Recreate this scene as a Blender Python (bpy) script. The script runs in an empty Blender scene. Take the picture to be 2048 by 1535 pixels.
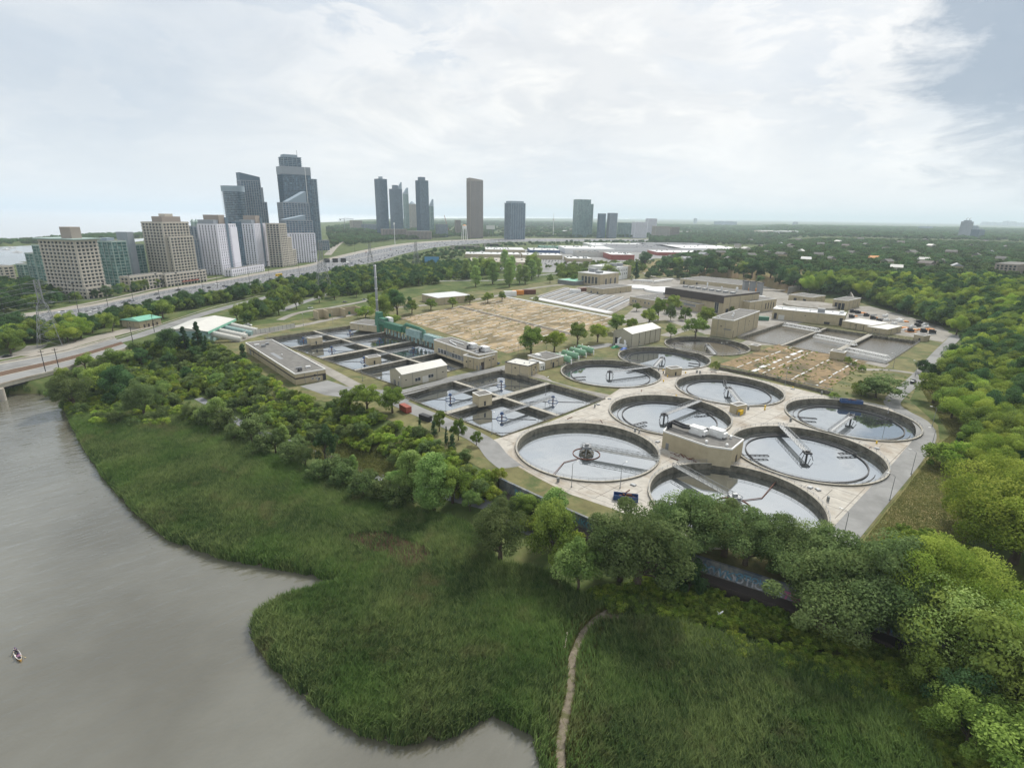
import bpy, math, random
import numpy as np
from mathutils import Vector, Matrix, geometry
R = math.radians
SC = bpy.context.scene
COL = SC.collection
random.seed(7)
rng = np.random.default_rng(7)

# ------------------------------------------------------------------ camera
PITCH, ROLL, CAMH, FPX = R(17.2), R(0.9), 80.0, 1090.0
cp, sp, cr, sr = math.cos(PITCH), math.sin(PITCH), math.cos(ROLL), math.sin(ROLL)
cam = bpy.data.cameras.new('camera')
cam.sensor_width = 36
cam.lens = FPX / 2048 * 36
cam.clip_start = 1
cam.clip_end = 200000
camo = bpy.data.objects.new('camera', cam)
COL.objects.link(camo)
R0, U0, F0 = Vector((1, 0, 0)), Vector((0, sp, cp)), Vector((0, cp, -sp))
rt, up = R0 * cr + U0 * sr, U0 * cr - R0 * sr
mw = Matrix(((rt.x, up.x, -F0.x, 0), (rt.y, up.y, -F0.y, 0), (rt.z, up.z, -F0.z, CAMH), (0, 0, 0, 1)))
camo.matrix_world = mw
SC.camera = camo
SC.view_settings.view_transform = 'Standard'
SC.view_settings.look = 'None'
SC.view_settings.exposure = 0.28
SC.view_settings.gamma = 1.0
SC.cycles.max_bounces = 8
SC.cycles.volume_bounces = 6
SC.cycles.transmission_bounces = 4
SC.cycles.glossy_bounces = 3
SC.cycles.diffuse_bounces = 3

# ------------------------------------------------------------------ sky: daylight behind broken cloud
SUN_AZ, SUN_EL = R(28), R(48)       # azimuth from +Y towards +X
world = bpy.data.worlds.new('World')
SC.world = world
world.use_nodes = True
nt = world.node_tree
nt.nodes.clear()
def N(t, kind, **kw):
    n = t.nodes.new(kind)
    for k, v in kw.items():
        if k.startswith('i_'):
            key = k[2:]
            key = int(key) if key.isdigit() else key.replace('_', ' ')
            n.inputs[key].default_value = v
        else:
            setattr(n, k, v)
    return n
def ramp(t, stops, fac=None, interp='LINEAR'):
    n = t.nodes.new('ShaderNodeValToRGB')
    n.color_ramp.interpolation = interp
    e = n.color_ramp.elements
    while len(e) < len(stops): e.new(0.5)
    for i, (p, c) in enumerate(stops):
        e[i].position = p
        e[i].color = (c, c, c, 1) if isinstance(c, (int, float)) else (*c, 1)
    if fac is not None: t.links.new(fac, n.inputs[0])
    return n
def math_(t, op, a, b=None, clamp=False):
    n = t.nodes.new('ShaderNodeMath'); n.operation = op; n.use_clamp = clamp
    for i, v in enumerate((a, b)):
        if v is None: continue
        if isinstance(v, (int, float)): n.inputs[i].default_value = v
        else: t.links.new(v, n.inputs[i])
    return n.outputs[0]
def mixc(t, fac, a, b, mode='MIX'):
    n = t.nodes.new('ShaderNodeMix'); n.data_type = 'RGBA'; n.blend_type = mode
    for i, v in ((0, fac), (6, a), (7, b)):
        if isinstance(v, (int, float)): n.inputs[i].default_value = v
        elif isinstance(v, tuple): n.inputs[i].default_value = (*v, 1)
        else: t.links.new(v, n.inputs[i])
    return n.outputs[2]
L = nt.links.new
sky = N(nt, 'ShaderNodeTexSky', sky_type='NISHITA', sun_disc=False, sun_elevation=SUN_EL, sun_rotation=SUN_AZ, air_density=1.0, dust_density=2.0)
skyb = N(nt, 'ShaderNodeVectorMath', operation='SCALE'); L(sky.outputs[0], skyb.inputs[0]); skyb.inputs[3].default_value = 0.06
tc = N(nt, 'ShaderNodeTexCoord')
sep = N(nt, 'ShaderNodeSeparateXYZ'); L(tc.outputs['Generated'], sep.inputs[0])
zz = math_(nt, 'MAXIMUM', sep.outputs[2], 0.0)
zp = math_(nt, 'ADD', zz, 0.30)
cx_ = math_(nt, 'DIVIDE', sep.outputs[0], zp); cy_ = math_(nt, 'DIVIDE', sep.outputs[1], zp)
cv = N(nt, 'ShaderNodeCombineXYZ'); L(cx_, cv.inputs[0]); L(cy_, cv.inputs[1]); L(math_(nt, 'MULTIPLY', zz, 3.2), cv.inputs[2])
def cloudnoise(scale, detail, rough, off, dist=0.0):
    mp = N(nt, 'ShaderNodeMapping'); mp.inputs['Location'].default_value = off; L(cv.outputs[0], mp.inputs[0])
    n = N(nt, 'ShaderNodeTexNoise', i_Scale=scale, i_Detail=detail, i_Roughness=rough, i_Distortion=dist); L(mp.outputs[0], n.inputs[0])
    return n.outputs[0]
n1 = cloudnoise(0.9, 9, 0.60, (2.3, 1.2, 0), 0.5)
n2 = cloudnoise(3.4, 12, 0.62, (5.3, 0.2, 3), 0.35)
n3 = cloudnoise(1.5, 10, 0.60, (3.1, 7.7, 8), 0.6)
def towards(px, py, lo, hi, warp=0.10):
    """soft patch of sky round the direction seen at this photograph pixel"""
    a_ = (px - 1024) / FPX; b_ = -(py - 767.5) / FPX
    X = cr * a_ - sr * b_; Y = sr * a_ + cr * b_; v = Vector((X, cp + Y * sp, -sp + Y * cp)).normalized()
    q = N(nt, 'ShaderNodeVectorMath', operation='DOT_PRODUCT'); L(tc.outputs['Generated'], q.inputs[0]); q.inputs[1].default_value = v
    w_ = math_(nt, 'ADD', q.outputs['Value'], math_(nt, 'MULTIPLY', math_(nt, 'SUBTRACT', n2, 0.5), warp))
    return ramp(nt, [(lo, 0.0), (hi, 1.0)], w_).outputs[0]
# brightness towards the veiled sun
sunv = Vector((math.sin(SUN_AZ) * math.cos(SUN_EL), math.cos(SUN_AZ) * math.cos(SUN_EL), math.sin(SUN_EL)))
dt = N(nt, 'ShaderNodeVectorMath', operation='DOT_PRODUCT'); L(tc.outputs['Generated'], dt.inputs[0]); dt.inputs[1].default_value = sunv
glow = ramp(nt, [(0.0, 0.0), (0.55, 0.15), (0.80, 0.6), (1.0, 1.0)], dt.outputs['Value'])
body = ramp(nt, [(0.38, (0.56, 0.64, 0.74)), (0.47, (0.70, 0.75, 0.80)), (0.53, (0.83, 0.85, 0.86)), (0.60, (0.93, 0.93, 0.91))], n1)
wisp = ramp(nt, [(0.49, 0.0), (0.56, 1.0)], n2)
c1 = mixc(nt, math_(nt, 'MULTIPLY', wisp.outputs[0], 0.7), body.outputs[0], (0.93, 0.93, 0.92))
c2 = mixc(nt, math_(nt, 'MULTIPLY', glow.outputs[0], 0.40), c1, (0.97, 0.96, 0.94))
dark = ramp(nt, [(0.46, 0.0), (0.60, 1.0)], n3)
c3 = mixc(nt, math_(nt, 'MULTIPLY', dark.outputs[0], 0.38), c2, (0.52, 0.58, 0.65))
c3 = mixc(nt, math_(nt, 'MULTIPLY', towards(1180, 270, 0.975, 0.998, 0.14), 0.42), c3, (0.46, 0.52, 0.60))
c3 = mixc(nt, math_(nt, 'MULTIPLY', towards(60, 190, 0.90, 0.985, 0.10), 0.55), c3, (0.58, 0.66, 0.75))
c3 = mixc(nt, math_(nt, 'MULTIPLY', towards(1500, 60, 0.88, 1.0, 0.22), 0.30), c3, (0.98, 0.97, 0.94))
c3 = mixc(nt, math_(nt, 'MULTIPLY', towards(2400, 20, 0.970, 0.984, 0.08), 0.80), c3, (0.26, 0.35, 0.46))
hz = ramp(nt, [(0.0, 1.0), (0.03, 0.8), (0.16, 0.0)], zz)
c4 = mixc(nt, math_(nt, 'MULTIPLY', hz.outputs[0], 0.75), c3, (0.90, 0.94, 0.97))
fin = mixc(nt, 0.90, skyb.outputs[0], c4)
bg = N(nt, 'ShaderNodeBackground', i_Strength=0.93); L(fin, bg.inputs[0])
wo = N(nt, 'ShaderNodeOutputWorld'); L(bg.outputs[0], wo.inputs[0])
sl = bpy.data.lights.new('sun', 'SUN'); sl.energy = 3.4; sl.angle = R(11); sl.color = (1.0, 0.96, 0.88)
so = bpy.data.objects.new('sun', sl); COL.objects.link(so)
so.rotation_euler = (-sunv).to_track_quat('-Z', 'Y').to_euler()

# ------------------------------------------------------------------ measuring: photograph pixel -> place on the ground, and heights
def pray(x, y):
    a = (x - 1024) / FPX; b = -(y - 767.5) / FPX
    X = cr * a - sr * b; Y = sr * a + cr * b
    return X, cp + Y * sp, -sp + Y * cp
def G(x, y, z=0.0):
    dx, dy, dz = pray(x, y); t = (z - CAMH) / dz
    return Vector((dx * t, dy * t))
def ztop(X, Y, y):
    yr = -(y - 767.5) / FPX
    return (yr * Y * cp + sr * X - cr * Y * sp) / (cr * cp + yr * sp) + CAMH
def depth(x, y, z=0.0):
    dx, dy, dz = pray(x, y); return (z - CAMH) / dz

# ------------------------------------------------------------------ mesh and object helpers
def tag(o, label=None, cat=None, group=None, kind=None):
    if label: o['label'] = label
    if cat: o['category'] = cat
    if group: o['group'] = group
    if kind: o['kind'] = kind
    return o
def empty(name, loc, rz=0.0, label=None, cat=None, group=None):
    o = bpy.data.objects.new(name, None); COL.objects.link(o)
    o.empty_display_size = 0.5
    o.location = loc; o.rotation_euler = (0, 0, rz)
    return tag(o, label, cat, group)
class MB:
    def __init__(s): s.v = []; s.f = []; s.m = []; s.cm = 0
    def quad(s, a, b, c, d): s.poly([a, b, c, d])
    def poly(s, pts):
        i = len(s.v); s.v += [tuple(p) for p in pts]; s.f.append(tuple(range(i, i + len(pts)))); s.m.append(s.cm)
    def box(s, x0, x1, y0, y1, z0, z1, M=None):
        P = [(x0, y0, z0), (x1, y0, z0), (x1, y1, z0), (x0, y1, z0), (x0, y0, z1), (x1, y0, z1), (x1, y1, z1), (x0, y1, z1)]
        if M is not None: P = [tuple(M @ Vector(p)) for p in P]
        i = len(s.v); s.v += P
        for f in ((0, 3, 2, 1), (4, 5, 6, 7), (0, 1, 5, 4), (1, 2, 6, 5), (2, 3, 7, 6), (3, 0, 4, 7)):
            s.f.append(tuple(i + k for k in f)); s.m.append(s.cm)
        return s
    def prism(s, pts, z0, z1, top=True, bottom=True):
        n = len(pts); i = len(s.v)
        a = sum(pts[k][0] * pts[(k + 1) % n][1] - pts[(k + 1) % n][0] * pts[k][1] for k in range(n))
        if a < 0: pts = list(pts)[::-1]
        zt_ = z1 if isinstance(z1, (list, tuple)) else [z1] * n
        if a < 0 and isinstance(z1, (list, tuple)): zt_ = list(zt_)[::-1]
        s.v += [(p[0], p[1], z0) for p in pts] + [(p[0], p[1], zt_[k]) for k, p in enumerate(pts)]
        for k in range(n):
            q = (k + 1) % n; s.f.append((i + k, i + q, i + n + q, i + n + k)); s.m.append(s.cm)
        if top: s.f.append(tuple(i + n + k for k in range(n))); s.m.append(s.cm)
        if bottom: s.f.append(tuple(i + n - 1 - k for k in range(n))); s.m.append(s.cm)
        return s
    def tube(s, a, b, r, r2=None, n=8, cap=True):
        a = Vector(a); b = Vector(b); r2 = r if r2 is None else r2
        d = (b - a).normalized(); u = d.orthogonal().normalized(); w = d.cross(u)
        i = len(s.v)
        for P, rr in ((a, r), (b, r2)):
            for k in range(n):
                t = 2 * math.pi * k / n; s.v.append(tuple(P + u * (rr * math.cos(t)) + w * (rr * math.sin(t))))
        for k in range(n):
            q = (k + 1) % n; s.f.append((i + k, i + q, i + n + q, i + n + k)); s.m.append(s.cm)
        if cap:
            s.f.append(tuple(i + n - 1 - k for k in range(n))); s.m.append(s.cm)
            s.f.append(tuple(i + n + k for k in range(n))); s.m.append(s.cm)
        return s
    def path(s, pts, r, n=6):
        for a, b in zip(pts, pts[1:]): s.tube(a, b, r, n=n)
        return s
    def ring(s, cx, cy, r0, r1, z0, z1, n=64, a0=0.0, a1=2 * math.pi):
        i = len(s.v); full = abs(a1 - a0 - 2 * math.pi) < 1e-6
        m = n if full else n + 1
        for k in range(m):
            t = a0 + (a1 - a0) * k / n; c, q = math.cos(t), math.sin(t)
            s.v += [(cx + r0 * c, cy + r0 * q, z0), (cx + r1 * c, cy + r1 * q, z0), (cx + r1 * c, cy + r1 * q, z1), (cx + r0 * c, cy + r0 * q, z1)]
        for k in range(n):
            a = i + 4 * k; b = i + 4 * ((k + 1) % m)
            for u, w in ((0, 1), (1, 2), (2, 3), (3, 0)):
                s.f.append((a + u, a + w, b + w, b + u)[::-1]); s.m.append(s.cm)
        if not full:
            s.f.append((i, i + 1, i + 2, i + 3)); s.m.append(s.cm); b = i + 4 * n; s.f.append((b + 3, b + 2, b + 1, b)); s.m.append(s.cm)
        return s
    def disc(s, cx, cy, r, z, n=64):
        s.poly([(cx + r * math.cos(2 * math.pi * k / n), cy + r * math.sin(2 * math.pi * k / n), z) for k in range(n)]); return s
    def sphere(s, c, r, n=8, m=6, sq=(1, 1, 1)):
        i = len(s.v)
        for j in range(m + 1):
            ph = math.pi * j / m
            for k in range(n):
                t = 2 * math.pi * k / n
                s.v.append((c[0] + sq[0] * r * math.sin(ph) * math.cos(t), c[1] + sq[1] * r * math.sin(ph) * math.sin(t), c[2] + sq[2] * r * math.cos(ph)))
        for j in range(m):
            for k in range(n):
                q = (k + 1) % n; s.f.append((i + j * n + k, i + (j + 1) * n + k, i + (j + 1) * n + q, i + j * n + q)); s.m.append(s.cm)
        return s
    def mesh(s, name, mats, smooth=False):
        me = bpy.data.meshes.new(name); me.from_pydata(s.v, [], s.f)
        mats = mats if isinstance(mats, (list, tuple)) else [mats]
        for m in mats: me.materials.append(m)
        if len(mats) > 1: me.polygons.foreach_set('material_index', s.m)
        if smooth: me.polygons.foreach_set('use_smooth', [True] * len(s.f))
        me.update(); return me
    def build(s, name, mats, parent=None, smooth=False, loc=None, rz=0.0):
        o = bpy.data.objects.new(name, s.mesh(name, mats, smooth)); COL.objects.link(o)
        if parent is not None: o.parent = parent
        if loc is not None: o.location = loc
        if rz: o.rotation_euler = (0, 0, rz)
        return o
def np_mesh(name, V, F, mats, attr=None, smooth=False):
    """V (n,3), F (m,k) with k = 3 or 4; attr: (name, per-vertex rgb)"""
    me = bpy.data.meshes.new(name); k = F.shape[1]
    me.vertices.add(len(V)); me.vertices.foreach_set('co', V.astype(np.float32).ravel())
    me.loops.add(F.size); me.loops.foreach_set('vertex_index', F.astype(np.int32).ravel())
    me.polygons.add(len(F)); me.polygons.foreach_set('loop_start', np.arange(0, F.size, k, dtype=np.int32))
    me.polygons.foreach_set('loop_total', np.full(len(F), k, dtype=np.int32))
    if smooth: me.polygons.foreach_set('use_smooth', np.ones(len(F), bool))
    for m in (mats if isinstance(mats, (list, tuple)) else [mats]): me.materials.append(m)
    me.update(calc_edges=True)
    if attr:
        a = me.color_attributes.new(attr[0], 'FLOAT_COLOR', 'POINT')
        c = np.ones((len(V), 4), np.float32); c[:, :3] = attr[1]; a.data.foreach_set('color', c.ravel())
    return me
def link(name, me, parent=None, loc=(0, 0, 0), rz=0.0, sc=None):
    o = bpy.data.objects.new(name, me); COL.objects.link(o); o.location = loc
    if rz: o.rotation_euler = (0, 0, rz)
    if sc is not None: o.scale = (sc, sc, sc) if isinstance(sc, (int, float)) else sc
    if parent is not None: o.parent = parent
    return o
def copy_tree(o, parent=None):
    c = o.copy(); COL.objects.link(c)
    if parent is not None: c.parent = parent
    for ch in o.children: copy_tree(ch, c)
    return c

# ------------------------------------------------------------------ materials
def mat(name, col, rough=0.8, noise=None, metal=0.0, spec=0.3, bump=0.0, coord='Object', stain=None):
    """plain paint/concrete/etc. noise = (scale, amount) mottling; stain = (colour, scale, low, high)"""
    m = bpy.data.materials.new(name); m.use_nodes = True; t = m.node_tree
    b = t.nodes['Principled BSDF']; b.inputs['Roughness'].default_value = rough; b.inputs['Metallic'].default_value = metal
    b.inputs['Specular IOR Level'].default_value = spec
    b.inputs['Base Color'].default_value = (*col, 1)
    if noise or stain:
        tcn = N(t, 'ShaderNodeTexCoord'); c = None
        nz = N(t, 'ShaderNodeTexNoise', i_Scale=(noise or (0.3, .2))[0], i_Detail=6.0, i_Roughness=0.65); t.links.new(tcn.outputs[coord], nz.inputs[0])
        amt = (noise or (0.3, 0.0))[1]
        rp = ramp(t, [(0.3, tuple(v * (1 - amt) for v in col)), (0.7, tuple(min(1, v * (1 + amt)) for v in col))], nz.outputs[0])
        c = rp.outputs[0]
        if stain:
            n2_ = N(t, 'ShaderNodeTexNoise', i_Scale=stain[1], i_Detail=8.0, i_Roughness=0.7, i_Distortion=0.6); t.links.new(tcn.outputs[coord], n2_.inputs[0])
            r2 = ramp(t, [(stain[2], 0.0), (stain[3], 1.0)], n2_.outputs[0])
            c = mixc(t, r2.outputs[0], c, stain[0])
        t.links.new(c, b.inputs['Base Color'])
        if bump:
            bp = N(t, 'ShaderNodeBump', i_Strength=bump, i_Distance=0.1); t.links.new(nz.outputs[0], bp.inputs['Height']); t.links.new(bp.outputs[0], b.inputs['Normal'])
    return m
BEI = (0.42, 0.36, 0.245)
M = dict(
    beige=mat('beige_brick', BEI, 0.85, (0.35, 0.12), stain=((0.30, 0.25, 0.17), 0.25, 0.60, 0.80)),
    beige2=mat('pale_beige_siding', (0.40, 0.37, 0.29), 0.7, (0.3, 0.06)),
    trim=mat('white_trim', (0.72, 0.71, 0.68), 0.6),
    roofgrey=mat('gravel_roof', (0.16, 0.155, 0.145), 0.95, (0.4, 0.22), stain=((0.24, 0.235, 0.22), 0.12, 0.55, 0.7)),
    roofwhite=mat('white_membrane_roof', (0.55, 0.56, 0.56), 0.6, (0.15, 0.08), stain=((0.48, 0.47, 0.45), 0.15, 0.55, 0.75)),
    rooflight=mat('pale_metal_roof', (0.55, 0.54, 0.50), 0.5, (0.2, 0.06)),
    dark=mat('dark_steel', (0.035, 0.036, 0.04), 0.6),
    steel=mat('galvanised_steel', (0.27, 0.28, 0.29), 0.5, metal=0.3),
    rail=mat('railing_steel', (0.25, 0.26, 0.27), 0.5, metal=0.3),
    brown=mat('brown_fascia', (0.07, 0.058, 0.052), 0.7, (0.5, 0.1)),
    door=mat('grey_door', (0.20, 0.21, 0.21), 0.6),
    glass=mat('window_glass', (0.03, 0.04, 0.05), 0.12, spec=0.8),
    conc=mat('concrete', (0.42, 0.395, 0.35), 0.9, (0.35, 0.18), stain=((0.27, 0.22, 0.165), 0.045, 0.47, 0.66)),
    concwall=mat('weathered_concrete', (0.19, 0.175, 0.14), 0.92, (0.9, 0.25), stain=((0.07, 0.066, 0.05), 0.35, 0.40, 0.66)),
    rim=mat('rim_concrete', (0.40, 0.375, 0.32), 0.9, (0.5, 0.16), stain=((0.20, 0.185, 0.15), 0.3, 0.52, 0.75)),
    asphalt=mat('asphalt', (0.25, 0.25, 0.245), 0.9, (0.1, 0.12), stain=((0.17, 0.17, 0.165), 0.05, 0.45, 0.65)),
    hwy=mat('highway_asphalt', (0.15, 0.155, 0.165), 0.9, (0.05, 0.1)),
    shoulder=mat('pale_shoulder', (0.30, 0.275, 0.24), 0.9, (0.08, 0.15)),
    path=mat('path_asphalt', (0.19, 0.195, 0.21), 0.9, (0.3, 0.12)),
    dirt=mat('brown_dirt', (0.17, 0.135, 0.10), 1.0, (0.4, 0.3)),
    gravel=mat('grey_gravel', (0.27, 0.255, 0.23), 1.0, (0.12, 0.25), stain=((0.19, 0.17, 0.14), 0.05, 0.5, 0.65)),
    grassdry=mat('dry_grass', (0.155, 0.145, 0.065), 1.0, (0.12, 0.35), stain=((0.075, 0.10, 0.035), 0.09, 0.48, 0.62)),
    straw=mat('straw_coloured_bed', (0.345, 0.265, 0.165), 1.0, (0.16, 0.35), stain=((0.155, 0.125, 0.07), 0.05, 0.44, 0.60)),
    bed=mat('weedy_bed', (0.23, 0.165, 0.09), 1.0, (0.3, 0.4), stain=((0.10, 0.085, 0.05), 0.07, 0.48, 0.60)),
    greenp=mat('green_paint', (0.055, 0.17, 0.11), 0.55, (0.8, 0.2)),
    vessel=mat('pale_green_paint', (0.20, 0.36, 0.235), 0.5, (0.5, 0.08)),
    mintp=mat('faded_mint_paint', (0.25, 0.36, 0.35), 0.6, (0.7, 0.2)),
    mint=mat('mint_trim', (0.18, 0.42, 0.31), 0.6),
    white=mat('white_paint', (0.75, 0.75, 0.74), 0.45),
    black=mat('black_rubber', (0.02, 0.02, 0.02), 0.8),
    blue=mat('blue_paint', (0.04, 0.085, 0.20), 0.6, (0.8, 0.2)),
    red=mat('faded_red_paint', (0.32, 0.085, 0.06), 0.6, (0.6, 0.15)),
    orange=mat('orange_paint', (0.62, 0.24, 0.04), 0.6),
    yellow=mat('yellow_paint', (0.68, 0.44, 0.02), 0.6),
    wood=mat('weathered_wood', (0.17, 0.13, 0.09), 0.9, (1.5, 0.2)),
    bark=mat('bark', (0.10, 0.08, 0.06), 0.95, (1.5, 0.25)),
    rust=mat('rusty_steel', (0.14, 0.06, 0.04), 0.9, (0.9, 0.3)),
)
def far_rough(t, tcn, g, rough):   # open lake: wind waves, rougher than the sheltered river
    sx_ = N(t, 'ShaderNodeSeparateXYZ'); t.links.new(tcn.outputs['Object'], sx_.inputs[0]); mr_ = N(t, 'ShaderNodeMapRange'); t.links.new(sx_.outputs[1], mr_.inputs[0])
    mr_.inputs[1].default_value = 500; mr_.inputs[2].default_value = 1600; mr_.inputs[3].default_value = rough; mr_.inputs[4].default_value = 0.42; t.links.new(mr_.outputs[0], g.inputs['Roughness'])
def water_mat(name, deep, rough, refl, bscale, bstr, murk=None, stretch=(1, 1, 1)):
    m = bpy.data.materials.new(name); m.use_nodes = True; t = m.node_tree; t.nodes.clear()
    tcn = N(t, 'ShaderNodeTexCoord'); mp = N(t, 'ShaderNodeMapping', vector_type='TEXTURE'); mp.inputs['Scale'].default_value = tuple(1 / v for v in stretch); mp.inputs['Rotation'].default_value = (0, 0, R(42))
    t.links.new(tcn.outputs['Object'], mp.inputs[0])
    nz = N(t, 'ShaderNodeTexNoise', i_Scale=bscale, i_Detail=4.0, i_Roughness=0.55); t.links.new(mp.outputs[0], nz.inputs[0])
    bp = N(t, 'ShaderNodeBump', i_Strength=bstr, i_Distance=1.0); t.links.new(nz.outputs[0], bp.inputs['Height'])
    col = None
    if murk:
        n2_ = N(t, 'ShaderNodeTexNoise', i_Scale=0.016, i_Detail=5.0); t.links.new(tcn.outputs['Object'], n2_.inputs[0])
        col = ramp(t, [(0.38, deep), (0.56, murk)], n2_.outputs[0]).outputs[0]
    d = N(t, 'ShaderNodeBsdfDiffuse'); d.inputs[0].default_value = (*deep, 1)
    if col is not None: t.links.new(col, d.inputs[0])
    g = N(t, 'ShaderNodeBsdfGlossy'); g.inputs['Roughness'].default_value = rough; far_rough(t, tcn, g, rough) if murk else None; t.links.new(bp.outputs[0], g.inputs['Normal']); g.inputs[0].default_value = (0.95, 0.98, 1.0, 1)
    fr = N(t, 'ShaderNodeFresnel', i_IOR=refl); t.links.new(bp.outputs[0], fr.inputs['Normal']); fac = fr.outputs[0]
    if not murk:      # thin scum drifting on the tanks
        gq = N(t, 'ShaderNodeNewGeometry'); ns_ = N(t, 'ShaderNodeTexNoise', i_Scale=0.11, i_Detail=9.0, i_Roughness=0.68, i_Distortion=1.2); t.links.new(gq.outputs['Position'], ns_.inputs[0])
        sc_ = ramp(t, [(0.50, 0.0), (0.66, 1.0)], ns_.outputs[0]).outputs[0]
        rr_ = N(t, 'ShaderNodeMapRange'); t.links.new(sc_, rr_.inputs[0]); rr_.inputs[3].default_value = rough; rr_.inputs[4].default_value = rough + 0.03; t.links.new(rr_.outputs[0], g.inputs['Roughness'])
        fac = math_(t, 'MULTIPLY', fac, math_(t, 'SUBTRACT', 1.0, math_(t, 'MULTIPLY', sc_, 0.07)))
    mx = N(t, 'ShaderNodeMixShader'); t.links.new(fac, mx.inputs[0]); t.links.new(d.outputs[0], mx.inputs[1]); t.links.new(g.outputs[0], mx.inputs[2])
    o = N(t, 'ShaderNodeOutputMaterial'); t.links.new(mx.outputs[0], o.inputs[0])
    return m
M['river'] = water_mat('river_water', (0.098, 0.091, 0.068), 0.08, 1.85, 0.22, 0.50, (0.152, 0.147, 0.120), (0.5, 1.3, 1))
M['tankwater'] = water_mat('tank_water', (0.045, 0.052, 0.055), 0.02, 12.0, 0.06, 0.008)
M['muddy'] = water_mat('muddy_tank_water', (0.12, 0.10, 0.07), 0.12, 2.4, 0.8, 0.25)

def leaf_mat(name, lo, hi, var=0.25, dead=None):
    m = bpy.data.materials.new(name); m.use_nodes = True; t = m.node_tree; t.nodes.clear()
    at = N(t, 'ShaderNodeAttribute', attribute_name='tint'); oi = N(t, 'ShaderNodeObjectInfo')
    sepa = N(t, 'ShaderNodeSeparateColor'); t.links.new(at.outputs['Color'], sepa.inputs[0])
    c = mixc(t, sepa.outputs[0], lo, hi)
    if dead:      # patches of dry stalks, set by place
        gp_ = N(t, 'ShaderNodeNewGeometry'); na_ = N(t, 'ShaderNodeTexNoise', i_Scale=0.075, i_Detail=7.0, i_Roughness=0.72); t.links.new(gp_.outputs['Position'], na_.inputs[0])
        c = mixc(t, ramp(t, [(0.54, 0.0), (0.68, 0.55)], na_.outputs[0]).outputs[0], c, dead[0])
        nb_ = N(t, 'ShaderNodeTexNoise', i_Scale=0.03, i_Detail=5.0, i_Roughness=0.6); mp_ = N(t, 'ShaderNodeMapping'); mp_.inputs['Location'].default_value = (40, 11, 0); t.links.new(gp_.outputs['Position'], mp_.inputs[0]); t.links.new(mp_.outputs[0], nb_.inputs[0])
        c = mixc(t, ramp(t, [(0.47, 0.0), (0.60, 0.45)], nb_.outputs[0]).outputs[0], c, dead[1])
    hs = N(t, 'ShaderNodeHueSaturation'); t.links.new(c, hs.inputs['Color'])
    mr = N(t, 'ShaderNodeMapRange'); t.links.new(oi.outputs['Random'], mr.inputs[0]); mr.inputs[3].default_value = 1 - var; mr.inputs[4].default_value = 1 + var
    t.links.new(mr.outputs[0], hs.inputs['Value'])
    m2 = math_(t, 'MULTIPLY', oi.outputs['Random'], 7.31); m3 = math_(t, 'FRACT', m2)
    mr2 = N(t, 'ShaderNodeMapRange'); t.links.new(m3, mr2.inputs[0]); mr2.inputs[3].default_value = 0.488; mr2.inputs[4].default_value = 0.515
    t.links.new(mr2.outputs[0], hs.inputs['Hue'])
    d = N(t, 'ShaderNodeBsdfDiffuse'); t.links.new(hs.outputs[0], d.inputs[0])
    tr = N(t, 'ShaderNodeBsdfTranslucent'); t.links.new(hs.outputs[0], tr.inputs[0])
    mx = N(t, 'ShaderNodeMixShader'); mx.inputs[0].default_value = 0.40; t.links.new(d.outputs[0], mx.inputs[1]); t.links.new(tr.outputs[0], mx.inputs[2])
    o = N(t, 'ShaderNodeOutputMaterial'); t.links.new(mx.outputs[0], o.inputs[0])
    return m
LM = dict(
    willow=leaf_mat('willow_leaves', (0.095, 0.145, 0.052), (0.240, 0.305, 0.120)),
    bright=leaf_mat('bright_leaves', (0.174, 0.275, 0.043), (0.420, 0.500, 0.102)),
    mid=leaf_mat('green_leaves', (0.115, 0.175, 0.040), (0.300, 0.385, 0.092)),
    far=leaf_mat('distant_leaves', (0.060, 0.098, 0.038), (0.145, 0.205, 0.075)),
    darkt=leaf_mat('dark_leaves', (0.058, 0.116, 0.049), (0.138, 0.232, 0.090)),
    conifer=leaf_mat('conifer_needles', (0.051, 0.102, 0.051), (0.109, 0.189, 0.087)),
    poplar=leaf_mat('poplar_leaves', (0.181, 0.283, 0.080), (0.377, 0.500, 0.167)),
    reed=leaf_mat('reed_blades', (0.072, 0.115, 0.042), (0.265, 0.318, 0.118), dead=((0.235, 0.185, 0.105), (0.125, 0.225, 0.050))),
)
# ------------------------------------------------------------------ terrain
def px_poly(pts, z=0.0): return np.array([tuple(G(x, y, z)) for x, y in pts])
def sdf(P, poly):
    """signed distance, positive inside"""
    P = np.atleast_2d(P); d = np.full(len(P), 1e18); inside = np.zeros(len(P), bool)
    for a, b in zip(poly, np.roll(poly, -1, 0)):
        ab = b - a; t = np.clip(((P - a) @ ab) / max(1e-9, ab @ ab), 0, 1)
        q = P - (a + t[:, None] * ab); d = np.minimum(d, (q * q).sum(1))
        c = (a[1] > P[:, 1]) != (b[1] > P[:, 1])
        with np.errstate(divide='ignore', invalid='ignore'):
            xi = (b[0] - a[0]) * (P[:, 1] - a[1]) / (b[1] - a[1]) + a[0]
        inside ^= c & (P[:, 0] < xi)
    d = np.sqrt(d); return np.where(inside, d, -d)
def sstep(t): t = np.clip(t, 0, 1); return t * t * (3 - 2 * t)
MARSH, WATER = -6.4, -7.0
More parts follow.
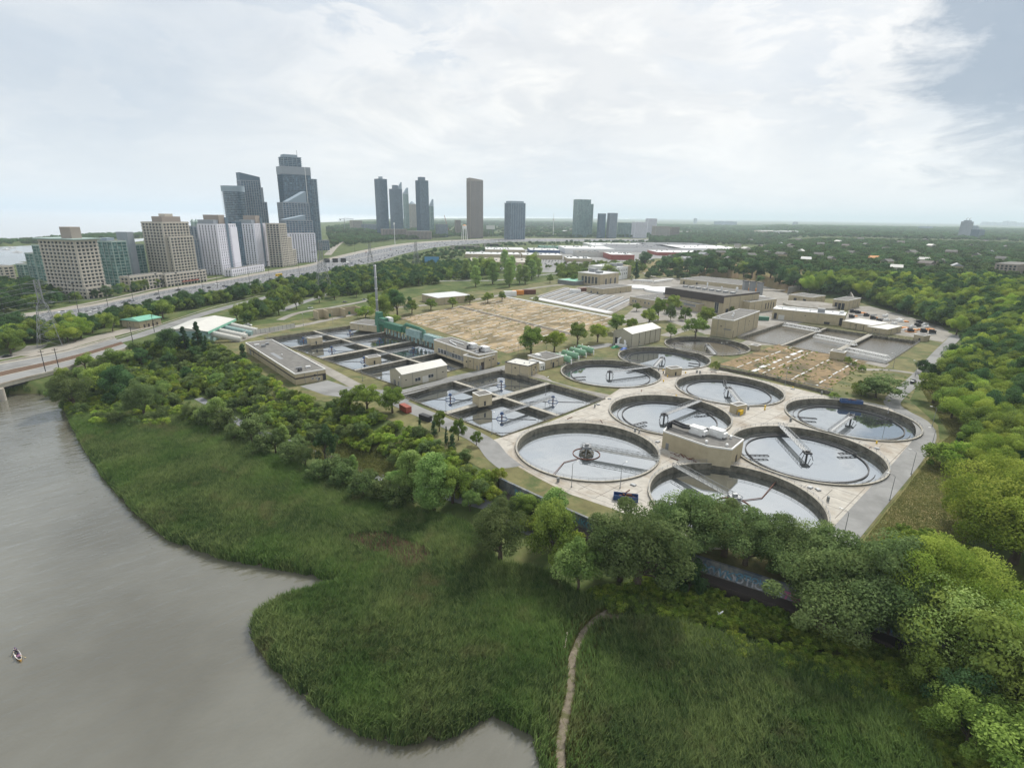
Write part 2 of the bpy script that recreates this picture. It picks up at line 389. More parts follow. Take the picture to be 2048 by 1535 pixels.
PLANT = px_poly([(455, 702), (590, 792), (700, 812), (800, 848), (905, 905), (1000, 957), (1110, 1008), (1230, 1060), (1410, 1118), (1600, 1178), (1712, 1212),
                 (1722, 1080), (1800, 985), (1880, 880), (1876, 850), (1820, 800), (1840, 760), (1915, 680), (1800, 632), (1700, 598), (1590, 590), (1480, 556),
                 (1290, 548), (1130, 556), (1000, 578), (840, 592), (700, 622), (620, 636), (500, 652), (392, 664)])
# low land between the plant's foot and the river
LOW = np.vstack([px_poly([(455, 702), (590, 792), (700, 812), (800, 848), (905, 905), (1000, 957), (1110, 1008), (1230, 1060), (1410, 1118), (1600, 1178), (1712, 1212), (1800, 1245), (2150, 1330)]),
                 np.array([(400, 40), (400, -60), (-400, -60), (-900, 100), (-900, 330)]), px_poly([(-300, 800), (0, 762), (190, 716), (330, 690)])])
WALLPART = px_poly([(1000, 940), (2300, 1330), (2300, 1700), (900, 1700)])
RIVER = np.vstack([px_poly([(-60, 792), (60, 786), (118, 792), (135, 835), (160, 885), (205, 955), (265, 1022), (335, 1080), (440, 1118), (540, 1137), (600, 1147)], WATER), px_poly([(668, 1150), (575, 1176), (505, 1214)], -4.6), px_poly([
                   (497, 1265), (540, 1335), (625, 1412), (705, 1468), (800, 1492), (905, 1476), (985, 1432), (1062, 1470), (1078, 1535), (1082, 1700)], WATER),
                   np.array([(10, -60), (-700, -60), (-1200, 100), (-1200, 500)]), px_poly([(-160, 705), (-60, 735)], WATER)])
LAKE = np.vstack([px_poly([(-900, 560), (-60, 545), (5, 545), (60, 531), (150, 500), (300, 484), (455, 470), (560, 455), (650, 445), (760, 438), (1000, 436.5), (1200, 437.5)], WATER),
                  np.array([(20000, 60000), (20000, 90000), (-90000, 90000), (-90000, 900)])])
SPIT = px_poly([(-200, 494), (0, 493), (60, 490), (110, 487), (250, 479), (330, 473), (330, 470), (200, 472), (95, 479), (40, 485), (0, 486), (-200, 487)], WATER)
TOE = px_poly([(1285, 545), (1400, 568), (1580, 590), (1720, 606), (1850, 632), (1935, 690), (1965, 800), (2090, 930)])
TABLE = np.vstack([TOE, np.array([(420, 120), (60000, 60), (60000, 60000), (26000, 60000)]), px_poly([(1500, 462), (1530, 482), (1440, 505), (1290, 520)])])
def height(P):
    P = np.atleast_2d(np.asarray(P, float)); z = np.zeros(len(P))
    dist = np.hypot(P[:, 0], P[:, 1])
    z += 15 * sstep(sdf(P, TABLE) / np.clip(dist * 0.13, 45, 260))
    dl = sdf(P, LOW); wide = np.where(sdf(P, WALLPART) > 0, 3.0, 24.0)
    wp = sdf(P, WALLPART) > 0; k = np.where(wp, sstep((dl + 4.5) / 3.0), sstep(dl / wide)); z = np.where(k > 0, np.minimum(z, MARSH * k), z)
    z = z + np.where((dl > 6), 0.25 * np.sin(P[:, 0] * 0.11) * np.sin(P[:, 1] * 0.093), 0)
    dr = sdf(P, RIVER); z = np.where(dr > -4, z + (-9.0 - z) * sstep((dr + 2.0) / 4.0), z)
    dk = np.minimum(sdf(P, LAKE), -sdf(P, SPIT)); w = np.clip(dist * 0.006, 3, 60)
    z = np.where(dk > -w, z + (-9.5 - z) * sstep((dk + w) / (2 * w)), z)
    return z
def zat(x, y): return float(height([(x, y)])[0])
def T(px, py):
    """photo pixel -> point on the terrain"""
    dx, dy, dz = pray(px, py); z = 0.0
    for _ in range(12):
        t = (z - CAMH) / dz; z2 = zat(dx * t, dy * t); z = z + (z2 - z) * 0.6
    return Vector((dx * t, dy * t, z))
def axis(segs):
    out = [segs[0][0]]
    for a, b, s in segs:
        n = max(1, int(round((b - a) / s))); out += list(a + (b - a) * np.arange(1, n + 1) / n)
    return np.array(out)
gx = axis([(-90000, -20000, 10000), (-20000, -5000, 1500), (-5000, -1500, 300), (-1500, -500, 50), (-500, -200, 8), (-200, 220, 2.5), (220, 420, 6), (420, 1500, 40), (1500, 5000, 300), (5000, 20000, 1500), (20000, 90000, 10000)])
gy = axis([(-60, 40, 5), (40, 420, 2.5), (420, 900, 9), (900, 2600, 40), (2600, 8000, 250), (8000, 20000, 1000), (20000, 90000, 7000)])
XX, YY = np.meshgrid(gx, gy); GP = np.stack([XX.ravel(), YY.ravel()], 1)
gz = height(GP)
dp = sdf(GP, PLANT); gz = np.where(dp > 3.0, -8.5, gz); gz = np.where((dp <= 3.0) & (dp > -1), gz - 0.15, gz)
nx, ny = len(gx), len(gy)
ii, jj = np.meshgrid(np.arange(nx - 1), np.arange(ny - 1)); q = (jj * nx + ii).ravel()
GF = np.stack([q, q + 1, q + nx + 1, q + nx], 1)
# what the ground is: r = dry grass, g = bare soil, b = forest floor
zr = np.zeros((len(GP), 3))
DRY = px_poly([(1722, 1080), (1830, 930), (1900, 860), (1830, 760), (1940, 740), (2000, 900), (1960, 1060), (1800, 1100)])
zr[:, 0] = sstep((sdf(GP, DRY) + 3) / 6)
BANK = px_poly([(1270, 556), (1300, 520), (1440, 525), (1600, 545), (1600, 592), (1480, 575)])
zr[:, 1] = sstep((sdf(GP, BANK) + 15) / 30)
me = np_mesh('ground', np.c_[GP, gz], GF, [None], ('zone', zr), smooth=True)
gm = bpy.data.materials.new('ground_cover'); gm.use_nodes = True; t = gm.node_tree; b = t.nodes['Principled BSDF']; b.inputs['Roughness'].default_value = 1.0; b.inputs['Specular IOR Level'].default_value = 0.1
tcn = N(t, 'ShaderNodeTexCoord')
def nzz(scale, det=8.0, rough=0.65):
    n = N(t, 'ShaderNodeTexNoise', i_Scale=scale, i_Detail=det, i_Roughness=rough); t.links.new(tcn.outputs['Object'], n.inputs[0]); return n.outputs[0]
c = ramp(t, [(0.3, (0.040, 0.066, 0.024)), (0.5, (0.085, 0.115, 0.040)), (0.68, (0.150, 0.150, 0.066))], nzz(0.06)).outputs[0]
dryc = ramp(t, [(0.32, (0.12, 0.14, 0.05)), (0.5, (0.19, 0.175, 0.075)), (0.66, (0.26, 0.21, 0.11))], nzz(0.12)).outputs[0]
bankc = ramp(t, [(0.35, (0.16, 0.155, 0.065)), (0.62, (0.27, 0.195, 0.115))], nzz(0.02)).outputs[0]
at = N(t, 'ShaderNodeAttribute', attribute_name='zone'); sp_ = N(t, 'ShaderNodeSeparateColor'); t.links.new(at.outputs['Color'], sp_.inputs[0])
c = mixc(t, sp_.outputs[0], c, dryc); c = mixc(t, sp_.outputs[1], c, bankc)
geo = N(t, 'ShaderNodeNewGeometry'); sx = N(t, 'ShaderNodeSeparateXYZ'); t.links.new(geo.outputs['Position'], sx.inputs[0])
mud = ramp(t, [(0.0, 1.0), (1.0, 0.0)], math_(t, 'MULTIPLY', math_(t, 'ADD', sx.outputs[2], 6.9), 4.0)).outputs[0]
c = mixc(t, mud, c, (0.10, 0.08, 0.055))
t.links.new(c, b.inputs['Base Color'])
me.materials.clear(); me.materials.append(gm)
tag(link('ground', me), kind='structure')
wb = MB(); wb.quad((-90000, -60, WATER), (90000, -60, WATER), (90000, 90000, WATER), (-90000, 90000, WATER))
tag(wb.build('water', M['river']), kind='structure')

# ------------------------------------------------------------------ strips and sheets lying on the ground
def sheet(name, pts, m, z=0.0, kind='structure', holes=()):
    """flat polygon with holes, world points"""
    vs = [Vector((p[0], p[1])) for p in pts]; loops = [list(range(len(vs)))]
    for h in holes:
        i = len(vs); vs += [Vector((p[0], p[1])) for p in h]; loops.append(list(range(i, len(vs))))
    edges = [(l[k], l[(k + 1) % len(l)]) for l in loops for k in range(len(l))]
    co, _, fc, _, _, _ = geometry.delaunay_2d_cdt(vs, edges, [], 1, 1e-5)
    outer = np.array([(p[0], p[1]) for p in pts]); hs = [np.array([(p[0], p[1]) for p in h]) for h in holes]
    C = np.array([[sum(co[i][0] for i in f) / len(f), sum(co[i][1] for i in f) / len(f)] for f in fc])
    keep = sdf(C, outer) > 0
    for h in hs: keep &= sdf(C, h) < 0
    mb = MB()
    for f, k in zip(fc, keep):
        if k: mb.poly([(co[i][0], co[i][1], z) for i in f])
    o = mb.build(name, m); tag(o, kind=kind); return o
def strip_pts(Lp, Rp, n=6):
    """resample two pixel polylines"""
    return Lp, Rp
rnd_r = random.Random(6)
def catmull(P, k=6):
    P = [Vector(p) for p in P]; out = []
    for i in range(len(P) - 1):
        a = P[max(0, i - 1)]; b = P[i]; c_ = P[i + 1]; d = P[min(len(P) - 1, i + 2)]
        for j in range(k):
            t_ = j / k; out.append(0.5 * ((2 * b) + (c_ - a) * t_ + (2 * a - 5 * b + 4 * c_ - d) * t_ ** 2 + (3 * b - a - 3 * c_ + d) * t_ ** 3))
    out.append(P[-1]); return out
def ribbon(name, pts, width, m, dz=0.05, ter=True, kind='structure', k=6, off=0.0, z=None, rag=0.0):
    """road along world points (x,y)"""
    P = catmull([(p[0], p[1], 0) for p in pts], k); mb = MB(); row = []
    for i, p in enumerate(P):
        d = (P[min(i + 1, len(P) - 1)] - P[max(i - 1, 0)]); d.z = 0; d.normalize(); nrm = Vector((-d.y, d.x, 0))
        w = width[0] + (width[1] - width[0]) * i / (len(P) - 1) if isinstance(width, tuple) else width
        if rag: w *= rnd_r.uniform(1 - rag, 1 + rag); p = p + nrm * (w * rnd_r.uniform(-rag, rag) * .4)
        pr = []
        for s_ in (-0.5, 0.5):
            q_ = p + nrm * (w * s_ + off)
            zz_ = (z(i / (len(P) - 1)) if z is not None else (zat(q_.x, q_.y) if ter else 0.0)) + dz
            pr.append((q_.x, q_.y, zz_))
        row.append(pr)
    for a, b_ in zip(row, row[1:]): mb.quad(a[0], b_[0], b_[1], a[1])
    o = mb.build(name, m); tag(o, kind=kind); return o
# ------------------------------------------------------------------ treatment plant: yard, tanks
def V3(p, z=0.0): return Vector((p[0], p[1], z))
CIRC = dict(A=(27.2, 180.3, 25.6), F=(105.8, 180.3, 25.5), E=(143.2, 216.6, 25.2), D=(106.1, 254.9, 25.2), C=(67.1, 218.2, 25.3),
            B1=(52.6, 280.8, 26.6), B2=(90.2, 315.8, 26.8), B3=(127.3, 350.0, 26.8), G=(66.6, 144.9, 25.0))
def circ_pts(c, r, n=64): return [(c[0] + r * math.cos(2 * math.pi * k / n), c[1] + r * math.sin(2 * math.pi * k / n)) for k in range(n)]
HOLES = [circ_pts(c, c[2] - 0.55) for c in CIRC.values()]
SQ = [Vector(p) for p in ((-52.0, 238.4), (-6.0, 283.0), (42.6, 237.1), (-3.4, 190.8))]          # near block of four: left, back, right, front
LQ = [Vector(p) for p in ((-162.9, 350.4), (-116.0, 401.0), (-10.0, 304.0), (-57.0, 253.3))]      # long block: left, back, right, front
RQ = [Vector(p) for p in ((157.3, 374.6), (221.0, 438.3), (284.0, 373.0), (219.0, 309.5))]
HOLES += [SQ, LQ, RQ]
def W2(pts): return [tuple(G(x, y)) for x, y in pts]
sheet('yard', [tuple(p) for p in PLANT], M['grassdry'], 0.0, holes=HOLES)
sheet('concrete_apron', W2([(985, 880), (1022, 925), (1075, 955), (1140, 988), (1220, 1015), (1300, 1046), (1420, 1098), (1660, 1098), (1695, 1052), (1786, 952), (1824, 905), (1842, 868), (1778, 812), (1720, 803), (1655, 792), (1440, 740), (1345, 718), (1262, 762), (1200, 803), (1100, 843)]), M['conc'], 0.05, holes=HOLES)
sheet('concrete_apron', W2([(1012, 737), (1058, 752), (1110, 765), (1190, 790), (1215, 799), (1232, 792), (1150, 775), (1105, 762), (1090, 752), (1030, 733)]), M['gravel'], 0.03, holes=HOLES)
sheet('yard_gravel', W2([(1395, 690), (1455, 680), (1480, 690), (1560, 690), (1770, 735), (1780, 728), (1765, 722), (1480, 672), (1410, 668), (1330, 640), (1200, 655), (1240, 640), (1330, 560), (1500, 560), (1690, 625), (1540, 660), (1470, 690), (1425, 712), (1395, 722)]), M['gravel'], 0.02, holes=HOLES)
sheet('yard_gravel', W2([(1690, 640), (1700, 612), (1740, 612), (1800, 628), (1890, 655), (1905, 668), (1885, 684), (1850, 678), (1770, 666), (1690, 655)]), M['gravel'], 0.03, holes=HOLES)
sheet('yard_gravel', W2([(1150, 575), (1240, 560), (1330, 555), (1500, 565), (1560, 600), (1540, 640), (1440, 640), (1280, 600), (1200, 590)]), M['gravel'], 0.03, holes=HOLES)
sheet('yard_gravel', W2([(700, 775), (800, 782), (830, 790), (802, 815), (740, 800), (650, 790), (600, 772), (655, 760)]), M['asphalt'], 0.03, holes=HOLES)
def prib(name, pts, w, m, dz=0.08, **k): return ribbon(name, [tuple(G(x, y)) for x, y in pts], w, m, dz, **k)
prib('road', [(650, 772), (760, 792), (840, 824), (885, 843), (931, 863), (972, 886), (995, 913), (1030, 940), (1066, 962), (1126, 988), (1200, 1016), (1290, 1050), (1400, 1092)], 8.0, M['asphalt'], 0.09)
prib('road', [(1672, 1090), (1689, 1069), (1740, 1010), (1795, 948), (1824, 913), (1852, 872), (1840, 843), (1803, 822), (1784, 806), (1797, 788), (1830, 760), (1852, 737), (1878, 707), (1897, 688), (1915, 670)], (6.6, 6.6), M['asphalt'], 0.09)
prib('road', [(735, 790), (800, 786), (860, 770), (910, 756), (960, 745), (1010, 735), (1060, 724), (1130, 706), (1180, 696), (1225, 688)], 7.5, M['asphalt'], 0.07)
prib('road', [(468, 684), (520, 668), (620, 647), (700, 630), (760, 618), (840, 611), (920, 604), (1000, 590), (1060, 577), (1150, 566)], 7.0, M['gravel'], 0.06)
prib('road', [(1330, 672), (1380, 656), (1430, 660), (1480, 640)], 8.0, M['gravel'], 0.06)
prib('road', [(1660, 728), (1720, 738), (1780, 740), (1838, 748)], 4.0, M['gravel'], 0.06)
prib('road', [(585, 705), (640, 733), (700, 765), (740, 786)], 6.5, M['gravel'], 0.06)

jn_ = random.Random(8); ap_ = np.array(W2([(985, 880), (1075, 955), (1220, 1015), (1420, 1098), (1660, 1098), (1840, 868), (1720, 803), (1440, 740), (1345, 718), (1200, 803), (1100, 843)])); jm = MB(); ca_, sa_ = math.cos(R(43)), math.sin(R(43))
def clear_pt(x, y): return all((x - c[0]) ** 2 + (y - c[1]) ** 2 > (c[2] + .6) ** 2 for c in CIRC.values()) and sdf(np.array([[x, y]]), ap_)[0] > 1 and sdf(np.array([[x, y]]), np.array([tuple(p) for p in SQ]))[0] < -1
for dirx, diry, ox, oy in ((ca_, sa_, -sa_, ca_), (-sa_, ca_, ca_, sa_)):
    for k in range(-18, 19):
        for q in range(-34, 35):
            x0, y0 = 80 + ox * k * 6.5 + dirx * q * 3, 205 + oy * k * 6.5 + diry * q * 3; x1, y1 = x0 + dirx * 3, y0 + diry * 3
            if clear_pt(x0, y0) and clear_pt(x1, y1): w_ = .07; jm.quad((x0 - ox * w_, y0 - oy * w_, .056), (x1 - ox * w_, y1 - oy * w_, .056), (x1 + ox * w_, y1 + oy * w_, .056), (x0 + ox * w_, y0 + oy * w_, .056))
tag(jm.build('concrete_joints', M['brown']), kind='structure')
def railing_ring(cx, cy, r, z, h=1.05, n=60):
    mb = MB()
    for hh in (h, h * 0.55): mb.ring(cx, cy, r - 0.04, r + 0.04, z + hh - 0.04, z + hh + 0.04, n)
    for k in range(n):
        t_ = 2 * math.pi * k / n; x, y = cx + r * math.cos(t_), cy + r * math.sin(t_)
        mb.tube((x, y, z), (x, y, z + h), 0.045, n=4, cap=False)
    return mb
def railing_line(mb, pts, z, h=1.05, step=2.4):
    for a, b in zip(pts, pts[1:]):
        a, b = Vector(a), Vector(b); d = (b - a).length; n = max(1, int(d / step))
        for hh in (h, h * 0.55): mb.tube((a.x, a.y, z + hh), (b.x, b.y, z + hh), 0.045, n=4)
        for k in range(n + 1):
            p = a.lerp(b, k / n); mb.tube((p.x, p.y, z), (p.x, p.y, z + h), 0.045, n=4, cap=False)
    return mb
WZ = -1.75
def truss_bridge(a, b, w, z, h, mat_, root, name='bridge', bays=None, deck=True):
    """lattice girder walkway from a to b (local xy)"""
    a, b = Vector(a), Vector(b); d = (b - a); Lg = d.length; d /= Lg; nn = Vector((-d.y, d.x)); mb = MB(); bays = bays or max(3, int(Lg / 1.8))
    for s_ in (-w / 2, w / 2):
        P = lambda u, zz_: (a.x + d.x * u + nn.x * s_, a.y + d.y * u + nn.y * s_, zz_)
        mb.tube(P(0, z), P(Lg, z), 0.11, n=4); mb.tube(P(0, z + h), P(Lg, z + h), 0.08, n=4); mb.tube(P(0, z + h * .5), P(Lg, z + h * .5), 0.04, n=4)
        for k in range(bays + 1):
            u = Lg * k / bays; mb.tube(P(u, z), P(u, z + h), 0.055, n=4, cap=False)
            if k < bays: mb.tube(P(u, z if k % 2 else z + h), P(Lg * (k + 1) / bays, z + h if k % 2 else z), 0.05, n=4, cap=False)
    if deck:
        c_ = (a + b) / 2; Mx = Matrix.Translation((c_.x, c_.y, z + 0.02)) @ Matrix.Rotation(math.atan2(d.y, d.x), 4, 'Z')
        mb.box(-Lg / 2, Lg / 2, -w / 2 + .08, w / 2 - .08, -0.05, 0.05, Mx)
    return mb.build(name, mat_, root)
def circ_tank(key, label, style, bang, blen, arms=()):
    cx, cy, r = CIRC[key]
    t_ = empty('round_tank', (cx, cy, 0), 0, label, 'settling tank', 'round open tanks of the treatment plant')
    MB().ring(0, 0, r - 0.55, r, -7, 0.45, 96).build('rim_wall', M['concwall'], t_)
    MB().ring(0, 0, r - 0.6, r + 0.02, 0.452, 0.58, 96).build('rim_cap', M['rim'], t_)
    w_ = MB(); w_.disc(0, 0, r - 0.56, WZ, 96); w_.build('water', M['muddy'] if style == 'mud' else M['tankwater'], t_)
    railing_ring(0, 0, r - 0.15, 0.62).build('railing', M['rail'], t_)
    bd = Vector((math.cos(R(bang)), math.sin(R(bang))))
    if style == 'feed':        # small floating ring round the centre well, bridge from the rim to the middle
        truss_bridge(bd * (r - 0.2), bd * -2.0, 1.9, 0.7, 1.3, M['door'], t_, 'bridge')
        MB().ring(0, 0, 4.7, 4.95, WZ - 0.3, WZ + 0.22, 48).build('baffle_ring', M['rust'], t_)
        cw = MB(); cw.tube((0, 0, -7), (0, 0, 0.6), 0.8, n=16); cw.ring(0, 0, 1.6, 2.6, WZ - .2, WZ + .5, 24); cw.build('centre_column', M['concwall'], t_)
        dr_ = MB(); dr_.box(-1.5, 1.5, -1.4, 1.4, 0.78, 1.5); dr_.box(-0.6, 0.7, -0.5, 0.5, 1.5, 2.3)
        for k in range(6):
            q_ = k * math.pi / 3 + .3; dr_.tube((0.6 * math.cos(q_), .6 * math.sin(q_), 0.7), (3.0 * math.cos(q_), 3.0 * math.sin(q_), WZ + .3), 0.16, n=5)
        dr_.build('drive_unit', M['steel'], t_)
        mb = MB(); a1 = arms[0]; p0 = Vector((4.9 * math.cos(R(a1)), 4.9 * math.sin(R(a1)), WZ + .2)); p1 = Vector((11.5 * math.cos(R(a1 - 14)), 11.5 * math.sin(R(a1 - 14)), WZ + .2)); p2 = Vector((r * math.cos(R(a1)) - 0, r * math.sin(R(a1)), WZ + .5))
        mb.path([p0, p1, p2], 0.13, 5); mb.build('scum_arm', M['rust'], t_)
    else:
        MB().ring(0, 0, r - 6.0, r - 5.6, WZ - 0.5, WZ + 0.4, 96).build('weir_trough', M['dark'], t_)
        MB().ring(0, 0, r - 3.9, r - 3.7, WZ - 0.5, WZ + 0.25, 96, 0.2, 5.6).build('scum_baffle', M['dark'], t_)
        MB().ring(0, 0, r - 0.95, r - 0.8, WZ - 0.5, WZ + 0.35, 96).build('launder', M['concwall'], t_)
        truss_bridge(bd * (r - 0.2), bd * (r - blen), 1.9, 0.75, 1.25, M['steel'], t_, 'bridge')
        dr_ = MB(); e_ = bd * (r - blen); dr_.box(e_.x - 1.3, e_.x + 1.3, e_.y - 1.1, e_.y + 1.1, 0.5, 1.0); dr_.box(e_.x - .5, e_.x + .5, e_.y - .4, e_.y + .4, 1.0, 1.5); dr_.tube((e_.x, e_.y, -7), (e_.x, e_.y, .5), 0.35, n=12)
        for k in range(4):
            q_ = k * math.pi / 2 + .5; dr_.tube((e_.x + 1.4 * math.cos(q_), e_.y + 1.4 * math.sin(q_), 1.2), (e_.x + 2.6 * math.cos(q_), e_.y + 2.6 * math.sin(q_), WZ + .4), 0.12, n=5)
        dr_.build('drive_unit', M['dark'], t_)
        for a1 in arms:
            d_ = Vector((math.cos(R(a1)), math.sin(R(a1)))); n_ = Vector((-d_.y, d_.x)); mb = MB()
            for s_ in (-0.65, 0.65): p = d_ * (r - 12) + n_ * s_; q_ = d_ * (r - 5.3) + n_ * s_; mb.tube(V3(p, WZ + .75), V3(q_, WZ + .85), 0.17, n=5)
            for k in range(5): c_ = d_ * (r - 12 + k * 1.6); mb.tube(V3(c_ - n_ * .65, WZ + .8), V3(c_ + n_ * .65, WZ + .8), 0.15, n=5)
            mb.tube(V3(d_ * (r - 5.5), WZ + .9), V3(d_ * (r - .6), WZ + 1.3), 0.11, n=5); mb.build('skimmer_arm', M['dark'], t_)
    return t_
circ_tank('A', 'round tank nearest the reed bed, small floating ring, bridge from its right rim', 'feed', -22, 25, (235,))
circ_tank('G', 'round tank nearest the camera, its near rim hidden by willows', 'feed', 118, 25, (38,))
circ_tank('F', 'round tank right of the cut corner building, bridge straight down from its far rim', 'weir', 84, 27, (183, 8))
circ_tank('E', 'rightmost round tank, inside the bend of the perimeter road', 'weir', 224, 27, (172, 8))
circ_tank('D', 'round tank behind the kiosk with the yellow box, bridge from its near rim', 'weir', 262, 25, (75,))
circ_tank('C', 'round tank directly left behind the cut corner building, long lattice bridge', 'weir', 42, 29, (212, 18))
circ_tank('B1', 'round tank beside the four green vessels, lattice bridge from its right rim', 'weir', 25, 27, (198, 40))
circ_tank('B2', 'round tank in front of the large grey gabled shed', 'weir', 245, 23, (190, 330))
circ_tank('B3', 'half muddy round tank at the foot of the tall windowless block', 'mud', 262, 24, (150,))

# square tanks
def blk(P, u, v):   # bilinear in the quad left, back, right, front ; u: left->front, v: left->back
    return P[0] + (P[3] - P[0]) * u + (P[1] - P[0]) * v + (P[2] - P[1] - P[3] + P[0]) * (u * v)
def wall_seg(mb, a, b, w, z0, z1):
    a, b = Vector(a), Vector(b); d = b - a; Lg = d.length; c_ = (a + b) / 2
    mb.box(-Lg / 2, Lg / 2, -w / 2, w / 2, z0, z1, Matrix.Translation((c_.x, c_.y, 0)) @ Matrix.Rotation(math.atan2(d.y, d.x), 4, 'Z'))
def square_block(P, nu, nv, label, skip=(), bridges=True, water='tankwater'):
    root = empty('square_tank_block', (0, 0, 0), 0, label, 'settling tank', None)
    mb = MB()
    ring_ = [blk(P, 0, 0), blk(P, 0, 1), blk(P, 1, 1), blk(P, 1, 0)]
    for a, b in zip(ring_, ring_[1:] + ring_[:1]):
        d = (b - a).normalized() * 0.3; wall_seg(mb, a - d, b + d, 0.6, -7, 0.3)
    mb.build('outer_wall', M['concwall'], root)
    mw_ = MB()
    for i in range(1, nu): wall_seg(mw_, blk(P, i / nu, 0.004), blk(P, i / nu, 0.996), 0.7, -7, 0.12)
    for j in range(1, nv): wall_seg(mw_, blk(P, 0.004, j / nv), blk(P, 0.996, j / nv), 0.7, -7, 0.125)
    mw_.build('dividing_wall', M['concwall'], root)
    wk = MB()
    for i in range(1, nu): wall_seg(wk, blk(P, i / nu, 0.0), blk(P, i / nu, 1.0), 3.0 if i % 2 == 0 or nu == 2 else 1.6, 0.16, 0.34)
    for j in range(1, nv): wall_seg(wk, blk(P, 0.0, j / nv), blk(P, 1.0, j / nv), 2.0, 0.20, 0.37)
    wk.build('walkway', M['rim'], root)
    rl = MB(); railing_line(rl, [tuple(p) for p in ring_ + ring_[:1]], 0.3)
    for i in range(1, nu): railing_line(rl, [tuple(blk(P, i / nu + .012, 0)), tuple(blk(P, i / nu + .012, 1))], 0.34)
    for j in range(1, nv): railing_line(rl, [tuple(blk(P, 0, j / nv + .02)), tuple(blk(P, 1, j / nv + .02))], 0.34)
    rl.build('railing', M['rail'], root)
    for i in range(nu):
        for j in range(nv):
            e0, e1 = i / nu, (i + 1) / nu; f0, f1 = j / nv, (j + 1) / nv
            w_ = MB(); c4_ = [blk(P, e0, f0), blk(P, e0, f1), blk(P, e1, f1), blk(P, e1, f0)]
            w_.poly([V3(p, WZ) for p in c4_][::-1]); w_.build('water', M[water], root)
            # bevelled concrete corners
            cc = blk(P, (e0 + e1) / 2, (f0 + f1) / 2); sw = (c4_[0] - c4_[3]).length / 2
            if (i, j) in skip or not bridges: continue
            MB().ring(cc.x, cc.y, sw * 0.90, sw * 0.90 + 0.14, WZ - 0.3, WZ + 0.12, 64).build('scum_ring', M['dark'], root)
            # bridge from the divider to the centre
            side = (e1 if i % 2 == 0 else e0); a_ = blk(P, (e0 + e1) / 2, f1 if nv > 1 and j == 0 else f0)
            if nu == 2: a_ = blk(P, (e0 + e1) / 2, 0.5)
            truss_bridge(a_, cc, 1.5, 0.45, 1.1, M['steel'], root, 'bridge')
            dm = MB(); dm.tube((cc.x, cc.y, -7), (cc.x, cc.y, .3), .3, n=10); dm.build('centre_column', M['rust'], root)
            du = MB(); du.box(cc.x - .8, cc.x + .8, cc.y - .8, cc.y + .8, 0.4, .8); du.tube((cc.x, cc.y, .8), (cc.x, cc.y, 1.3), 0.5, n=10); du.ring(cc.x, cc.y, 2.2, 2.35, WZ - .2, WZ + .2, 24)
            for k in range(4): du.tube((cc.x + math.cos(k * 1.57) * 1.2, cc.y + math.sin(k * 1.57) * 1.2, .4), (cc.x + math.cos(k * 1.57) * 2.2, cc.y + math.sin(k * 1.57) * 2.2, WZ), .08, n=4)
            du.build('drive_unit', M['blue'], root)
            ar = MB(); d2 = (c4_[0] - cc).normalized(); ar.path([V3(cc + d2 * 2.2, WZ + .1), V3(cc + d2 * sw * 0.5, WZ + .1), V3(cc + Matrix.Rotation(R(12), 2) @ d2 * sw * .9, WZ + .15)], 0.1, 4)
            ar.path([V3(cc - d2 * 2.2, WZ + .1), V3(cc - d2 * sw * 0.85, WZ + .1)], 0.1, 4); ar.build('scum_arm', M['dark'], root)
    return root
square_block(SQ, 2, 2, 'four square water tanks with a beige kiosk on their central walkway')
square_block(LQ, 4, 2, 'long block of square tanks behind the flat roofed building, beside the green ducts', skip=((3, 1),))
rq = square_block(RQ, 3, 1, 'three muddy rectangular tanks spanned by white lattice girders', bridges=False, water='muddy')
def big_truss(a, b, wd, z, h, root):
    a, b = Vector(a), Vector(b); d = b - a; Lg = d.length; d /= Lg; nn = Vector((-d.y, d.x)); mb = MB(); n = 14
    for s_ in (-wd / 2, wd / 2):
        P = lambda u, zz_: (a.x + d.x * u + nn.x * s_, a.y + d.y * u + nn.y * s_, zz_)
        mb.tube(P(0, z), P(Lg, z), 0.22, n=5); mb.tube(P(Lg * .04, z + h), P(Lg * .92, z + h), 0.2, n=5); mb.tube(P(Lg * .92, z + h), P(Lg, z), .2, n=5); mb.tube(P(0, z), P(Lg * .04, z + h), .2, n=5)
        for k in range(n):
            u0, u1 = Lg * (.04 + .88 * k / n), Lg * (.04 + .88 * (k + 1) / n)
            mb.tube(P(u0, z if k % 2 else z + h), P(u1, z + h if k % 2 else z), .14, n=4); mb.tube(P(u0, z), P(u0, z + h), .1, n=4)
    for k in range(n * 2 + 1):
        u = Lg * (.02 + .95 * k / (2 * n)); c_ = a + d * u; mb.tube(V3(c_ - nn * wd / 2, z + .02), V3(c_ + nn * wd / 2, z + .02), .12, n=4)
        if .04 < k / (2 * n) < .96: mb.tube(V3(c_ - nn * wd / 2, z + h), V3(c_ + nn * wd / 2, z + h), .1, n=4)
    return mb.build('lattice_bridge', M['white'], root)
for k, f in ((0, 0.80), (1, 0.55), (2, 0.18)):
    # one travelling girder over each bay
    v0, v1 = (2 - k) / 3 + .01, (3 - k) / 3 - .01
for (p1, p2) in (((1567, 652), (1640, 665)), ((1628, 675), (1712, 692)), ((1690, 702), (1780, 722))):
    big_truss(G(*p1), G(*p2), 3.0, 0.5, 2.2, rq)
for k in range(9):
    pw = MB()
    p = RQ[1].lerp(RQ[2], 0.69 + 0.29 * k / 8) + (RQ[0] - RQ[1]).normalized() * 1.2
    pw.box(p.x - .6, p.x + .6, p.y - .6, p.y + .6, -6.9, 0.1)
    pw.build('buttress', M['concwall'], rq)
ga = MB(); 
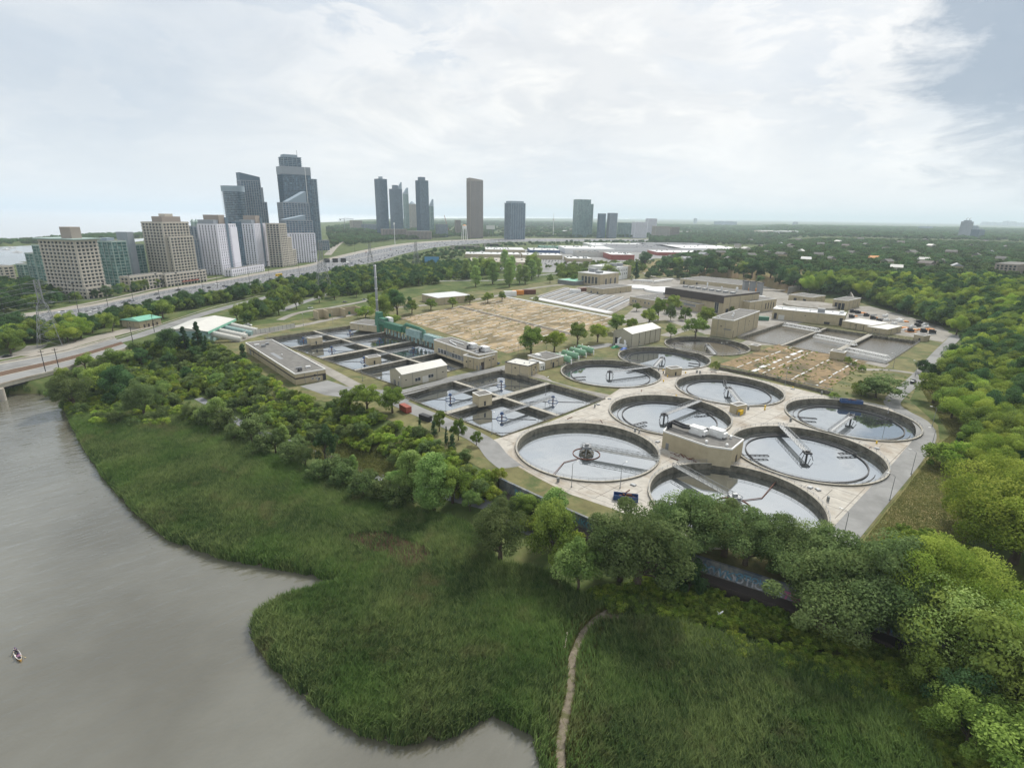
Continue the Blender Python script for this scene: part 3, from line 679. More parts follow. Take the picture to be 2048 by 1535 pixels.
for off_ in (1.5, 4.0):
    a_, b_ = RQ[1] + Vector((.7, .7)) * off_, RQ[2] + Vector((.7, .7)) * off_; railing_line(ga, [tuple(a_), tuple(b_)], 0.35, 1.1, 2.2)
ga.build('gallery_railing', M['dark'], rq)

# buildings: near, left and right base corners in photo pixels, pixel height of the near roof corner
def rect_from(Np, Lp, Rp, z=0.0):
    n, l, r_ = (G(*Np, z) if isinstance(Np, tuple) else Np), (G(*Lp, z) if isinstance(Lp, tuple) else Lp), (G(*Rp, z) if isinstance(Rp, tuple) else Rp)
    a = r_ - n; la = a.length; a /= la; bq = Vector((-a.y, a.x)); lb = (l - n).dot(bq)
    # share the squaring error between both walls
    l2 = l - n; ang = math.atan2(l2.y, l2.x) - (math.atan2(a.y, a.x) + math.pi / 2)
    ang = (ang + math.pi) % (2 * math.pi) - math.pi; th = math.atan2(a.y, a.x) + ang / 2
    return n, th, la, l2.length
def top_z(p, ypx): return ztop(p.x, p.y, ypx)
def building(name, label, Np, Lp, Rp, ytop, wall=None, roof=None, cat='building', group=None, parapet=0.5, h=None, z=0.0, extras=None, trim='trim'):
    n, th, w, d = rect_from(Np, Lp, Rp, z); hh = h or (top_z(n, ytop) - z)
    root = empty(name, (n.x, n.y, z), th, label, cat, group); wm = wall or M['beige']
    MB().box(0, w, 0, d, -0.3, hh).build('wall', wm, root)
    if parapet:
        MB().box(0.3, w - 0.3, 0.3, d - .3, hh + 0.003, hh + 0.08).build('roof', roof or M['roofgrey'], root)
        pm = MB()
        for x0, x1, y0, y1 in ((-.12, w + .12, -.12, .3), (-.12, w + .12, d - .3, d + .12), (-.12, .3, .3, d - .3), (w - .3, w + .12, .3, d - .3)): pm.box(x0, x1, y0, y1, hh + .003, hh + .003 + parapet)
        pm.build('parapet', M[trim], root)
    root['w'] = w; root['d'] = d; root['h'] = hh
    if w > 9 and hh > 3.5:
        for f in ((.30, .72) if w < 30 else (.18, .45, .80)): MB().box(w * f - .07, w * f + .07, -.16, 0, 0, hh).build('downpipe', M['door'], root)
        MB().box(w * .6, w * .6 + .9, -.1, .02, hh * .62, hh * .62 + .6).build('wall_vent', M['dark'], root)
    if d > 9 and hh > 3.5:
        for f in (.35, .70): MB().box(-.16, 0, d * f - .07, d * f + .07, 0, hh).build('downpipe', M['door'], root)
        MB().box(-.1, .02, d * .52, d * .52 + .9, hh * .6, hh * .6 + .6).build('wall_vent', M['dark'], root)
    if extras:
        for e in extras: face_item(root, w, d, hh, *e)
    return root, w, d, hh
def face_item(root, w, d, h, kind, face, u, z0, ww, hh_, m=None):
    """face n = near-right wall (y=0), l = near-left wall (x=0), u = 0..1 along it"""
    mm = m or dict(window='glass', door='door', shutter='rooflight', band='brown', vent='dark')[kind]
    dpt = 0.09 if kind != 'band' else 0.05
    if face == 'n': x = u * w; o = MB().box(x - ww / 2, x + ww / 2, -dpt, 0.05, z0, z0 + hh_)
    else: y = u * d; o = MB().box(-dpt, 0.05, y - ww / 2, y + ww / 2, z0, z0 + hh_)
    p = o.build(kind if kind not in ('band', 'shutter') else ('fascia_band' if kind == 'band' else 'roller_door'), M[mm], root)
    if kind == 'window':
        f = MB(); b_ = 0.09
        rg = [(-ww / 2 - b_, ww / 2 + b_, z0 - b_, z0), (-ww / 2 - b_, ww / 2 + b_, z0 + hh_, z0 + hh_ + b_), (-ww / 2 - b_, -ww / 2, z0, z0 + hh_), (ww / 2, ww / 2 + b_, z0, z0 + hh_), (-.05, .05, z0, z0 + hh_)]
        for a0, a1, q0, q1 in rg:
            if face == 'n': f.box(u * w + a0, u * w + a1, -dpt - .04, -0.01, q0, q1)
            else: f.box(-dpt - .04, -0.01, u * d + a0, u * d + a1, q0, q1)
        f.build('frame', M['trim'], p)
    return p
def roof_units(root, items):
    """items: (kind, x, y, sx, sy, sz)"""
    for kind, x, y, sx, sy, sz in items:
        hh = root['h'] + 0.08
        if kind == 'unit': 
            mb = MB().box(x, x + sx, y, y + sy, hh + .15, hh + sz); mb.box(x + .1, x + sx - .1, y - .1, y + .05, hh + sz * .4, hh + sz * .8); mb.box(x - .06, x + sx + .06, y - .04, y + sy + .04, hh + sz, hh + sz + .12)
            mb.box(x + .1, x + .3, y + .1, y + .3, hh, hh + .2); mb.box(x + sx - .3, x + sx - .1, y + sy - .3, y + sy - .1, hh, hh + .2); mb.build('rooftop_unit', M['white'], root)
        elif kind == 'vent':
            mb = MB(); mb.tube((x, y, hh), (x, y, hh + sz * .6), sx * .6, n=10); mb.tube((x, y, hh + sz * .6), (x, y, hh + sz), sx, sx * .7, n=10); mb.build('roof_vent', M['white'], root)
        elif kind == 'duct':
            mb = MB(); mb.path([(x, y, hh + .2), (x, y, hh + sz), (x + sx, y + sy, hh + sz), (x + sx, y + sy, hh + .3)], 0.55, 8); mb.build('duct', M['dark'], root)
        elif kind == 'box':
            MB().box(x, x + sx, y, y + sy, hh, hh + sz).box(x - .15, x + sx + .15, y - .15, y + sy + .15, hh + sz + .003, hh + sz + .15).build('rooftop_box', M['steel'], root)
        elif kind == 'pipe':
            mb = MB(); mb.path([(x, y, hh + .4), (x + sx, y + sy, hh + .4)], sz, 8); mb.build('roof_pipe', M['white'], root)
# 1 flat roofed building at the foot of the long block
b, w, d, h = building('pump_building', 'long flat roofed beige building with a dark stripe round its walls', (592, 770), (476, 706), (654, 760), 749,
    extras=[('band', 'n', .5, 3.6, 1, .9)] )
for c in list(b.children):
    if c.name.startswith('fascia_band'): bpy.data.objects.remove(c)
bm_ = MB(); zz0 = h * 0.52; bm_.box(-.06, w + .02, -.06, 0.0, zz0, zz0 + .8); bm_.box(-.06, 0.0, 0.0, d * .93, zz0, zz0 + .8); bm_.build('fascia_band', M['brown'], b)
for it in (('window', 'n', .55, zz0 - 1.2, 1.0, .8), ('window', 'n', .68, zz0 - 1.2, .8, .7), ('window', 'n', .75, .6, 1.2, 1.2), ('door', 'n', .90, 0, .4, 2.3), ('vent', 'n', .94, 0.2, 1.6, zz0), ('door', 'l', .90, 0, 3, 3.0), ('vent', 'l', .82, 1, 1, 3)): face_item(b, w, d, h, *it)
roof_units(b, [('box', w * .25, d * .10, 2.6, 1.0, .8), ('duct', w * .22, d * .05, 1.5, .6, .9), ('unit', w * .55, d * .09, 2.2, 1, .9), ('box', w * .30, d * .80, 2, 1.5, 1.2), ('unit', w * .15, d * .87, 2.5, 1, .8), ('box', w * .55, d * .86, 1.5, 1.5, .8), ('vent', w * .5, d * .5, .4, 0, .8)])
MB().box(w * .25, w * .38, d * .40, d * .60, h + .083, h + .10).build('roof_patch', M['steel'], b)
# 2 gabled shed near the road
def gable_shed(name, label, Np, Lp, Rp, yeave, rise, wall, roof, over=.25, group=None, ridge_along='w'):
    n, th, w, d = rect_from(Np, Lp, Rp); h = top_z(n, yeave)
    root = empty(name, (n.x, n.y, 0), th, label, 'shed', group); root['h'] = h
    mb = MB(); mb.box(0, w, 0, d, -.3, h)
    for x in (0.0, w):
        xi = x + (0.002 if x == 0 else -0.002); mb.poly([(xi, 0, h), (xi, d, h), (xi, d / 2, h + rise)] if x == 0 else [(xi, 0, h), (xi, d / 2, h + rise), (xi, d, h)])
    mb.build('wall', wall, root)
    rf = MB(); o = over; t_ = .14
    for s_ in (0, 1):
        y0, y1 = (-o, d / 2) if s_ == 0 else (d + o, d / 2); z0 = h - o * rise / (d / 2) + .02
        A = [(-o, y0, z0), (w + o, y0, z0), (w + o, y1, h + rise + .02), (-o, y1, h + rise + .02)]
        if s_: A = A[::-1]
        rf.poly([(x, y, z + t_) for x, y, z in A]); rf.poly([(x, y, z) for x, y, z in A][::-1])
        for a, c_ in zip(A, A[1:] + A[:1]): rf.quad((a[0], a[1], a[2]), (c_[0], c_[1], c_[2]), (c_[0], c_[1], c_[2] + t_), (a[0], a[1], a[2] + t_))
        nr = int(w / .9)
        for k in range(nr + 1):
            x = -o + (w + 2 * o) * k / nr; rf.tube((x, y0, z0 + t_), (x, y1, h + rise + .02 + t_), .035, n=4)
    rf.build('roof', roof, root); return root, w, d, h
b, w, d, h = gable_shed('gabled_shed', 'beige gabled metal shed by the road between the two groups of square tanks', (805, 775), (781, 765), (894, 754), 749, 2.0, M['beige2'], M['rooflight'])
for it in (('window', 'n', .33, 1.6, 3.2, 1.7), ('shutter', 'n', .50, 0, 3.6, 3.4), ('window', 'n', .62, 1.9, 3.2, 1.7), ('door', 'l', .3, 0, 1.2, 2.4), ('door', 'l', .62, 0, 1.8, 2.6), ('vent', 'n', .9, 3.2, .8, .5), ('vent', 'n', .08, 3.2, .8, .5)): face_item(b, w, d, h, *it)
dp_ = MB()
for u in (.22, .76): dp_.box(u * w - .06, u * w + .06, -.12, -.0, 0, h)
dp_.build('downpipe', M['door'], b)
# 3 blower building and annex
b, w, d, h = building('blower_building', 'long beige flat roofed building with a row of grey windows and two white rooftop units', (958, 738), (880, 703), (992, 730), 702, h=7.6)
for k in range(9): face_item(b, w, d, h, 'window' if k not in (0, 4, 5) else 'door', 'l', .34 + k * .066, 1.2, 2.6, 2.6)
roof_units(b, [('unit', w * .45, d * .30, 3.2, 5.2, 2.6), ('unit', w * .55, d * .08, 3.2, 5.2, 2.6), ('duct', w * .25, d * .33, 3, 2, 1.8), ('duct', w * .35, d * .12, 3, 2, 1.8), ('pipe', w * .2, d * .55, 3, 12, .35), ('pipe', w * .6, d * .55, 0, 14, .3)])
b, w, d, h = building('annex_building', 'beige block with a brown door, attached to the building with white rooftop units', (958, 741), (928, 733), (990, 731), 718,
    extras=[('door', 'n', .10, 0, 1.2, 2.6), ('door', 'l', .12, 0, .8, 2.6), ('vent', 'n', .85, 4, 1, .8), ('vent', 'l', .8, 3, .9, .8)])
face_item(b, w, d, h, 'door', 'n', .02 + .0, 0, .2, 4); MB().box(w * .0 + 1.5, w * .0 + 4.0, -.08, 0, 0, 4.2).build('door', M['brown'], b)
roof_units(b, [('box', w * .35, d * .5, 1.6, 1.6, 1.7), ('unit', w * .45, d * .6, 2, 1, 1.2), ('box', w * .5, d * .72, 1.2, 1.2, 1.9)])
# 4 two blocks by the green vessels
b, w, d, h = building('chemical_building', 'beige block with a pale grey roof at the back corner of the four square tanks', (1056, 754), (1015, 743), (1072, 744), 733, roof=M['rooflight'], trim='dark', parapet=.35,
    extras=[('door', 'n', .35, 0, 1.0, 2.2), ('window', 'n', .75, 1.6, .9, 1.2), ('vent', 'n', .5, 2.6, .6, .5)])
roof_units(b, [('vent', w * .4, d * .35, .5, 0, .8), ('vent', w * .6, d * .22, .5, 0, .8), ('vent', w * .3, d * .7, .4, 0, .6)])
b, w, d, h = building('vessel_building', 'beige block with a grey gravel roof right beside the row of green vessels', (1091, 738), (1055, 728), (1127, 729), 721,
    extras=[('door', 'n', .42, 0, 1.3, 2.8, 'dark'), ('vent', 'n', .3, 2.3, .8, .5)])
roof_units(b, [('unit', w * .15, d * .55, 2.2, 3.2, 1.2)])
b, w, d, h = building('trailer', 'white flat topped trailer wedged between two beige blocks', (1080, 741), (1056, 733), (1090, 739), 727, wall=M['white'], roof=M['roofwhite'], cat='trailer', parapet=.12,
    extras=[('window', 'n', .3, 1.4, .8, .8), ('door', 'n', .7, .3, .9, 2.0), ('vent', 'l', .6, .8, 1.4, 1.4)])
# 5 grey gabled shed
b, w, d, h = gable_shed('gabled_shed', 'large grey beige gabled shed behind the middle round tank, blue tarpaulin at its door', (1262, 695), (1224, 687.5), (1324.5, 682), 668, 2.4, M['beige2'], M['rooflight'])
face_item(b, w, d, h, 'vent', 'l', .78, .2, 3.2, 4.6); face_item(b, w, d, h, 'door', 'n', .27, 1.8, 1.0, 1.4)
dp_ = MB()
for u in (.0, .25, .46, .63, .82, 1.0): dp_.box(u * w - .09, u * w + .09, -.14, -.0, 0, h)
dp_.build('downpipe', M['dark'], b)
sk = MB(); sk.box(-4.2, -1.4, 2, 9.5, .2, 1.6); sk.tube((-2.6, 3, 1.6), (-2.6, 3, 3.8), .7, n=10); sk.tube((-2.6, 8.3, 1.6), (-2.6, 8.3, 4.6), .7, n=10); sk.tube((-2.6, 8.3, 4.6), (-.1, 8.3, 5.0), .6, n=10); sk.tube((-2.6, 3, 3.8), (-2.2, 3.8, 4.4), .5, n=8)
o = sk.build('dust_collector', M['white'], b)
c0 = G(1250, 697); 
def tarp(name, c, sx, sy, sz, m, label, rz=.8):
    mb = MB(); rnd = random.Random(int(c.x * 7)); n = 6
    gridp = [[(sx * (i / n - .5), sy * (j / n - .5), (sz * (1 - abs(2 * i / n - 1) ** 3) * (1 - abs(2 * j / n - 1) ** 3) + rnd.uniform(-.05, .12))) for j in range(n + 1)] for i in range(n + 1)]
    for i in range(n):
        for j in range(n): mb.quad(gridp[i][j], gridp[i + 1][j], gridp[i + 1][j + 1], gridp[i][j + 1])
    o = mb.build(name, m, loc=(c.x, c.y, zat(c.x, c.y) + .12), rz=rz); tag(o, label, 'tarpaulin'); return o
tarp('tarpaulin', G(1248, 699), 6, 3, 1.2, mat('blue_tarp', (.02, .12, .5), .5), 'crumpled blue tarpaulin at the gable end of the large shed')
tarp('tarpaulin', G(1230, 695), 7, 2.5, 1.3, mat('green_tarp', (.02, .22, .09), .5), 'green tarpaulin heap left of the blue one by the large shed')
# 6 windowless block, long white roofed hall, annexes
b, w, d, h = building('windowless_block', 'tall windowless beige block with a grey roof above the muddy round tank', (1463, 677), (1419.5, 671), (1524, 656), 642, parapet=.6)
face_item(b, w, d, h, 'vent', 'l', .25, h * .45, 5, .8, 'door'); face_item(b, w, d, h, 'door', 'n', .03, .3, .7, 5, 'brown'); face_item(b, w, d, h, 'vent', 'n', .6, h * .4, 1, .7, 'door')
roof_units(b, [('vent', w * .3, d * .45, .8, 0, 1.2), ('vent', w * .45, d * .6, .8, 0, 1.8), ('vent', w * .1, d * .8, .6, 0, .8)])
b, w, d, h = building('filter_hall', 'long beige hall with a bright white roof running along the rectangular tanks', (1686, 652), (1541, 640), (1697, 646), 631, roof=M['roofwhite'], trim='white', parapet=.3)
for k in range(9): roof_units(b, [('vent', w * (.3 + .4 * (k % 2)), d * (.08 + k * .1), .7, 0, 1.1)])
roof_units(b, [('box', w * .2, d * .28, 3, 5, 3.0), ('unit', w * .55, d * .03, 2, 3, 1.8), ('pipe', w * .8, d * .4, 0, 30, .5)])
for it in (('vent', 'l', .04, .2, 2.2, 6), ('vent', 'l', .95, .2, 2.2, 5), ('shutter', 'l', .86, 0, 4.5, 4), ('vent', 'l', .22, .2, 4, 1.8)): face_item(b, w, d, h, *it)
building('low_annex', 'low beige annex with a cream roof stepping down from the white roofed hall', (1741, 664), (1690, 653), (1760, 656), 651, roof=M['rooflight'], parapet=.2, extras=[('vent', 'l', .5, .3, .4, 4), ('vent', 'l', .25, .3, .4, 4)])
building('low_annex', 'lowest beige annex at the end of the row, beside the excavated yard', (1772, 671), (1735, 664), (1790, 662), 659, roof=M['rooflight'], parapet=.2)
building('gate_block', 'small beige block at the far right corner of the rectangular tanks', (1846, 683), (1829, 679), (1852, 680), 672, parapet=.2, extras=[('vent', 'l', .4, 0, 1, 2)])
building('kiosk', 'beige kiosk between the rectangular tanks and the weedy beds', (1685, 721), (1659, 716), (1687, 717), 706, parapet=.3)
building('kiosk', 'small beige kiosk between the two far round tanks and the muddy one', (1513, 702), (1500, 699), (1518, 699), 692, parapet=.2)
# 7 the admin and hall complex behind
b, w, d, h = building('lab_building', 'lower wing of the beige and white office block, blue grey windows between white piers', (1200, 573), (1162, 567), (1226, 567), 549.5, parapet=.8, roof=M['roofwhite'])
for k in range(5): face_item(b, w, d, h, 'window', 'l', .18 + .15 * k, 2.5, 3.2, 8, 'glass')
for k in range(3): face_item(b, w, d, h, 'window', 'n', .3 + .25 * k, 1.5, 3.5, 7, 'glass')
roof_units(b, [('box', w * .3, d * .3, 8, 6, 2.5), ('box', w * .5, d * .7, 7, 8, 4)])
b, w, d, h = building('lab_building', 'upper wing of the office block with two rows of square windows and round rooftop drums', (1230, 561), (1175, 556), (1262, 556), 536, parapet=.8, roof=M['roofwhite'], wall=M['white'])
for j in range(2):
    for k in range(5): face_item(b, w, d, h, 'window', 'n', .22 + .12 * k, h * (.38 + .3 * j), 1.8, 2.6, 'dark')
MB().box(w * .78, w + .15, -.15, d * .3, 0, h + .9).build('corner_wall', M['beige'], b)
dm = MB(); dm.tube((w * .35, d * .3, h), (w * .35, d * .3, h + 4.5), 5, n=24); dm.build('rooftop_drum', M['steel'], b); dm = MB(); dm.tube((w * .75, d * .3, h), (w * .75, d * .3, h + 4), 5, n=24); dm.build('rooftop_drum', M['steel'], b)
building('low_block', 'low beige block in front of the office wings, weeds along its wall', (1205, 590), (1175, 585), (1257, 582), 578, parapet=.3, extras=[('vent', 'n', .6, 0, 1.2, 2), ('window', 'l', .3, .8, 2, 2), ('window', 'l', .7, .8, 2, 2)])
b, w, d, h = building('office_wing', 'low beige wing with small paired windows left of the dark fascia hall', (1307, 617), (1262, 608), (1375, 606), 601, parapet=.3)
for k, u in enumerate((.2, .35, .75, .85)): face_item(b, w, d, h, 'window', 'l', u, 3, 1.6, 2)
roof_units(b, [('vent', w * .2, d * .3, .5, 0, .8), ('vent', w * .4, d * .5, .5, 0, .8), ('box', w * .7, d * .6, 4, 4, 2), ('vent', w * .3, d * .7, .5, 0, .8)])
b, w, d, h = building('main_hall', 'big beige hall with a dark brown fascia and a row of square rooftop vents', (1444, 630), (1344, 608), (1497, 618), 592, parapet=0)
MB().box(.2, w - .2, .2, d - .2, h + .003, h + .2).build('roof', M['roofgrey'], b)
MB().box(-.8, .0, -.1, d, h * .62, h + .3).box(-.8, w + .1, -.1, .0, h - 1.2, h + .3).build('fascia_band', M['brown'], b)
for k in range(8): roof_units(b, [('box', w * .35, d * (.06 + .115 * k), 3.5, 3.5, 1.4)])
roof_units(b, [('vent', w * .7, d * .2, 1.2, 0, 4), ('vent', w * .7, d * .45, .8, 0, 3), ('vent', w * .7, d * .7, .8, 0, 5)])
for u in (.1, ): face_item(b, w, d, h, 'window', 'l', u, 1, 4.0, 9)
face_item(b, w, d, h, 'vent', 'n', .12, 0, 4, 5)
b, w, d, h = building('front_wing', 'two storey wing under the dark fascia hall with a long band of pale windows', (1395, 624), (1352, 609), (1418, 620), 608, parapet=.3)
face_item(b, w, d, h, 'window', 'l', .5, h * .55, d * .85, h * .3, 'steel'); 
for u in (.25, .5, .75): face_item(b, w, d, h, 'window', 'l', u, .8, 3, 2)
b, w, d, h = building('stepped_block', 'beige block with vertical slots behind the windowless block', (1497, 627), (1458, 618), (1530, 617), 604, parapet=.4)
for u in (.6, .7, .8, .9): face_item(b, w, d, h, 'vent', 'n', u, h * .2, 1.2, h * .55)
building('long_low_building', 'long low beige building below the grassy bank', (1478, 581), (1377, 566), (1500, 573), 570, parapet=.4, extras=[('vent', 'l', .7, 0, 2, 4), ('vent', 'l', .93, 0, 2, 4)])
b, w, d, h = building('portal_block', 'beige block with dark portal openings beside the excavated yard', (1692, 620), (1666, 616), (1704, 612), 602, parapet=.4)
for u in (.25, .5, .75): face_item(b, w, d, h, 'vent', 'l', u, 0, 2.4, h * .7)
building('low_block', 'flat beige block with two dark openings behind the white roofed hall', (1622, 608), (1585, 601), (1632, 602), 595, parapet=.3, extras=[('vent', 'l', .3, 1, 3, 3), ('vent', 'l', .7, 1, 3, 3)])
building('warehouse', 'beige warehouse with a white roof at the back of the dry beds', (876, 610), (841, 602), (945, 604), 596, roof=M['roofwhite'], trim='white', parapet=.25)
building('storage_shed', 'long low grey building at the rear edge of the pale concrete deck', (1150, 571), (1120, 566), (1175, 567), 563, wall=M['door'], roof=M['mint'], parapet=.15)
# small kiosks
KI = [('kiosk', 'beige kiosk on the central walkway of the four square tanks', (958, 813), (950, 805), (980, 806), 792),
      ('kiosk', 'beige kiosk standing on the wall among the left hand square tanks', (622, 690), (619, 687), (641, 685), 677),
      ('kiosk', 'beige kiosk on the walkway beside the gabled shed', (738, 730), (734, 726), (760, 725), 716),
      ('kiosk', 'lone beige kiosk between the round tanks near the green vessels', (1341, 752), (1334, 747), (1358, 748), 738)]
for nm, lb, a_, b_, c_, yt in KI:
    r_, w, d, h = building(nm, lb, a_, b_, c_, yt, parapet=.2, h=None if yt else 3, extras=[('vent', 'n', .45, 0, .9, 2.0)])
r_, w, d, h = building('kiosk', 'beige kiosk with a dark roof and yellow storage box beside it', (1472, 829), (1461, 823), (1487, 824), 812, parapet=.15, extras=[('vent', 'n', .3, 0, 1.0, 2.2)])
o = MB().box(0, 2.6, 0, 1.4, .1, 2.0).box(-.05, 2.65, -.05, 1.45, 2.003, 2.12).build('storage_box', M['yellow']); q_ = G(1477, 830); o.location = (q_.x + .4, q_.y - .8, .05); o.rotation_euler = (0, 0, .75)
tag(o, 'yellow storage box against the kiosk between the round tanks', 'storage box')
# control building with cut corners
P8 = [G(1322.8, 894), G(1411, 926), G(1459, 935), G(1482, 913), None, None, None]
n0, n1_, n2_, n3_ = [G(*p) for p in ((1323, 895), (1411, 927), (1459, 934), (1482.5, 913))]
dirA = (n1_ - n0); back = Vector((dirA.y * -1, dirA.x)).normalized()
n4_ = n3_ + Vector((-6.5, 7.5)); n6_ = n0 + Vector((5.0, 8.5)); n5_ = n6_ + (n4_ - n6_) * .72 + Vector((.5, 2))
hh = 6.2; pts8 = [n0, n1_, n2_, n3_, n4_, n5_, n6_]
root = empty('control_building', (0, 0, 0), 0, 'beige flat roofed building with cut corners between the round tanks, two big white rooftop units', 'building'); root['h'] = hh
MB().prism([tuple(p) for p in pts8], -.2, hh).build('wall', M['beige'], root)
cen = sum(pts8, Vector((0, 0))) / 7
sh = lambda f: [tuple(cen + (p - cen) * f) for p in pts8]
MB().prism(sh(.97), hh + .003, hh + .1).build('roof', M['roofgrey'], root)
pr = MB(); A, B_ = sh(1.008), sh(.97)
for k in range(7):
    q_ = (k + 1) % 7
    for z0, z1 in ((hh + .004, hh + .55),):
        pr.quad((*A[k], z0), (*A[q_], z0), (*A[q_], z1), (*A[k], z1)); pr.quad((*B_[q_], z0), (*B_[k], z0), (*B_[k], z1), (*B_[q_], z1)); pr.quad((*A[k], z1), (*A[q_], z1), (*B_[q_], z1), (*B_[k], z1))
pr.build('parapet', M['trim'], root)
def rt_unit(c, ang, L_, W_, H_):
    Mx = Matrix.Translation((c.x, c.y, hh + .1)) @ Matrix.Rotation(ang, 4, 'Z'); mb = MB(); mb.box(-L_ / 2, L_ / 2, -W_ / 2, W_ / 2, .35, H_, Mx); mb.box(L_ / 2, L_ / 2 + .9, -W_ / 2 + .2, W_ / 2 - .2, .5, H_ * .75, Mx)
    for k in range(7): x = -L_ / 2 + L_ * k / 6; mb.box(x - .04, x + .04, -W_ / 2 - .04, W_ / 2 + .04, .3, H_ + .05, Mx)
    mb.box(-L_ / 2, L_ / 2, -W_ / 2 + .1, -W_ / 2 + .3, 0, .35, Mx); mb.box(-L_ / 2, L_ / 2, W_ / 2 - .3, W_ / 2 - .1, 0, .35, Mx); mb.box(-1, 1, -W_ / 2 - .3, -W_ / 2, .7, H_ * .7, Mx)
    mb.build('rooftop_unit', M['white'], root)
angu = math.atan2(dirA.y, dirA.x)
uc1 = cen + Vector((-2.2, 1.6)); uc2 = cen + Vector((4.2, -.2))
rt_unit(uc1, angu, 5.0, 2.8, 2.7); rt_unit(uc2, angu, 5.0, 2.8, 2.7)
dk = MB(); r0 = n6_ + Vector((.5, -1.5))
for off_ in (0, 1.4):
    pth = [V3(n0 + Vector((2.6 + off_, 3.2 + off_)), hh - .5), V3(n0 + Vector((2.6 + off_, 3.4 + off_)), hh + 1.9), V3(n0 + Vector((3.8 + off_, 4.0 + off_)), hh + 2.3), V3(n0.lerp(uc1, .6) + Vector((off_, off_ + .8)), hh + 1.9), V3((uc1 if off_ == 0 else uc2) + Vector((-1.5, .9)), hh + 1.8)]
    dk.path(pth, .5, 10)
    for p in pth[1:-1]: dk.sphere(p, .5, 10, 6)
dk.build('duct', M['dark'], root, smooth=True)
for p in (n1_ + Vector((.6, 3.2)), n2_ + Vector((-.6, 3.0)), n3_ + Vector((-4, 1.5))):
    mb = MB(); mb.tube(V3(p, hh + .1), V3(p, hh + .8), .35, n=12); mb.tube(V3(p, hh + .8), V3(p, hh + 1.1), .55, .4, n=12); mb.build('roof_vent', M['white'], root)
dd = (n3_ - n2_).normalized(); Mx = Matrix.Translation(V3(n2_.lerp(n3_, .5))) @ Matrix.Rotation(math.atan2(dd.y, dd.x), 4, 'Z')
MB().box(-.7, .7, -.08, .02, 0, 2.6, Mx).build('door', M['brown'], root)
dA = dirA.normalized(); Mx = Matrix.Translation(V3(n0 + dA * 2.2)) @ Matrix.Rotation(angu, 4, 'Z')
MB().box(-.6, .6, -.08, .02, 0, 2.5, Mx).build('door', M['door'], root)
# clutter along its wall
ob = MB(); rnd = random.Random(4)
for k in range(9):
    p = n0 + dA * (6 + k * 1.0) + Vector((dA.y, -dA.x)) * rnd.uniform(.9, 2.3); a_ = rnd.uniform(0, 3); l_ = rnd.uniform(.8, 2.6)
    ob.tube(V3(p, .15), V3(p + Vector((math.cos(a_), math.sin(a_))) * l_, rnd.uniform(.1, .7)), rnd.uniform(.06, .2), n=6)
tag(ob.build('scrap_pile', M['rust']), 'heap of rusty pipes and timber against the cut corner building', 'scrap')
# 8 green shed with four half round ducts
h = ztop(*G(413, 688), 662); n_ = G(413, 662, h); r2_ = G(468, 637, h); th = math.atan2(r2_.y - n_.y, r2_.x - n_.x); w = (r2_ - n_).length; d = 26.0; print('SHED', h, w, math.degrees(th), n_)
root = empty('green_shed', (n_.x, n_.y, 0), th, 'pale roofed shed with mint green eaves and four ribbed half round ducts sloping from it', 'shed')
MB().box(0, w, 0, d, -.3, h).build('wall', M['mintp'], root)
rf = MB(); 
for s_ in (0, 1):
    y0, y1 = (-1, d / 2) if s_ == 0 else (d + 1, d / 2); A = [(-.6, y0, h - .2), (w + .6, y0, h - .2), (w + .6, y1, h + 2.2), (-.6, y1, h + 2.2)]
    rf.poly(A if not s_ else A[::-1])
for x in (-.02, w + .02): rf.poly([(x, 0, h), (x, d, h), (x, d / 2, h + 2.2)])
rf.build('roof', M['rooflight'], root)
MB().box(-.7, w + .7, -1.15, -1.0, h - 1.6, h - .15).box(w + .6, w + .75, -1.0, d + 1, h - 1.4, h - .15).build('eaves', M['mint'], root)
for k in range(4):
    x = w * (.12 + .22 * k) + 2; mb = MB(); L_ = 17
    mb.tube((x, 0, 5.2), (x, -L_, 1.2), 1.9, n=16)
    for j in range(9): q_ = j / 8; mb.tube((x, -L_ * q_, 5.2 - 4 * q_), (x, -L_ * q_ - .25, 5.2 - 4 * q_ - .06), 2.0, n=16)
    mb.build('half_round_duct', M['rooflight'] if k != 2 else M['mintp'], root)
# retaining fence behind, bins, stack
def fence_line(name, label, pts, z0, h_, m, cat='fence', post=3.0, group=None, th_=.12):
    root = empty(name, (*pts[0], 0), 0, label, cat, group); o0 = Vector(pts[0]); mb = MB(); ps = MB()
    for a, b in zip(pts, pts[1:]):
        a, b = Vector(a) - o0, Vector(b) - o0; wall_seg(mb, a, b, th_, z0, z0 + h_); n = max(1, int((b - a).length / post))
        for k in range(n + 1): p = a.lerp(b, k / n); MB().box(p.x - .12, p.x + .12, p.y - .12, p.y + .12, z0 - .2, z0 + h_ + .15).build('post', M['steel'], root)
    mb.build('panel', m, root); return root
fence_line('panel_fence', 'pale grey panel fence curving behind the green shed', [tuple(G(*p)) for p in ((482, 683), (481, 676), (493, 671), (540, 664), (590, 655))], 0, 3.2, M['rooflight'])
root = empty('storage_bay', (*G(628, 641), 0), 0, 'row of open beige concrete bays with dark floors beside the rear road', 'storage bay'); o0 = G(628, 641)
mb = MB(); A = [G(*p) - o0 for p in ((628, 636), (660, 633), (712, 627))]
wall_seg(mb, A[0], A[2], .6, 0, 6.5); dn = (A[2] - A[0]).normalized(); pn = Vector((dn.y, -dn.x)); Lb = (A[2] - A[0]).length
for u in (0, .22, .62, 1.0): q_ = A[0] + dn * Lb * u; wall_seg(mb, q_, q_ + pn * 10, .7, 0, 6.4)
mb.build('wall', M['beige'], root); mb = MB()
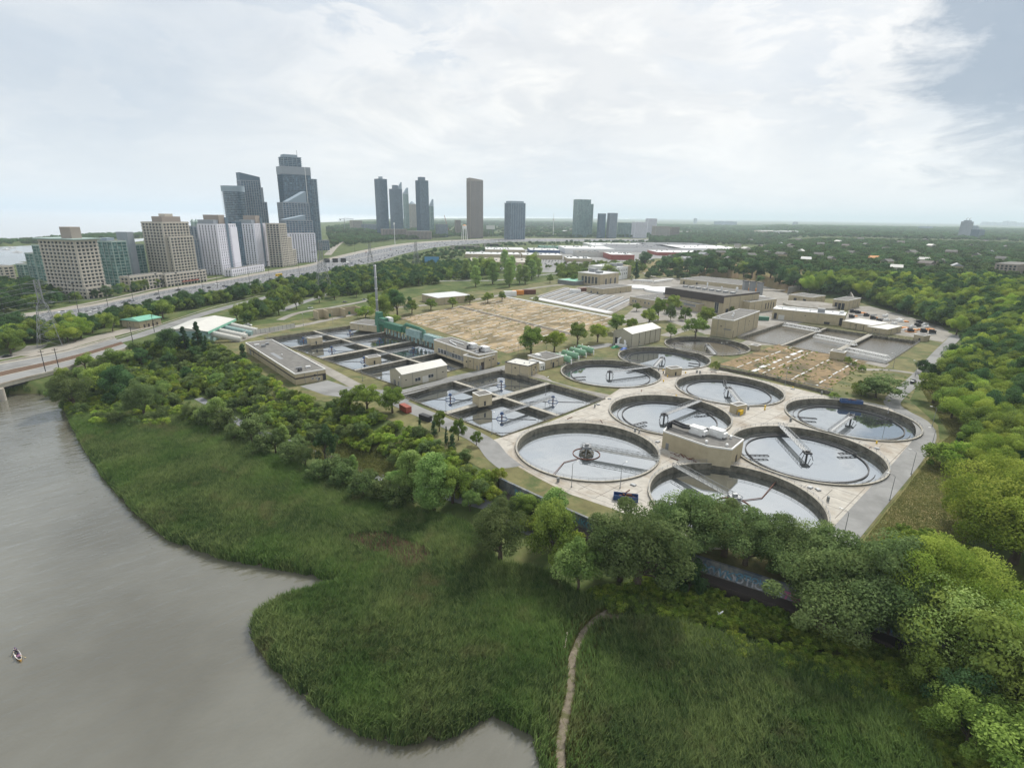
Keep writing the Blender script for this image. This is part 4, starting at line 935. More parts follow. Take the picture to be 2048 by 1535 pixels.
for u in (.35, .82): q_ = A[0] + dn * Lb * u + pn * .5; mb.box(q_.x - 1.2, q_.x + 1.2, q_.y - .2, q_.y + .2, 0, 2.4)
mb.build('gate', M['greenp'], root)
p = G(757, 660); hs = ztop(p.x, p.y, 529)
root = empty('chimney_stack', (p.x, p.y, 0), 0, 'tall thin pale steel stack rising from the green duct tower', 'chimney')
MB().tube((0, 0, 0), (0, 0, hs), .95, .75, n=16).build('shaft', M['steel'], root, smooth=True)
mb = MB()
for k in range(5): z_ = hs * (.3 + .17 * k); mb.ring(0, 0, .82, 1.05, z_, z_ + .25, 16)
mb.build('flange', M['white'], root)
building('flat_block', 'small flat beige block at the foot of the thin stack', (756, 664), (712, 655), (775, 655), 652, parapet=.3, extras=[('door', 'n', .5, 0, 1, 2.2)])
# green duct line
D0, D1 = G(762, 664), G(886, 701); dv = (D1 - D0).normalized(); nv_ = Vector((-dv.y, dv.x)); Ld = (D1 - D0).length
root = empty('scrubber_line', (D0.x, D0.y, 0), math.atan2(dv.y, dv.x), 'line of raised green and pale blue steel ducts on legs along the square tanks', 'duct line')
MB().box(-4.0, .5, -2.0, 2.4, 0, 10.8).box(-3.6, .3, -1.7, 2.2, 10.803, 14.0).build('tower', M['greenp'], root)
mb = MB(); mb.box(.6, 7, -1.8, 2.0, 6.4, 10.6); mb.box(7.05, Ld * .40, -1.9, 2.2, 4.6, 8.6)
for k in range(12): x = 7.3 + (Ld * .4 - 7.6) * k / 11; mb.box(x - .12, x + .12, -2.05, 2.35, 4.5, 8.7)
mb.build('green_duct', M['greenp'], root)
for (u0, u1) in ((.48, .70), (.76, .97)):
    mb = MB(); mb.box(Ld * u0, Ld * u1, -2.0, 2.3, 3.7, 7.7)
    for k in range(6): x = Ld * u0 + Ld * (u1 - u0) * k / 5; mb.box(x - .14, x + .14, -2.15, 2.45, 3.6, 7.85)
    mb.build('pale_duct', M['mintp'], root)
mb = MB(); ap = [(Ld * .42, 0, 4.5), (Ld * .42, 0, 8.8), (Ld * .45, .4, 10.2), (Ld * .66, .4, 9.6), (Ld * .72, .4, 8.8), (Ld * .73, .3, 5)]
mb.path(ap, 1.15, 12); [mb.sphere(p_, 1.15, 12, 8) for p_ in ap[1:-1]]; mb.build('green_pipe', M['greenp'], root, smooth=True)
mb = MB(); mb.tube((Ld * .97, .2, 5.6), (Ld * 1.06, .2, 5.6), 1.3, n=14); mb.sphere((Ld * 1.06, .2, 5.6), 1.3, 12, 8); mb.build('end_cap', M['white'], root, smooth=True)
for k in range(18):
    x = 3 + (Ld - 4) * k / 17
    for y in (-1.7, 1.4): MB().box(x - .18, x + .18, y, y + .35, 0, 4.5).build('leg', M['wood'], root)
for k in range(13): x = 9 + (Ld - 12) * k / 12; MB().tube((x, -.2, .2), (x, -.2, 3.3), 1.0, n=10).build('drum', M['mintp'], root)
mb = MB(); railing_line(mb, [(1, -2.2), (Ld, -2.2)], 8.7, 1.0, 2.0); mb.build('railing', M['rail'], root)
mb = MB(); mb.box(3, 9, 2.3, 5, 8.0, 11); mb.build('white_housing', M['white'], root)
# 9 green vessels
vs0 = None
for k, (px_, py_) in enumerate(((1125, 724), (1140, 717), (1155, 711), (1170, 706))):
    c_ = G(px_, py_); p_ = c_
    if vs0 is None:
        vs0 = empty('pressure_vessel', (c_.x, c_.y, 0), R(-47)); mb = MB(); mb.tube((-5.2, 0, 2.6), (5.2, 0, 2.6), 1.85, n=24); mb.sphere((-5.2, 0, 2.6), 1.85, 20, 10, (.5, 1, 1)); mb.sphere((5.2, 0, 2.6), 1.85, 20, 10, (.5, 1, 1))
        mb.build('vessel_shell', M['vessel'], vs0, smooth=True)
        for x in (-3.4, 3.4): MB().box(x - .3, x + .3, -1.5, 1.5, 0, 1.4).build('saddle', M['conc'], vs0)
        mb = MB(); mb.tube((-2.5, 0, 4.4), (-2.5, 0, 5.3), .35, n=10); mb.tube((2.5, 0, 4.4), (2.5, 0, 5.0), .5, n=10); mb.tube((5.6, 0, 2.6), (6.6, 0, 2.6), .4, n=10); mb.tube((6.6, 0, 2.6), (6.6, 0, .3), .35, n=10); mb.build('nozzle', M['white'], vs0)
        v_ = vs0
    else: v_ = copy_tree(vs0); v_.location = (c_.x, c_.y, 0)
    tag(v_, ['horizontal green vessel nearest the beige block', 'second horizontal green vessel counted from the beige block', 'third horizontal green vessel counted from the beige block', 'horizontal green vessel farthest from the beige block'][k], 'vessel', 'row of four green vessels')
# 10 dry beds, concrete deck, weedy beds
def bed_root(name, label, P, m, z, cat):
    root = empty(name, (P[0][0], P[0][1], 0), 0, label, cat); o0 = Vector(P[0]); mb = MB(); mb.poly([V3(Vector(p) - o0, z) for p in P]); o = mb.build('bed', m, root)
    if o.data.polygons[0].normal.z < 0: o.data.flip_normals()
    return root, o0
FQ = [Vector(p) for p in ((-91, 431), (-8.7, 562), (92, 440), (-3, 320))]
root, o0 = bed_root('dry_bed_field', 'wide field of straw coloured dry beds ruled by pale concrete kerbs', FQ, M['straw'], .10, 'dry bed')
rnd = random.Random(11)
def fq(u, v): return FQ[0].lerp(FQ[3], u).lerp(FQ[1].lerp(FQ[2], u), v) - o0
for k in range(17):
    u = (k + .5) / 17
    mb = MB(); v = 0.005
    while v < .98:   # kerb broken by weeds
        l_ = rnd.uniform(.01, .11); g_ = rnd.uniform(.004, .07); v1 = min(.985, v + l_)
        if not (.46 < v < .50): wall_seg(mb, fq(u, v), fq(u, v1), rnd.uniform(.3, .8) if k % 3 else 1.0, .05, .30)
        v = v1 + g_
    mb.build('kerb', M['rooflight'], root)
mb = MB(); wall_seg(mb, fq(.0, .495), fq(1, .495), 1.3, .05, .5); mb.build('kerb', M['rim'], root)
mb = MB(); wall_seg(mb, fq(.02, .475), fq(1, .475), 2.2, .05, .16); mb.build('drain', M['brown'], root)
mb = MB(); wall_seg(mb, fq(.0, 1.0), fq(1, 1.0), 2.0, .05, .35); wall_seg(mb, fq(.0, .985), fq(1, .985), 1.0, .05, .30); mb.build('kerb', M['roofwhite'], root)
DQ = [Vector(p) for p in ((16, 548), (60, 642), (128, 552), (83, 462))]
root, o0 = bed_root('concrete_deck', 'pale concrete deck with rows of dark channels beyond the dry beds', DQ, M['gravel'], .55, 'concrete deck')
def dq(u, v): return DQ[0].lerp(DQ[3], u).lerp(DQ[1].lerp(DQ[2], u), v) - o0
for k in range(9):
    u = .06 + k * .105
    MB_ = MB(); wall_seg(MB_, dq(u, .17), dq(u, .97), 5.6, .552, .60); MB_.build('channel', M['hwy'], root)
    MB_ = MB(); wall_seg(MB_, dq(u + .012, .15), dq(u + .012, .98), 1.1, .60, .78); MB_.build('beam', M['roofwhite'], root)
mb = MB(); 
for a_, b_ in ((0, 1), (1, 1), (1, 0), (0, 0)): pass
mb.poly([V3(p - o0, .5) for p in DQ]); ed = MB(); 
for a_, b_ in zip(DQ, DQ[1:] + DQ[:1]): wall_seg(ed, a_ - o0, b_ - o0, .4, 0, .56)
ed.build('edge_wall', M['rim'], root); mb = MB(); wall_seg(mb, dq(.03, .07), dq(.97, .07), 9, .56, .66); mb.build('pale_slab', M['roofwhite'], root)
BQ = [Vector(p) for p in ((118.6, 302.6), (178.8, 358.2), (211.1, 314.4), (155.7, 257.1))]
root, o0 = bed_root('weedy_bed', 'overgrown brown beds split by broken white kerbs, in front of the rectangular tanks', BQ, M['bed'], .10, 'dry bed')
def bq_(u, v): return BQ[0].lerp(BQ[3], u).lerp(BQ[1].lerp(BQ[2], u), v) - o0
for k, u in enumerate((.17, .33, .42, .68, .90)):
    mb = MB(); v = .02
    while v < .98:
        l_ = rnd.uniform(.02, .10); v1 = min(.98, v + l_); q0 = rnd.uniform(-.006, .006); wall_seg(mb, bq_(u + q0, v), bq_(u + q0, v1), rnd.uniform(.3, .9) if k != 1 else rnd.uniform(.8, 2.4), .05, rnd.uniform(.15, .3)); v = v1 + rnd.uniform(.005, .06)
    mb.build('kerb', M['roofwhite'], root)
# long low channel wall below the weedy beds
fence_line('channel_wall', 'long stained concrete channel wall between the weedy beds and the round tanks', [tuple(G(*p)) for p in ((1438, 739), (1530, 756), (1659, 789))], -.3, 2.0, M['concwall'], 'wall', 6, th_=.5)
fence_line('pipe_rack', 'double steel pipe rail running beside the stained channel wall', [tuple(G(*p)) for p in ((1440, 735), (1530, 752), (1664, 784))], 1.2, .3, M['steel'], 'pipe', 6, th_=.15)
# 11 the outer wall with painted letters
wallpts = [G(*p) for p in ((1000, 957), (1110, 1008), (1230, 1060), (1410, 1118), (1600, 1178), (1712, 1212), (1800, 1245), (2000, 1300))]
root = empty('boundary_wall', (0, 0, 0), 0, 'long concrete boundary wall covered in painted graffiti along the foot of the plant', 'wall')
mb = MB(); lm = MB(); dm = MB()
for a, b in zip(wallpts, wallpts[1:]):
    wall_seg(mb, a, b, .7, -3.6, .35)
    d_ = (b - a).normalized(); n_ = Vector((d_.y, -d_.x)) ; wall_seg(lm, a + n_ * 1.9, b + n_ * 1.9, 3.1, -7.0, -3.5)
mb.build('wall', mat('painted_concrete', (.22, .22, .21), .9, (.5, .3), stain=((.10, .13, .17), .35, .45, .6)), root); lm.build('ledge', M['brown'], root)
def graffiti(word, a, b, f, size, col, zc, root, sh=.0):
    cu = bpy.data.curves.new('letters', 'FONT'); cu.body = word; cu.size = size; cu.extrude = 0.02; cu.offset = 0.05; cu.shear = sh
    to = bpy.data.objects.new('letters', cu); COL.objects.link(to); bpy.context.view_layer.update()
    dg = bpy.context.evaluated_depsgraph_get(); me_ = bpy.data.meshes.new_from_object(to.evaluated_get(dg)); bpy.data.objects.remove(to)
    me_.materials.clear(); me_.materials.append(col)
    d_ = (b - a).normalized(); n_ = Vector((d_.y, -d_.x)); p_ = a.lerp(b, f) + n_ * .40
    o = bpy.data.objects.new('graffiti', me_); COL.objects.link(o); o.parent = root; o.location = (p_.x, p_.y, zc)
    o.rotation_euler = (R(90), 0, math.atan2(d_.y, d_.x)); return o
gw = mat('white_spray_paint', (.42, .43, .46), .8, (1.5, .4)); gb_ = mat('blue_spray_paint', (.12, .27, .38), .8); gp = mat('pink_spray_paint', (.42, .12, .24), .8); gk = mat('black_spray_paint', (.03, .03, .04), .8)
a, b = wallpts[3], wallpts[4]
graffiti('XWKY', a, b, -.02, 3.0, gb_, -3.0, root, .2); graffiti('XWKY', a, b, .0, 2.6, gw, -3.1, root, .1)
graffiti('OTIOICE', a, b, .34, 2.7, gw, -3.2, root); graffiti('OTIOICE', a, b, .36, 2.0, gb_, -1.9, root)
graffiti('TU', a, b, .84, 2.8, gp, -3.3, root, .2); graffiti('U', a, b, .93, 2.2, gk, -3.0, root)
a, b = wallpts[1], wallpts[2]; graffiti('SNKO', a, b, .3, 2.6, gb_, -2.6, root); graffiti('NEK', a, b, .65, 2.4, gw, -2.6, root)
a, b = wallpts[0], wallpts[1]; graffiti('RAEK', a, b, .3, 2.6, gb_, -2.6, root); a, b = wallpts[5], wallpts[6]; graffiti('NOVA', a, b, .3, 2.4, gb_, -2.6, root)
# 12 skips, containers, vehicles in the yard
def skip(label, c, ang, m, L_=6.2, W_=2.4, H_=1.7, full=True):
    root = empty('skip_container', (c.x, c.y, .05), ang, label, 'skip')
    mb = MB(); t_ = .12
    mb.box(-L_ / 2, L_ / 2, -W_ / 2, W_ / 2, .15, .3); mb.box(-L_ / 2, L_ / 2, -W_ / 2, -W_ / 2 + t_, .3, H_); mb.box(-L_ / 2, L_ / 2, W_ / 2 - t_, W_ / 2, .3, H_)
    mb.box(-L_ / 2, -L_ / 2 + t_, -W_ / 2 + t_, W_ / 2 - t_, .3, H_); mb.box(L_ / 2 - t_, L_ / 2, -W_ / 2 + t_, W_ / 2 - t_, .3, H_)
    for k in range(9): x = -L_ / 2 + L_ * (k + .5) / 9; mb.box(x - .07, x + .07, -W_ / 2 - .1, -W_ / 2 - .001, .2, H_ - .1); mb.box(x - .07, x + .07, W_ / 2 + .001, W_ / 2 + .1, .2, H_ - .1)
    mb.build('body', m, root)
    if full:
        ru = MB(); rnd = random.Random(3)
        for k in range(14): x, y = rnd.uniform(-L_ * .42, L_ * .42), rnd.uniform(-W_ * .35, W_ * .35); s_ = rnd.uniform(.2, .5); ru.box(x - s_, x + s_, y - s_ * .6, y + s_ * .6, .4, rnd.uniform(.8, H_))
        ru.build('rubble', M['rust'], root)
    return root
skip('blue open skip full of rubble in front of the nearest round tanks', G(1251, 999), R(-12), M['blue'], 7.2)
skip('blue open skip parked above the rightmost round tank', G(1702, 806), R(-14), M['blue'], 9, 2.6)
def container(label, c, ang, m, L_=6.1, W_=2.5, H_=2.6):
    root = empty('shipping_container', (c.x, c.y, .1), ang, label, 'container'); mb = MB(); mb.box(-L_ / 2, L_ / 2, -W_ / 2, W_ / 2, .05, H_)
    for k in range(int(L_ / .55)): x = -L_ / 2 + .3 + k * .55; mb.box(x - .12, x + .12, -W_ / 2 - .05, W_ / 2 + .05, .15, H_ - .1)
    mb.build('body', m, root)
    dr_ = MB(); dr_.box(L_ / 2, L_ / 2 + .06, -W_ / 2 + .1, -.03, .2, H_ - .1); dr_.box(L_ / 2, L_ / 2 + .06, .03, W_ / 2 - .1, .2, H_ - .1); dr_.build('door', m, root); return root
container('faded red shipping container behind the near square tanks, by the road', G(811, 822), R(-50), M['red'])
container('dark grey tank container on the verge below the road', G(851, 840), R(-38), M['dark'], 5.5, 2.2, 2.2)
container('orange site container behind the small trees at the back of the dry beds', G(1036, 589), R(10), M['orange'], 12, 4, 4.4)
container('brown site container beside the orange one at the rear road', G(1058, 588), R(10), M['rust'], 14, 4, 4.6)
container('white site cabin left of the orange container at the rear road', G(1020, 592), R(10), M['white'], 13, 4.4, 5)
container('orange plant container in front of the grassy bank', G(1508, 585), R(-20), M['orange'], 13, 4, 4.5)
container('rusty red container near the office block', G(1166, 583), R(30), M['rust'], 12, 4, 4)
container('white tank container near the office block, left of the rusty one', G(1150, 586), R(10), M['white'], 12, 4, 4)
container('green generator box beside the white roofed hall', G(1493 + 32, 628 + 12), R(-10), M['greenp'], 9, 3.5, 3)
for k, (x, y) in enumerate(((1489, 586), (1503, 587.5), (1518, 590))):
    p = G(x, y); root = empty('exhaust_stack', (p.x, p.y, 0), .3, ['leftmost of three grey square exhaust stacks below the bank', 'middle one of three grey square exhaust stacks below the bank', 'rightmost of three grey square exhaust stacks below the bank'][k], 'exhaust stack', 'three grey exhaust stacks')
    MB().box(-2.6, 2.6, -2, 2, 0, 13).build('casing', M['steel'], root); MB().box(-2.9, 2.9, -2.3, 2.3, 13.003, 13.8).build('cap', M['dark'], root)
# pipes and low white covers between the halls
for k, (a_, b_, r_) in enumerate((((1265, 564), (1305, 566), 1.2), ((1307, 567), (1345, 562), 1.2), ((1480, 590), (1530, 599), 1.0), ((1488, 596), (1532, 604), 1.0), ((1475, 600), (1515, 607), .8))):
    p, q_ = G(*a_), G(*b_); root = MB().tube(V3(p, 2.5), V3(q_, 2.5), r_, n=10)
    for f in (.1, .5, .9): c_ = p.lerp(q_, f); root.box(c_.x - .4, c_.x + .4, c_.y - .4, c_.y + .4, 0, 2)
    tag(root.build('overhead_pipe', M['white']), ['white overhead pipe leaving the office block', 'white overhead pipe ending at the low brick wall', 'farthest white pipe right of the dark fascia hall', 'middle white pipe right of the dark fascia hall', 'nearest white pipe right of the dark fascia hall'][k], 'pipe')
for k, (x, y, r_, h_, lb) in enumerate(((1335, 582, 26, 2.0, 'wide white covered round tank behind the dark fascia hall'), (1275, 575, 17, 1.5, 'pale low round tank cover between office block and hall'), (1620, 612, 24, 2, 'low round concrete tank behind the white roofed hall'))):
    p = G(x, y); root = empty('covered_tank', (p.x, p.y, 0), 0, lb, 'tank'); MB().tube((0, 0, 0), (0, 0, h_), r_, n=48).build('wall', M['rim'] if k == 2 else M['white'], root); MB().tube((0, 0, h_ + .003), (0, 0, h_ + 1.6), r_ - .3, 1, n=48).build('cover', M['roofwhite'] if k != 2 else M['gravel'], root)
# curved pale retaining wall at the right rear
cw = catmull([V3(G(*p)) for p in ((1575, 588), (1640, 582), (1690, 592), (1705, 612))], 6); root = empty('retaining_wall', (0, 0, 0), 0, 'curved pale retaining wall at the foot of the wooded hill', 'wall'); mb = MB()
for a, b in zip(cw, cw[1:]): wall_seg(mb, a.xy, b.xy, 1, 0, 8)
mb.build('wall', M['gravel'], root)
# excavation clutter
rnd = random.Random(21)
for k in range(44):
    x = 1700 + rnd.random() * 165; y = 630 + (x - 1700) * .17 + rnd.uniform(-8, 14); p = G(x, y); kk = k % 4; mb = MB()
    if kk == 0: [mb.tube(V3(p + Vector((rnd.uniform(-2, 2), j * .5)), .3), V3(p + Vector((rnd.uniform(4, 6), j * .5 + 1)), .35), .25, n=6) for j in range(5)]
    elif kk == 1: [mb.box(p.x + j * 1.1, p.x + j * 1.1 + .9, p.y - 1, p.y + 1, .03, rnd.uniform(1, 2.4)) for j in range(4)]
    elif kk == 2: mb.box(p.x - 2, p.x + 2, p.y - 1, p.y + 1, .03, 2.2); mb.box(p.x - 2.1, p.x + .3, p.y - 1.1, p.y + 1.1, 2.203, 2.9)
    else: [mb.box(p.x + rnd.uniform(-3, 3), p.x + rnd.uniform(3.2, 5), p.y + rnd.uniform(-2, 1), p.y + rnd.uniform(1.1, 2), .03, rnd.uniform(.3, 1)) for j in range(4)]
    tag(mb.build(['pipe_stack', 'block_stack', 'machine', 'debris_pile'][kk], [M['steel'], M['white'], M['dark'], M['orange']][kk]), ['stack of steel pipes lying in the excavated yard', 'row of white concrete blocks in the excavated yard', 'dark site machine in the excavated yard', 'scattered orange site materials in the excavated yard'][kk], ['pipes', 'blocks', 'machine', 'debris'][kk], 'site materials in the excavated yard')
# lamp posts of the plant
def lamp_post(h=8.0, arms=1):
    r_ = empty('lamp_post', (0, 0, 0)); MB().tube((0, 0, 0), (0, 0, h), .11, .07, n=8).tube((0, 0, 0), (0, 0, .5), .22, n=8).build('pole', M['steel'], r_)
    mb = MB(); hd = MB()
    for s_ in ((1,) if arms == 1 else (1, -1)): mb.path([(0, 0, h - .1), (s_ * .8, 0, h + .4), (s_ * 1.9, 0, h + .45)], .05, 6); hd.box(s_ * 1.9 - .4, s_ * 1.9 + .4, -.16, .16, h + .38, h + .55)
    mb.build('arm', M['steel'], r_); hd.build('lamp_head', M['white'], r_); return r_
lp1 = lamp_post(8, 1); lp2 = lamp_post(8, 2); used = set()
LAMPS = [(1776, 826, 0, 'lamp post outside the bend of the perimeter road above the rightmost tank', 1), (1864, 853, 2.6, 'lamp post with a drooping arm in the grass right of the road bend', 1), (1686, 1078, 2.4, 'lamp post at the near end of the right perimeter road', 1),
    (1779, 1000, 2.4, 'lamp post halfway down the right perimeter road', 1), (1822, 948, 2.4, 'lamp post beside the road level with the tank right of the cut corner building', 1), (1861, 900, 2.4, 'lamp post on the outer kerb where the perimeter road turns', 1),
    (1143, 974, .6, 'lamp post on the apron left of the blue skip', 1), (1240, 976, .6, 'lamp post just behind the blue skip', 1), (838, 989, .5, None, 1), (802, 792, 1.9, 'lamp post at the left corner of the near square tanks', 1), (984, 868, 1.2, 'lamp post at the front corner of the near square tanks', 1),
    (892, 825, 1.2, 'lamp post on the verge at the middle of the near square tanks', 1), (1091, 790, 1, 'lamp post standing in the walkway of the near square tanks', 1), (1445, 712, .3, 'double armed lamp post beside the muddy round tank', 2), (1093, 704, .3, 'double armed lamp post near the vessel building', 2), (1095, 698, .3, None, 2),
    (537, 690, 2, 'lamp post beside the road behind the flat roofed building', 1), (607, 651, 2, 'lamp post on the grass left of the beige bays', 1), (666, 645, 2, 'lamp post in front of the beige bays', 1), (730, 634, 2, 'lamp post right of the beige bays', 1),
    (1226, 690, 2, 'lamp post left of the large grey shed', 1), (1405, 652, 2, 'lamp post by the trees left of the windowless block', 1), (1570, 770, 1, 'lamp post beside the stained channel wall', 1), (1205, 655, 2, 'lamp post at the corner of the dry beds', 1), (1036, 712, 1, 'lamp post on the lawn behind the annex block', 1),
    (624, 738, 1, 'lamp post on the verge right of the flat roofed building', 1), (725, 762, 1, 'lamp post left of the gabled shed on the verge', 1), (1830, 752, 2.4, 'lamp post beside the parked black pickup', 1), (1786, 735, 2.4, 'lamp post on the grass right of the weedy beds', 1)]
for x, y, a, lb, n in LAMPS:
    if lb is None: continue
    src = lp1 if n == 1 else lp2
    if n in used: o = copy_tree(src)
    else: o = src; used.add(n)
    p = T(x, y); o.location = p; o.rotation_euler.z = a; tag(o, lb, 'lamp post', 'lamp posts of the treatment plant')

# yard clutter round the tanks
rnd = random.Random(64); HT = ['grey hatch box set in the concrete apron between the tanks', 'short steel pipe lying on the concrete apron between the tanks', 'small electrical cabinet standing on the apron between the tanks', 'yellow barrel on the apron between the tanks']
nck = 0
while nck < 46:
    x, y = rnd.uniform(0, 175), rnd.uniform(120, 290)
    if not clear_pt(x, y) or not clear_pt(x + 1.5, y): continue
    k = rnd.choice([0, 0, 1, 2, 2, 3]) if nck % 9 else 3; mb = MB(); nck += 1
    if k == 0: mb.box(-.8, .8, -.6, .6, 0, .35).box(-.6, .6, -.45, .45, .351, .42)
    elif k == 1: mb.tube((-1.6, 0, .15), (1.6, 0, .15), .15, n=8)
    elif k == 2: mb.box(-.4, .4, -.25, .25, 0, 1.4).box(-.45, .45, -.3, .3, 1.401, 1.48)
    else: mb.tube((0, 0, 0), (0, 0, .9), .3, n=12)
    o = mb.build(['hatch', 'loose_pipe', 'cabinet', 'barrel'][k], [M['steel'], M['rust'], M['door'], M['yellow']][k], loc=(x, y, .06), rz=rnd.uniform(0, 3)); tag(o, HT[k], ['hatch', 'pipe', 'cabinet', 'barrel'][k], ['hatches on the apron', 'loose pipes on the apron', 'cabinets on the apron', 'barrels on the apron'][k])
# ------------------------------------------------------------------ condominium towers and far buildings
def glassvar(name, a, b, cell=(2.6, 2.6, 3.0), rough=0.15):
    m = bpy.data.materials.new(name); m.use_nodes = True; t = m.node_tree; bs = t.nodes['Principled BSDF']; bs.inputs['Roughness'].default_value = rough; bs.inputs['Specular IOR Level'].default_value = 0.7
    tcn = N(t, 'ShaderNodeTexCoord'); dv_ = N(t, 'ShaderNodeVectorMath', operation='DIVIDE'); t.links.new(tcn.outputs['Object'], dv_.inputs[0]); dv_.inputs[1].default_value = cell
    fl = N(t, 'ShaderNodeVectorMath', operation='FLOOR'); t.links.new(dv_.outputs[0], fl.inputs[0]); wn = N(t, 'ShaderNodeTexWhiteNoise', noise_dimensions='3D'); t.links.new(fl.outputs[0], wn.inputs[0])
    rp = ramp(t, [(0.0, a), (0.75, tuple((x + y) / 2 for x, y in zip(a, b))), (1.0, b)], wn.outputs[0]); t.links.new(rp.outputs[0], bs.inputs['Base Color']); return m
GL = dict(dark=glassvar('dark_glazing', (.02, .03, .04), (.11, .14, .16)), blue=glassvar('blue_glazing', (.03, .07, .11), (.14, .24, .33)), teal=glassvar('teal_glazing', (.04, .11, .11), (.20, .34, .33)), pale=glassvar('pale_glazing', (.08, .12, .14), (.30, .36, .38)))
CW = dict(beige=mat('condo_beige', (.50, .46, .40), .8, (.1, .06)), white=mat('condo_white', (.74, .73, .80), .7, (.1, .05)), grey=mat('condo_grey', (.30, .33, .37), .7, (.1, .06)), dgrey=mat('condo_dark_grey', (.12, .17, .22), .6, (.1, .06)), slab=mat('balcony_slab', (.30, .37, .43), .7), tan=mat('condo_tan', (.33, .285, .25), .8), mint=mat('condo_mint', (.33, .42, .39), .6))
ST = dict(
    grid=dict(fh=3.2, sp=.62, st=1.15, ps=4.6, pw=1.3, pp=.42, wall='beige', glass='dark'),
    gridw=dict(fh=3.2, sp=.30, st=1.0, ps=4.4, pw=2.3, pp=.5, wall='white', glass='dark'),
    bal=dict(fh=3.1, sp=1.3, st=.55, ps=9, pw=.8, pp=.3, wall='slab', glass='blue'),
    tealb=dict(fh=3.2, sp=.5, st=.35, ps=6.5, pw=.5, pp=.2, wall='mint', glass='teal'),
    curt=dict(fh=3.2, sp=.18, st=.6, ps=5.5, pw=.45, pp=.3, wall='dgrey', glass='blue'),
    curtl=dict(fh=3.2, sp=.2, st=.9, ps=5.0, pw=1.2, pp=.35, wall='grey', glass='blue'),
    tan=dict(fh=3.2, sp=.3, st=1.0, ps=4.5, pw=1.6, pp=.5, wall='tan', glass='dark'))
def facade(root, w, d, h, style, z0=0.0, x0=0.0, y0=0.0, cap=1.2):
    s = ST[style]; wm = CW[s['wall']]; nf = max(1, int(round((h - cap) / s['fh']))); fh = (h - cap) / nf
    MB().box(x0 + 1.0, x0 + w - 1.0, y0 + 1.0, y0 + d - 1.0, z0, z0 + h - .05).build('core', CW['dgrey'], root)
    for k in range(nf):
        MB().box(x0 + .45, x0 + w - .45, y0 + .45, y0 + d - .45, z0 + k * fh + .02, z0 + (k + 1) * fh - .02).build('window_band', GL[s['glass']], root)
    fr = MB(); sp_, st_ = s['sp'], s['st']
    def ring4(a, b, c_, d_, e, z1, z2):   # hollow rectangular ring
        fr.box(a - e, b + e, c_ - e, c_ + .4, z1, z2); fr.box(a - e, b + e, d_ - .4, d_ + e, z1, z2); fr.box(a - e, a + .4, c_ + .4, d_ - .4, z1, z2); fr.box(b - .4, b + e, c_ + .4, d_ - .4, z1, z2)
    for k in range(1, nf + 1): ring4(x0, x0 + w, y0, y0 + d, sp_, z0 + k * fh - st_ / 2, z0 + k * fh + st_ / 2)
    ring4(x0, x0 + w, y0, y0 + d, sp_ * .5 + .02, z0 + h - cap, z0 + h)
    pp, pw = s['pp'], s['pw']
    nx_ = max(1, int(round(w / s['ps']))); ny_ = max(1, int(round(d / s['ps'])))
    for i in range(nx_ + 1):
        x = x0 + pw / 2 + (w - pw) * i / nx_
        for y in (y0 - pp - .03, y0 + d - .4): fr.box(x - pw / 2, x + pw / 2, y, y + pp + .43, z0, z0 + h + .1)
    for j in range(ny_ + 1):
        y = y0 + pw / 2 + (d - pw) * j / ny_
        for x in (x0 - pp - .03, x0 + w - .4): fr.box(x, x + pp + .43, y - pw / 2 + .01, y + pw / 2 - .01, z0, z0 + h + .09)
    fr.build('wall', wm, root)
    MB().box(x0 + .3, x0 + w - .3, y0 + .3, y0 + d - .3, z0 + h - .04, z0 + h + .1).build('roof', M['roofgrey'], root)
camo_inv = mw.inverted()
def tower(label, Np, Lp, Rp, ytop, style, cat='apartment tower', name='apartment_tower', pent=None, z=0.0, h=None, dmin=None, podium=None):
    n = G(*Np); hh = h or top_z(n, ytop); th = R(76 if Np[0] < 430 else 84)
    def solve(dir_, xt):   # how far a wall runs before its end stands above photo column xt
        lo, hi = 1.0, 130.0
        for _ in range(30):
            mid = (lo + hi) / 2; v = camo_inv @ Vector((n.x + dir_.x * mid, n.y + dir_.y * mid, 0)); x = 1024 + FPX * v.x / -v.z
            if (x - xt) * (1 if xt > Np[0] else -1) < 0: lo = mid
            else: hi = mid
        return (lo + hi) / 2
    w = max(9, min(75, solve(Vector((math.cos(th), math.sin(th))), Rp[0]))); d = max(8, min(60, solve(Vector((-math.sin(th), math.cos(th))), Lp[0])))
    root = empty(name, (n.x, n.y, 0), th, label, cat, 'apartment towers and blocks'); facade(root, w, d, hh, style)
    if pent:
        for (a, b_, c_, e, ph, m_) in pent: MB().box(w * a, w * b_, d * c_, d * e, hh + .1, hh + ph).build('penthouse', CW[m_], root)
    return root, w, d, hh
def tower_at(label, cx, ybase, wpx, ytop, style, ang=35, ratio=.8, pent=None, name='apartment_tower', cat='apartment tower', z=0.0):
    c_ = G(cx, ybase); dp_ = depth(cx, ybase); W_ = wpx / FPX * dp_; a = R(ang); view = math.atan2(c_.x, c_.y)
    th = a - view; w = W_ / (abs(math.cos(a)) + ratio * abs(math.sin(a))); d = w * ratio
    off = Matrix.Rotation(th, 2) @ Vector((-w / 2, -d / 2)); hh = ztop(c_.x, c_.y, ytop)
    root = empty(name, (c_.x + off.x, c_.y + off.y, 0), th, label, cat, 'apartment towers and blocks'); facade(root, w, d, hh, style)
    if pent:
        for (u0, u1, v0, v1, ph, m_) in pent: MB().box(w * u0, w * u1, d * v0, d * v1, hh + .1, hh + ph).build('penthouse', CW[m_], root)
    return root, w, d, hh
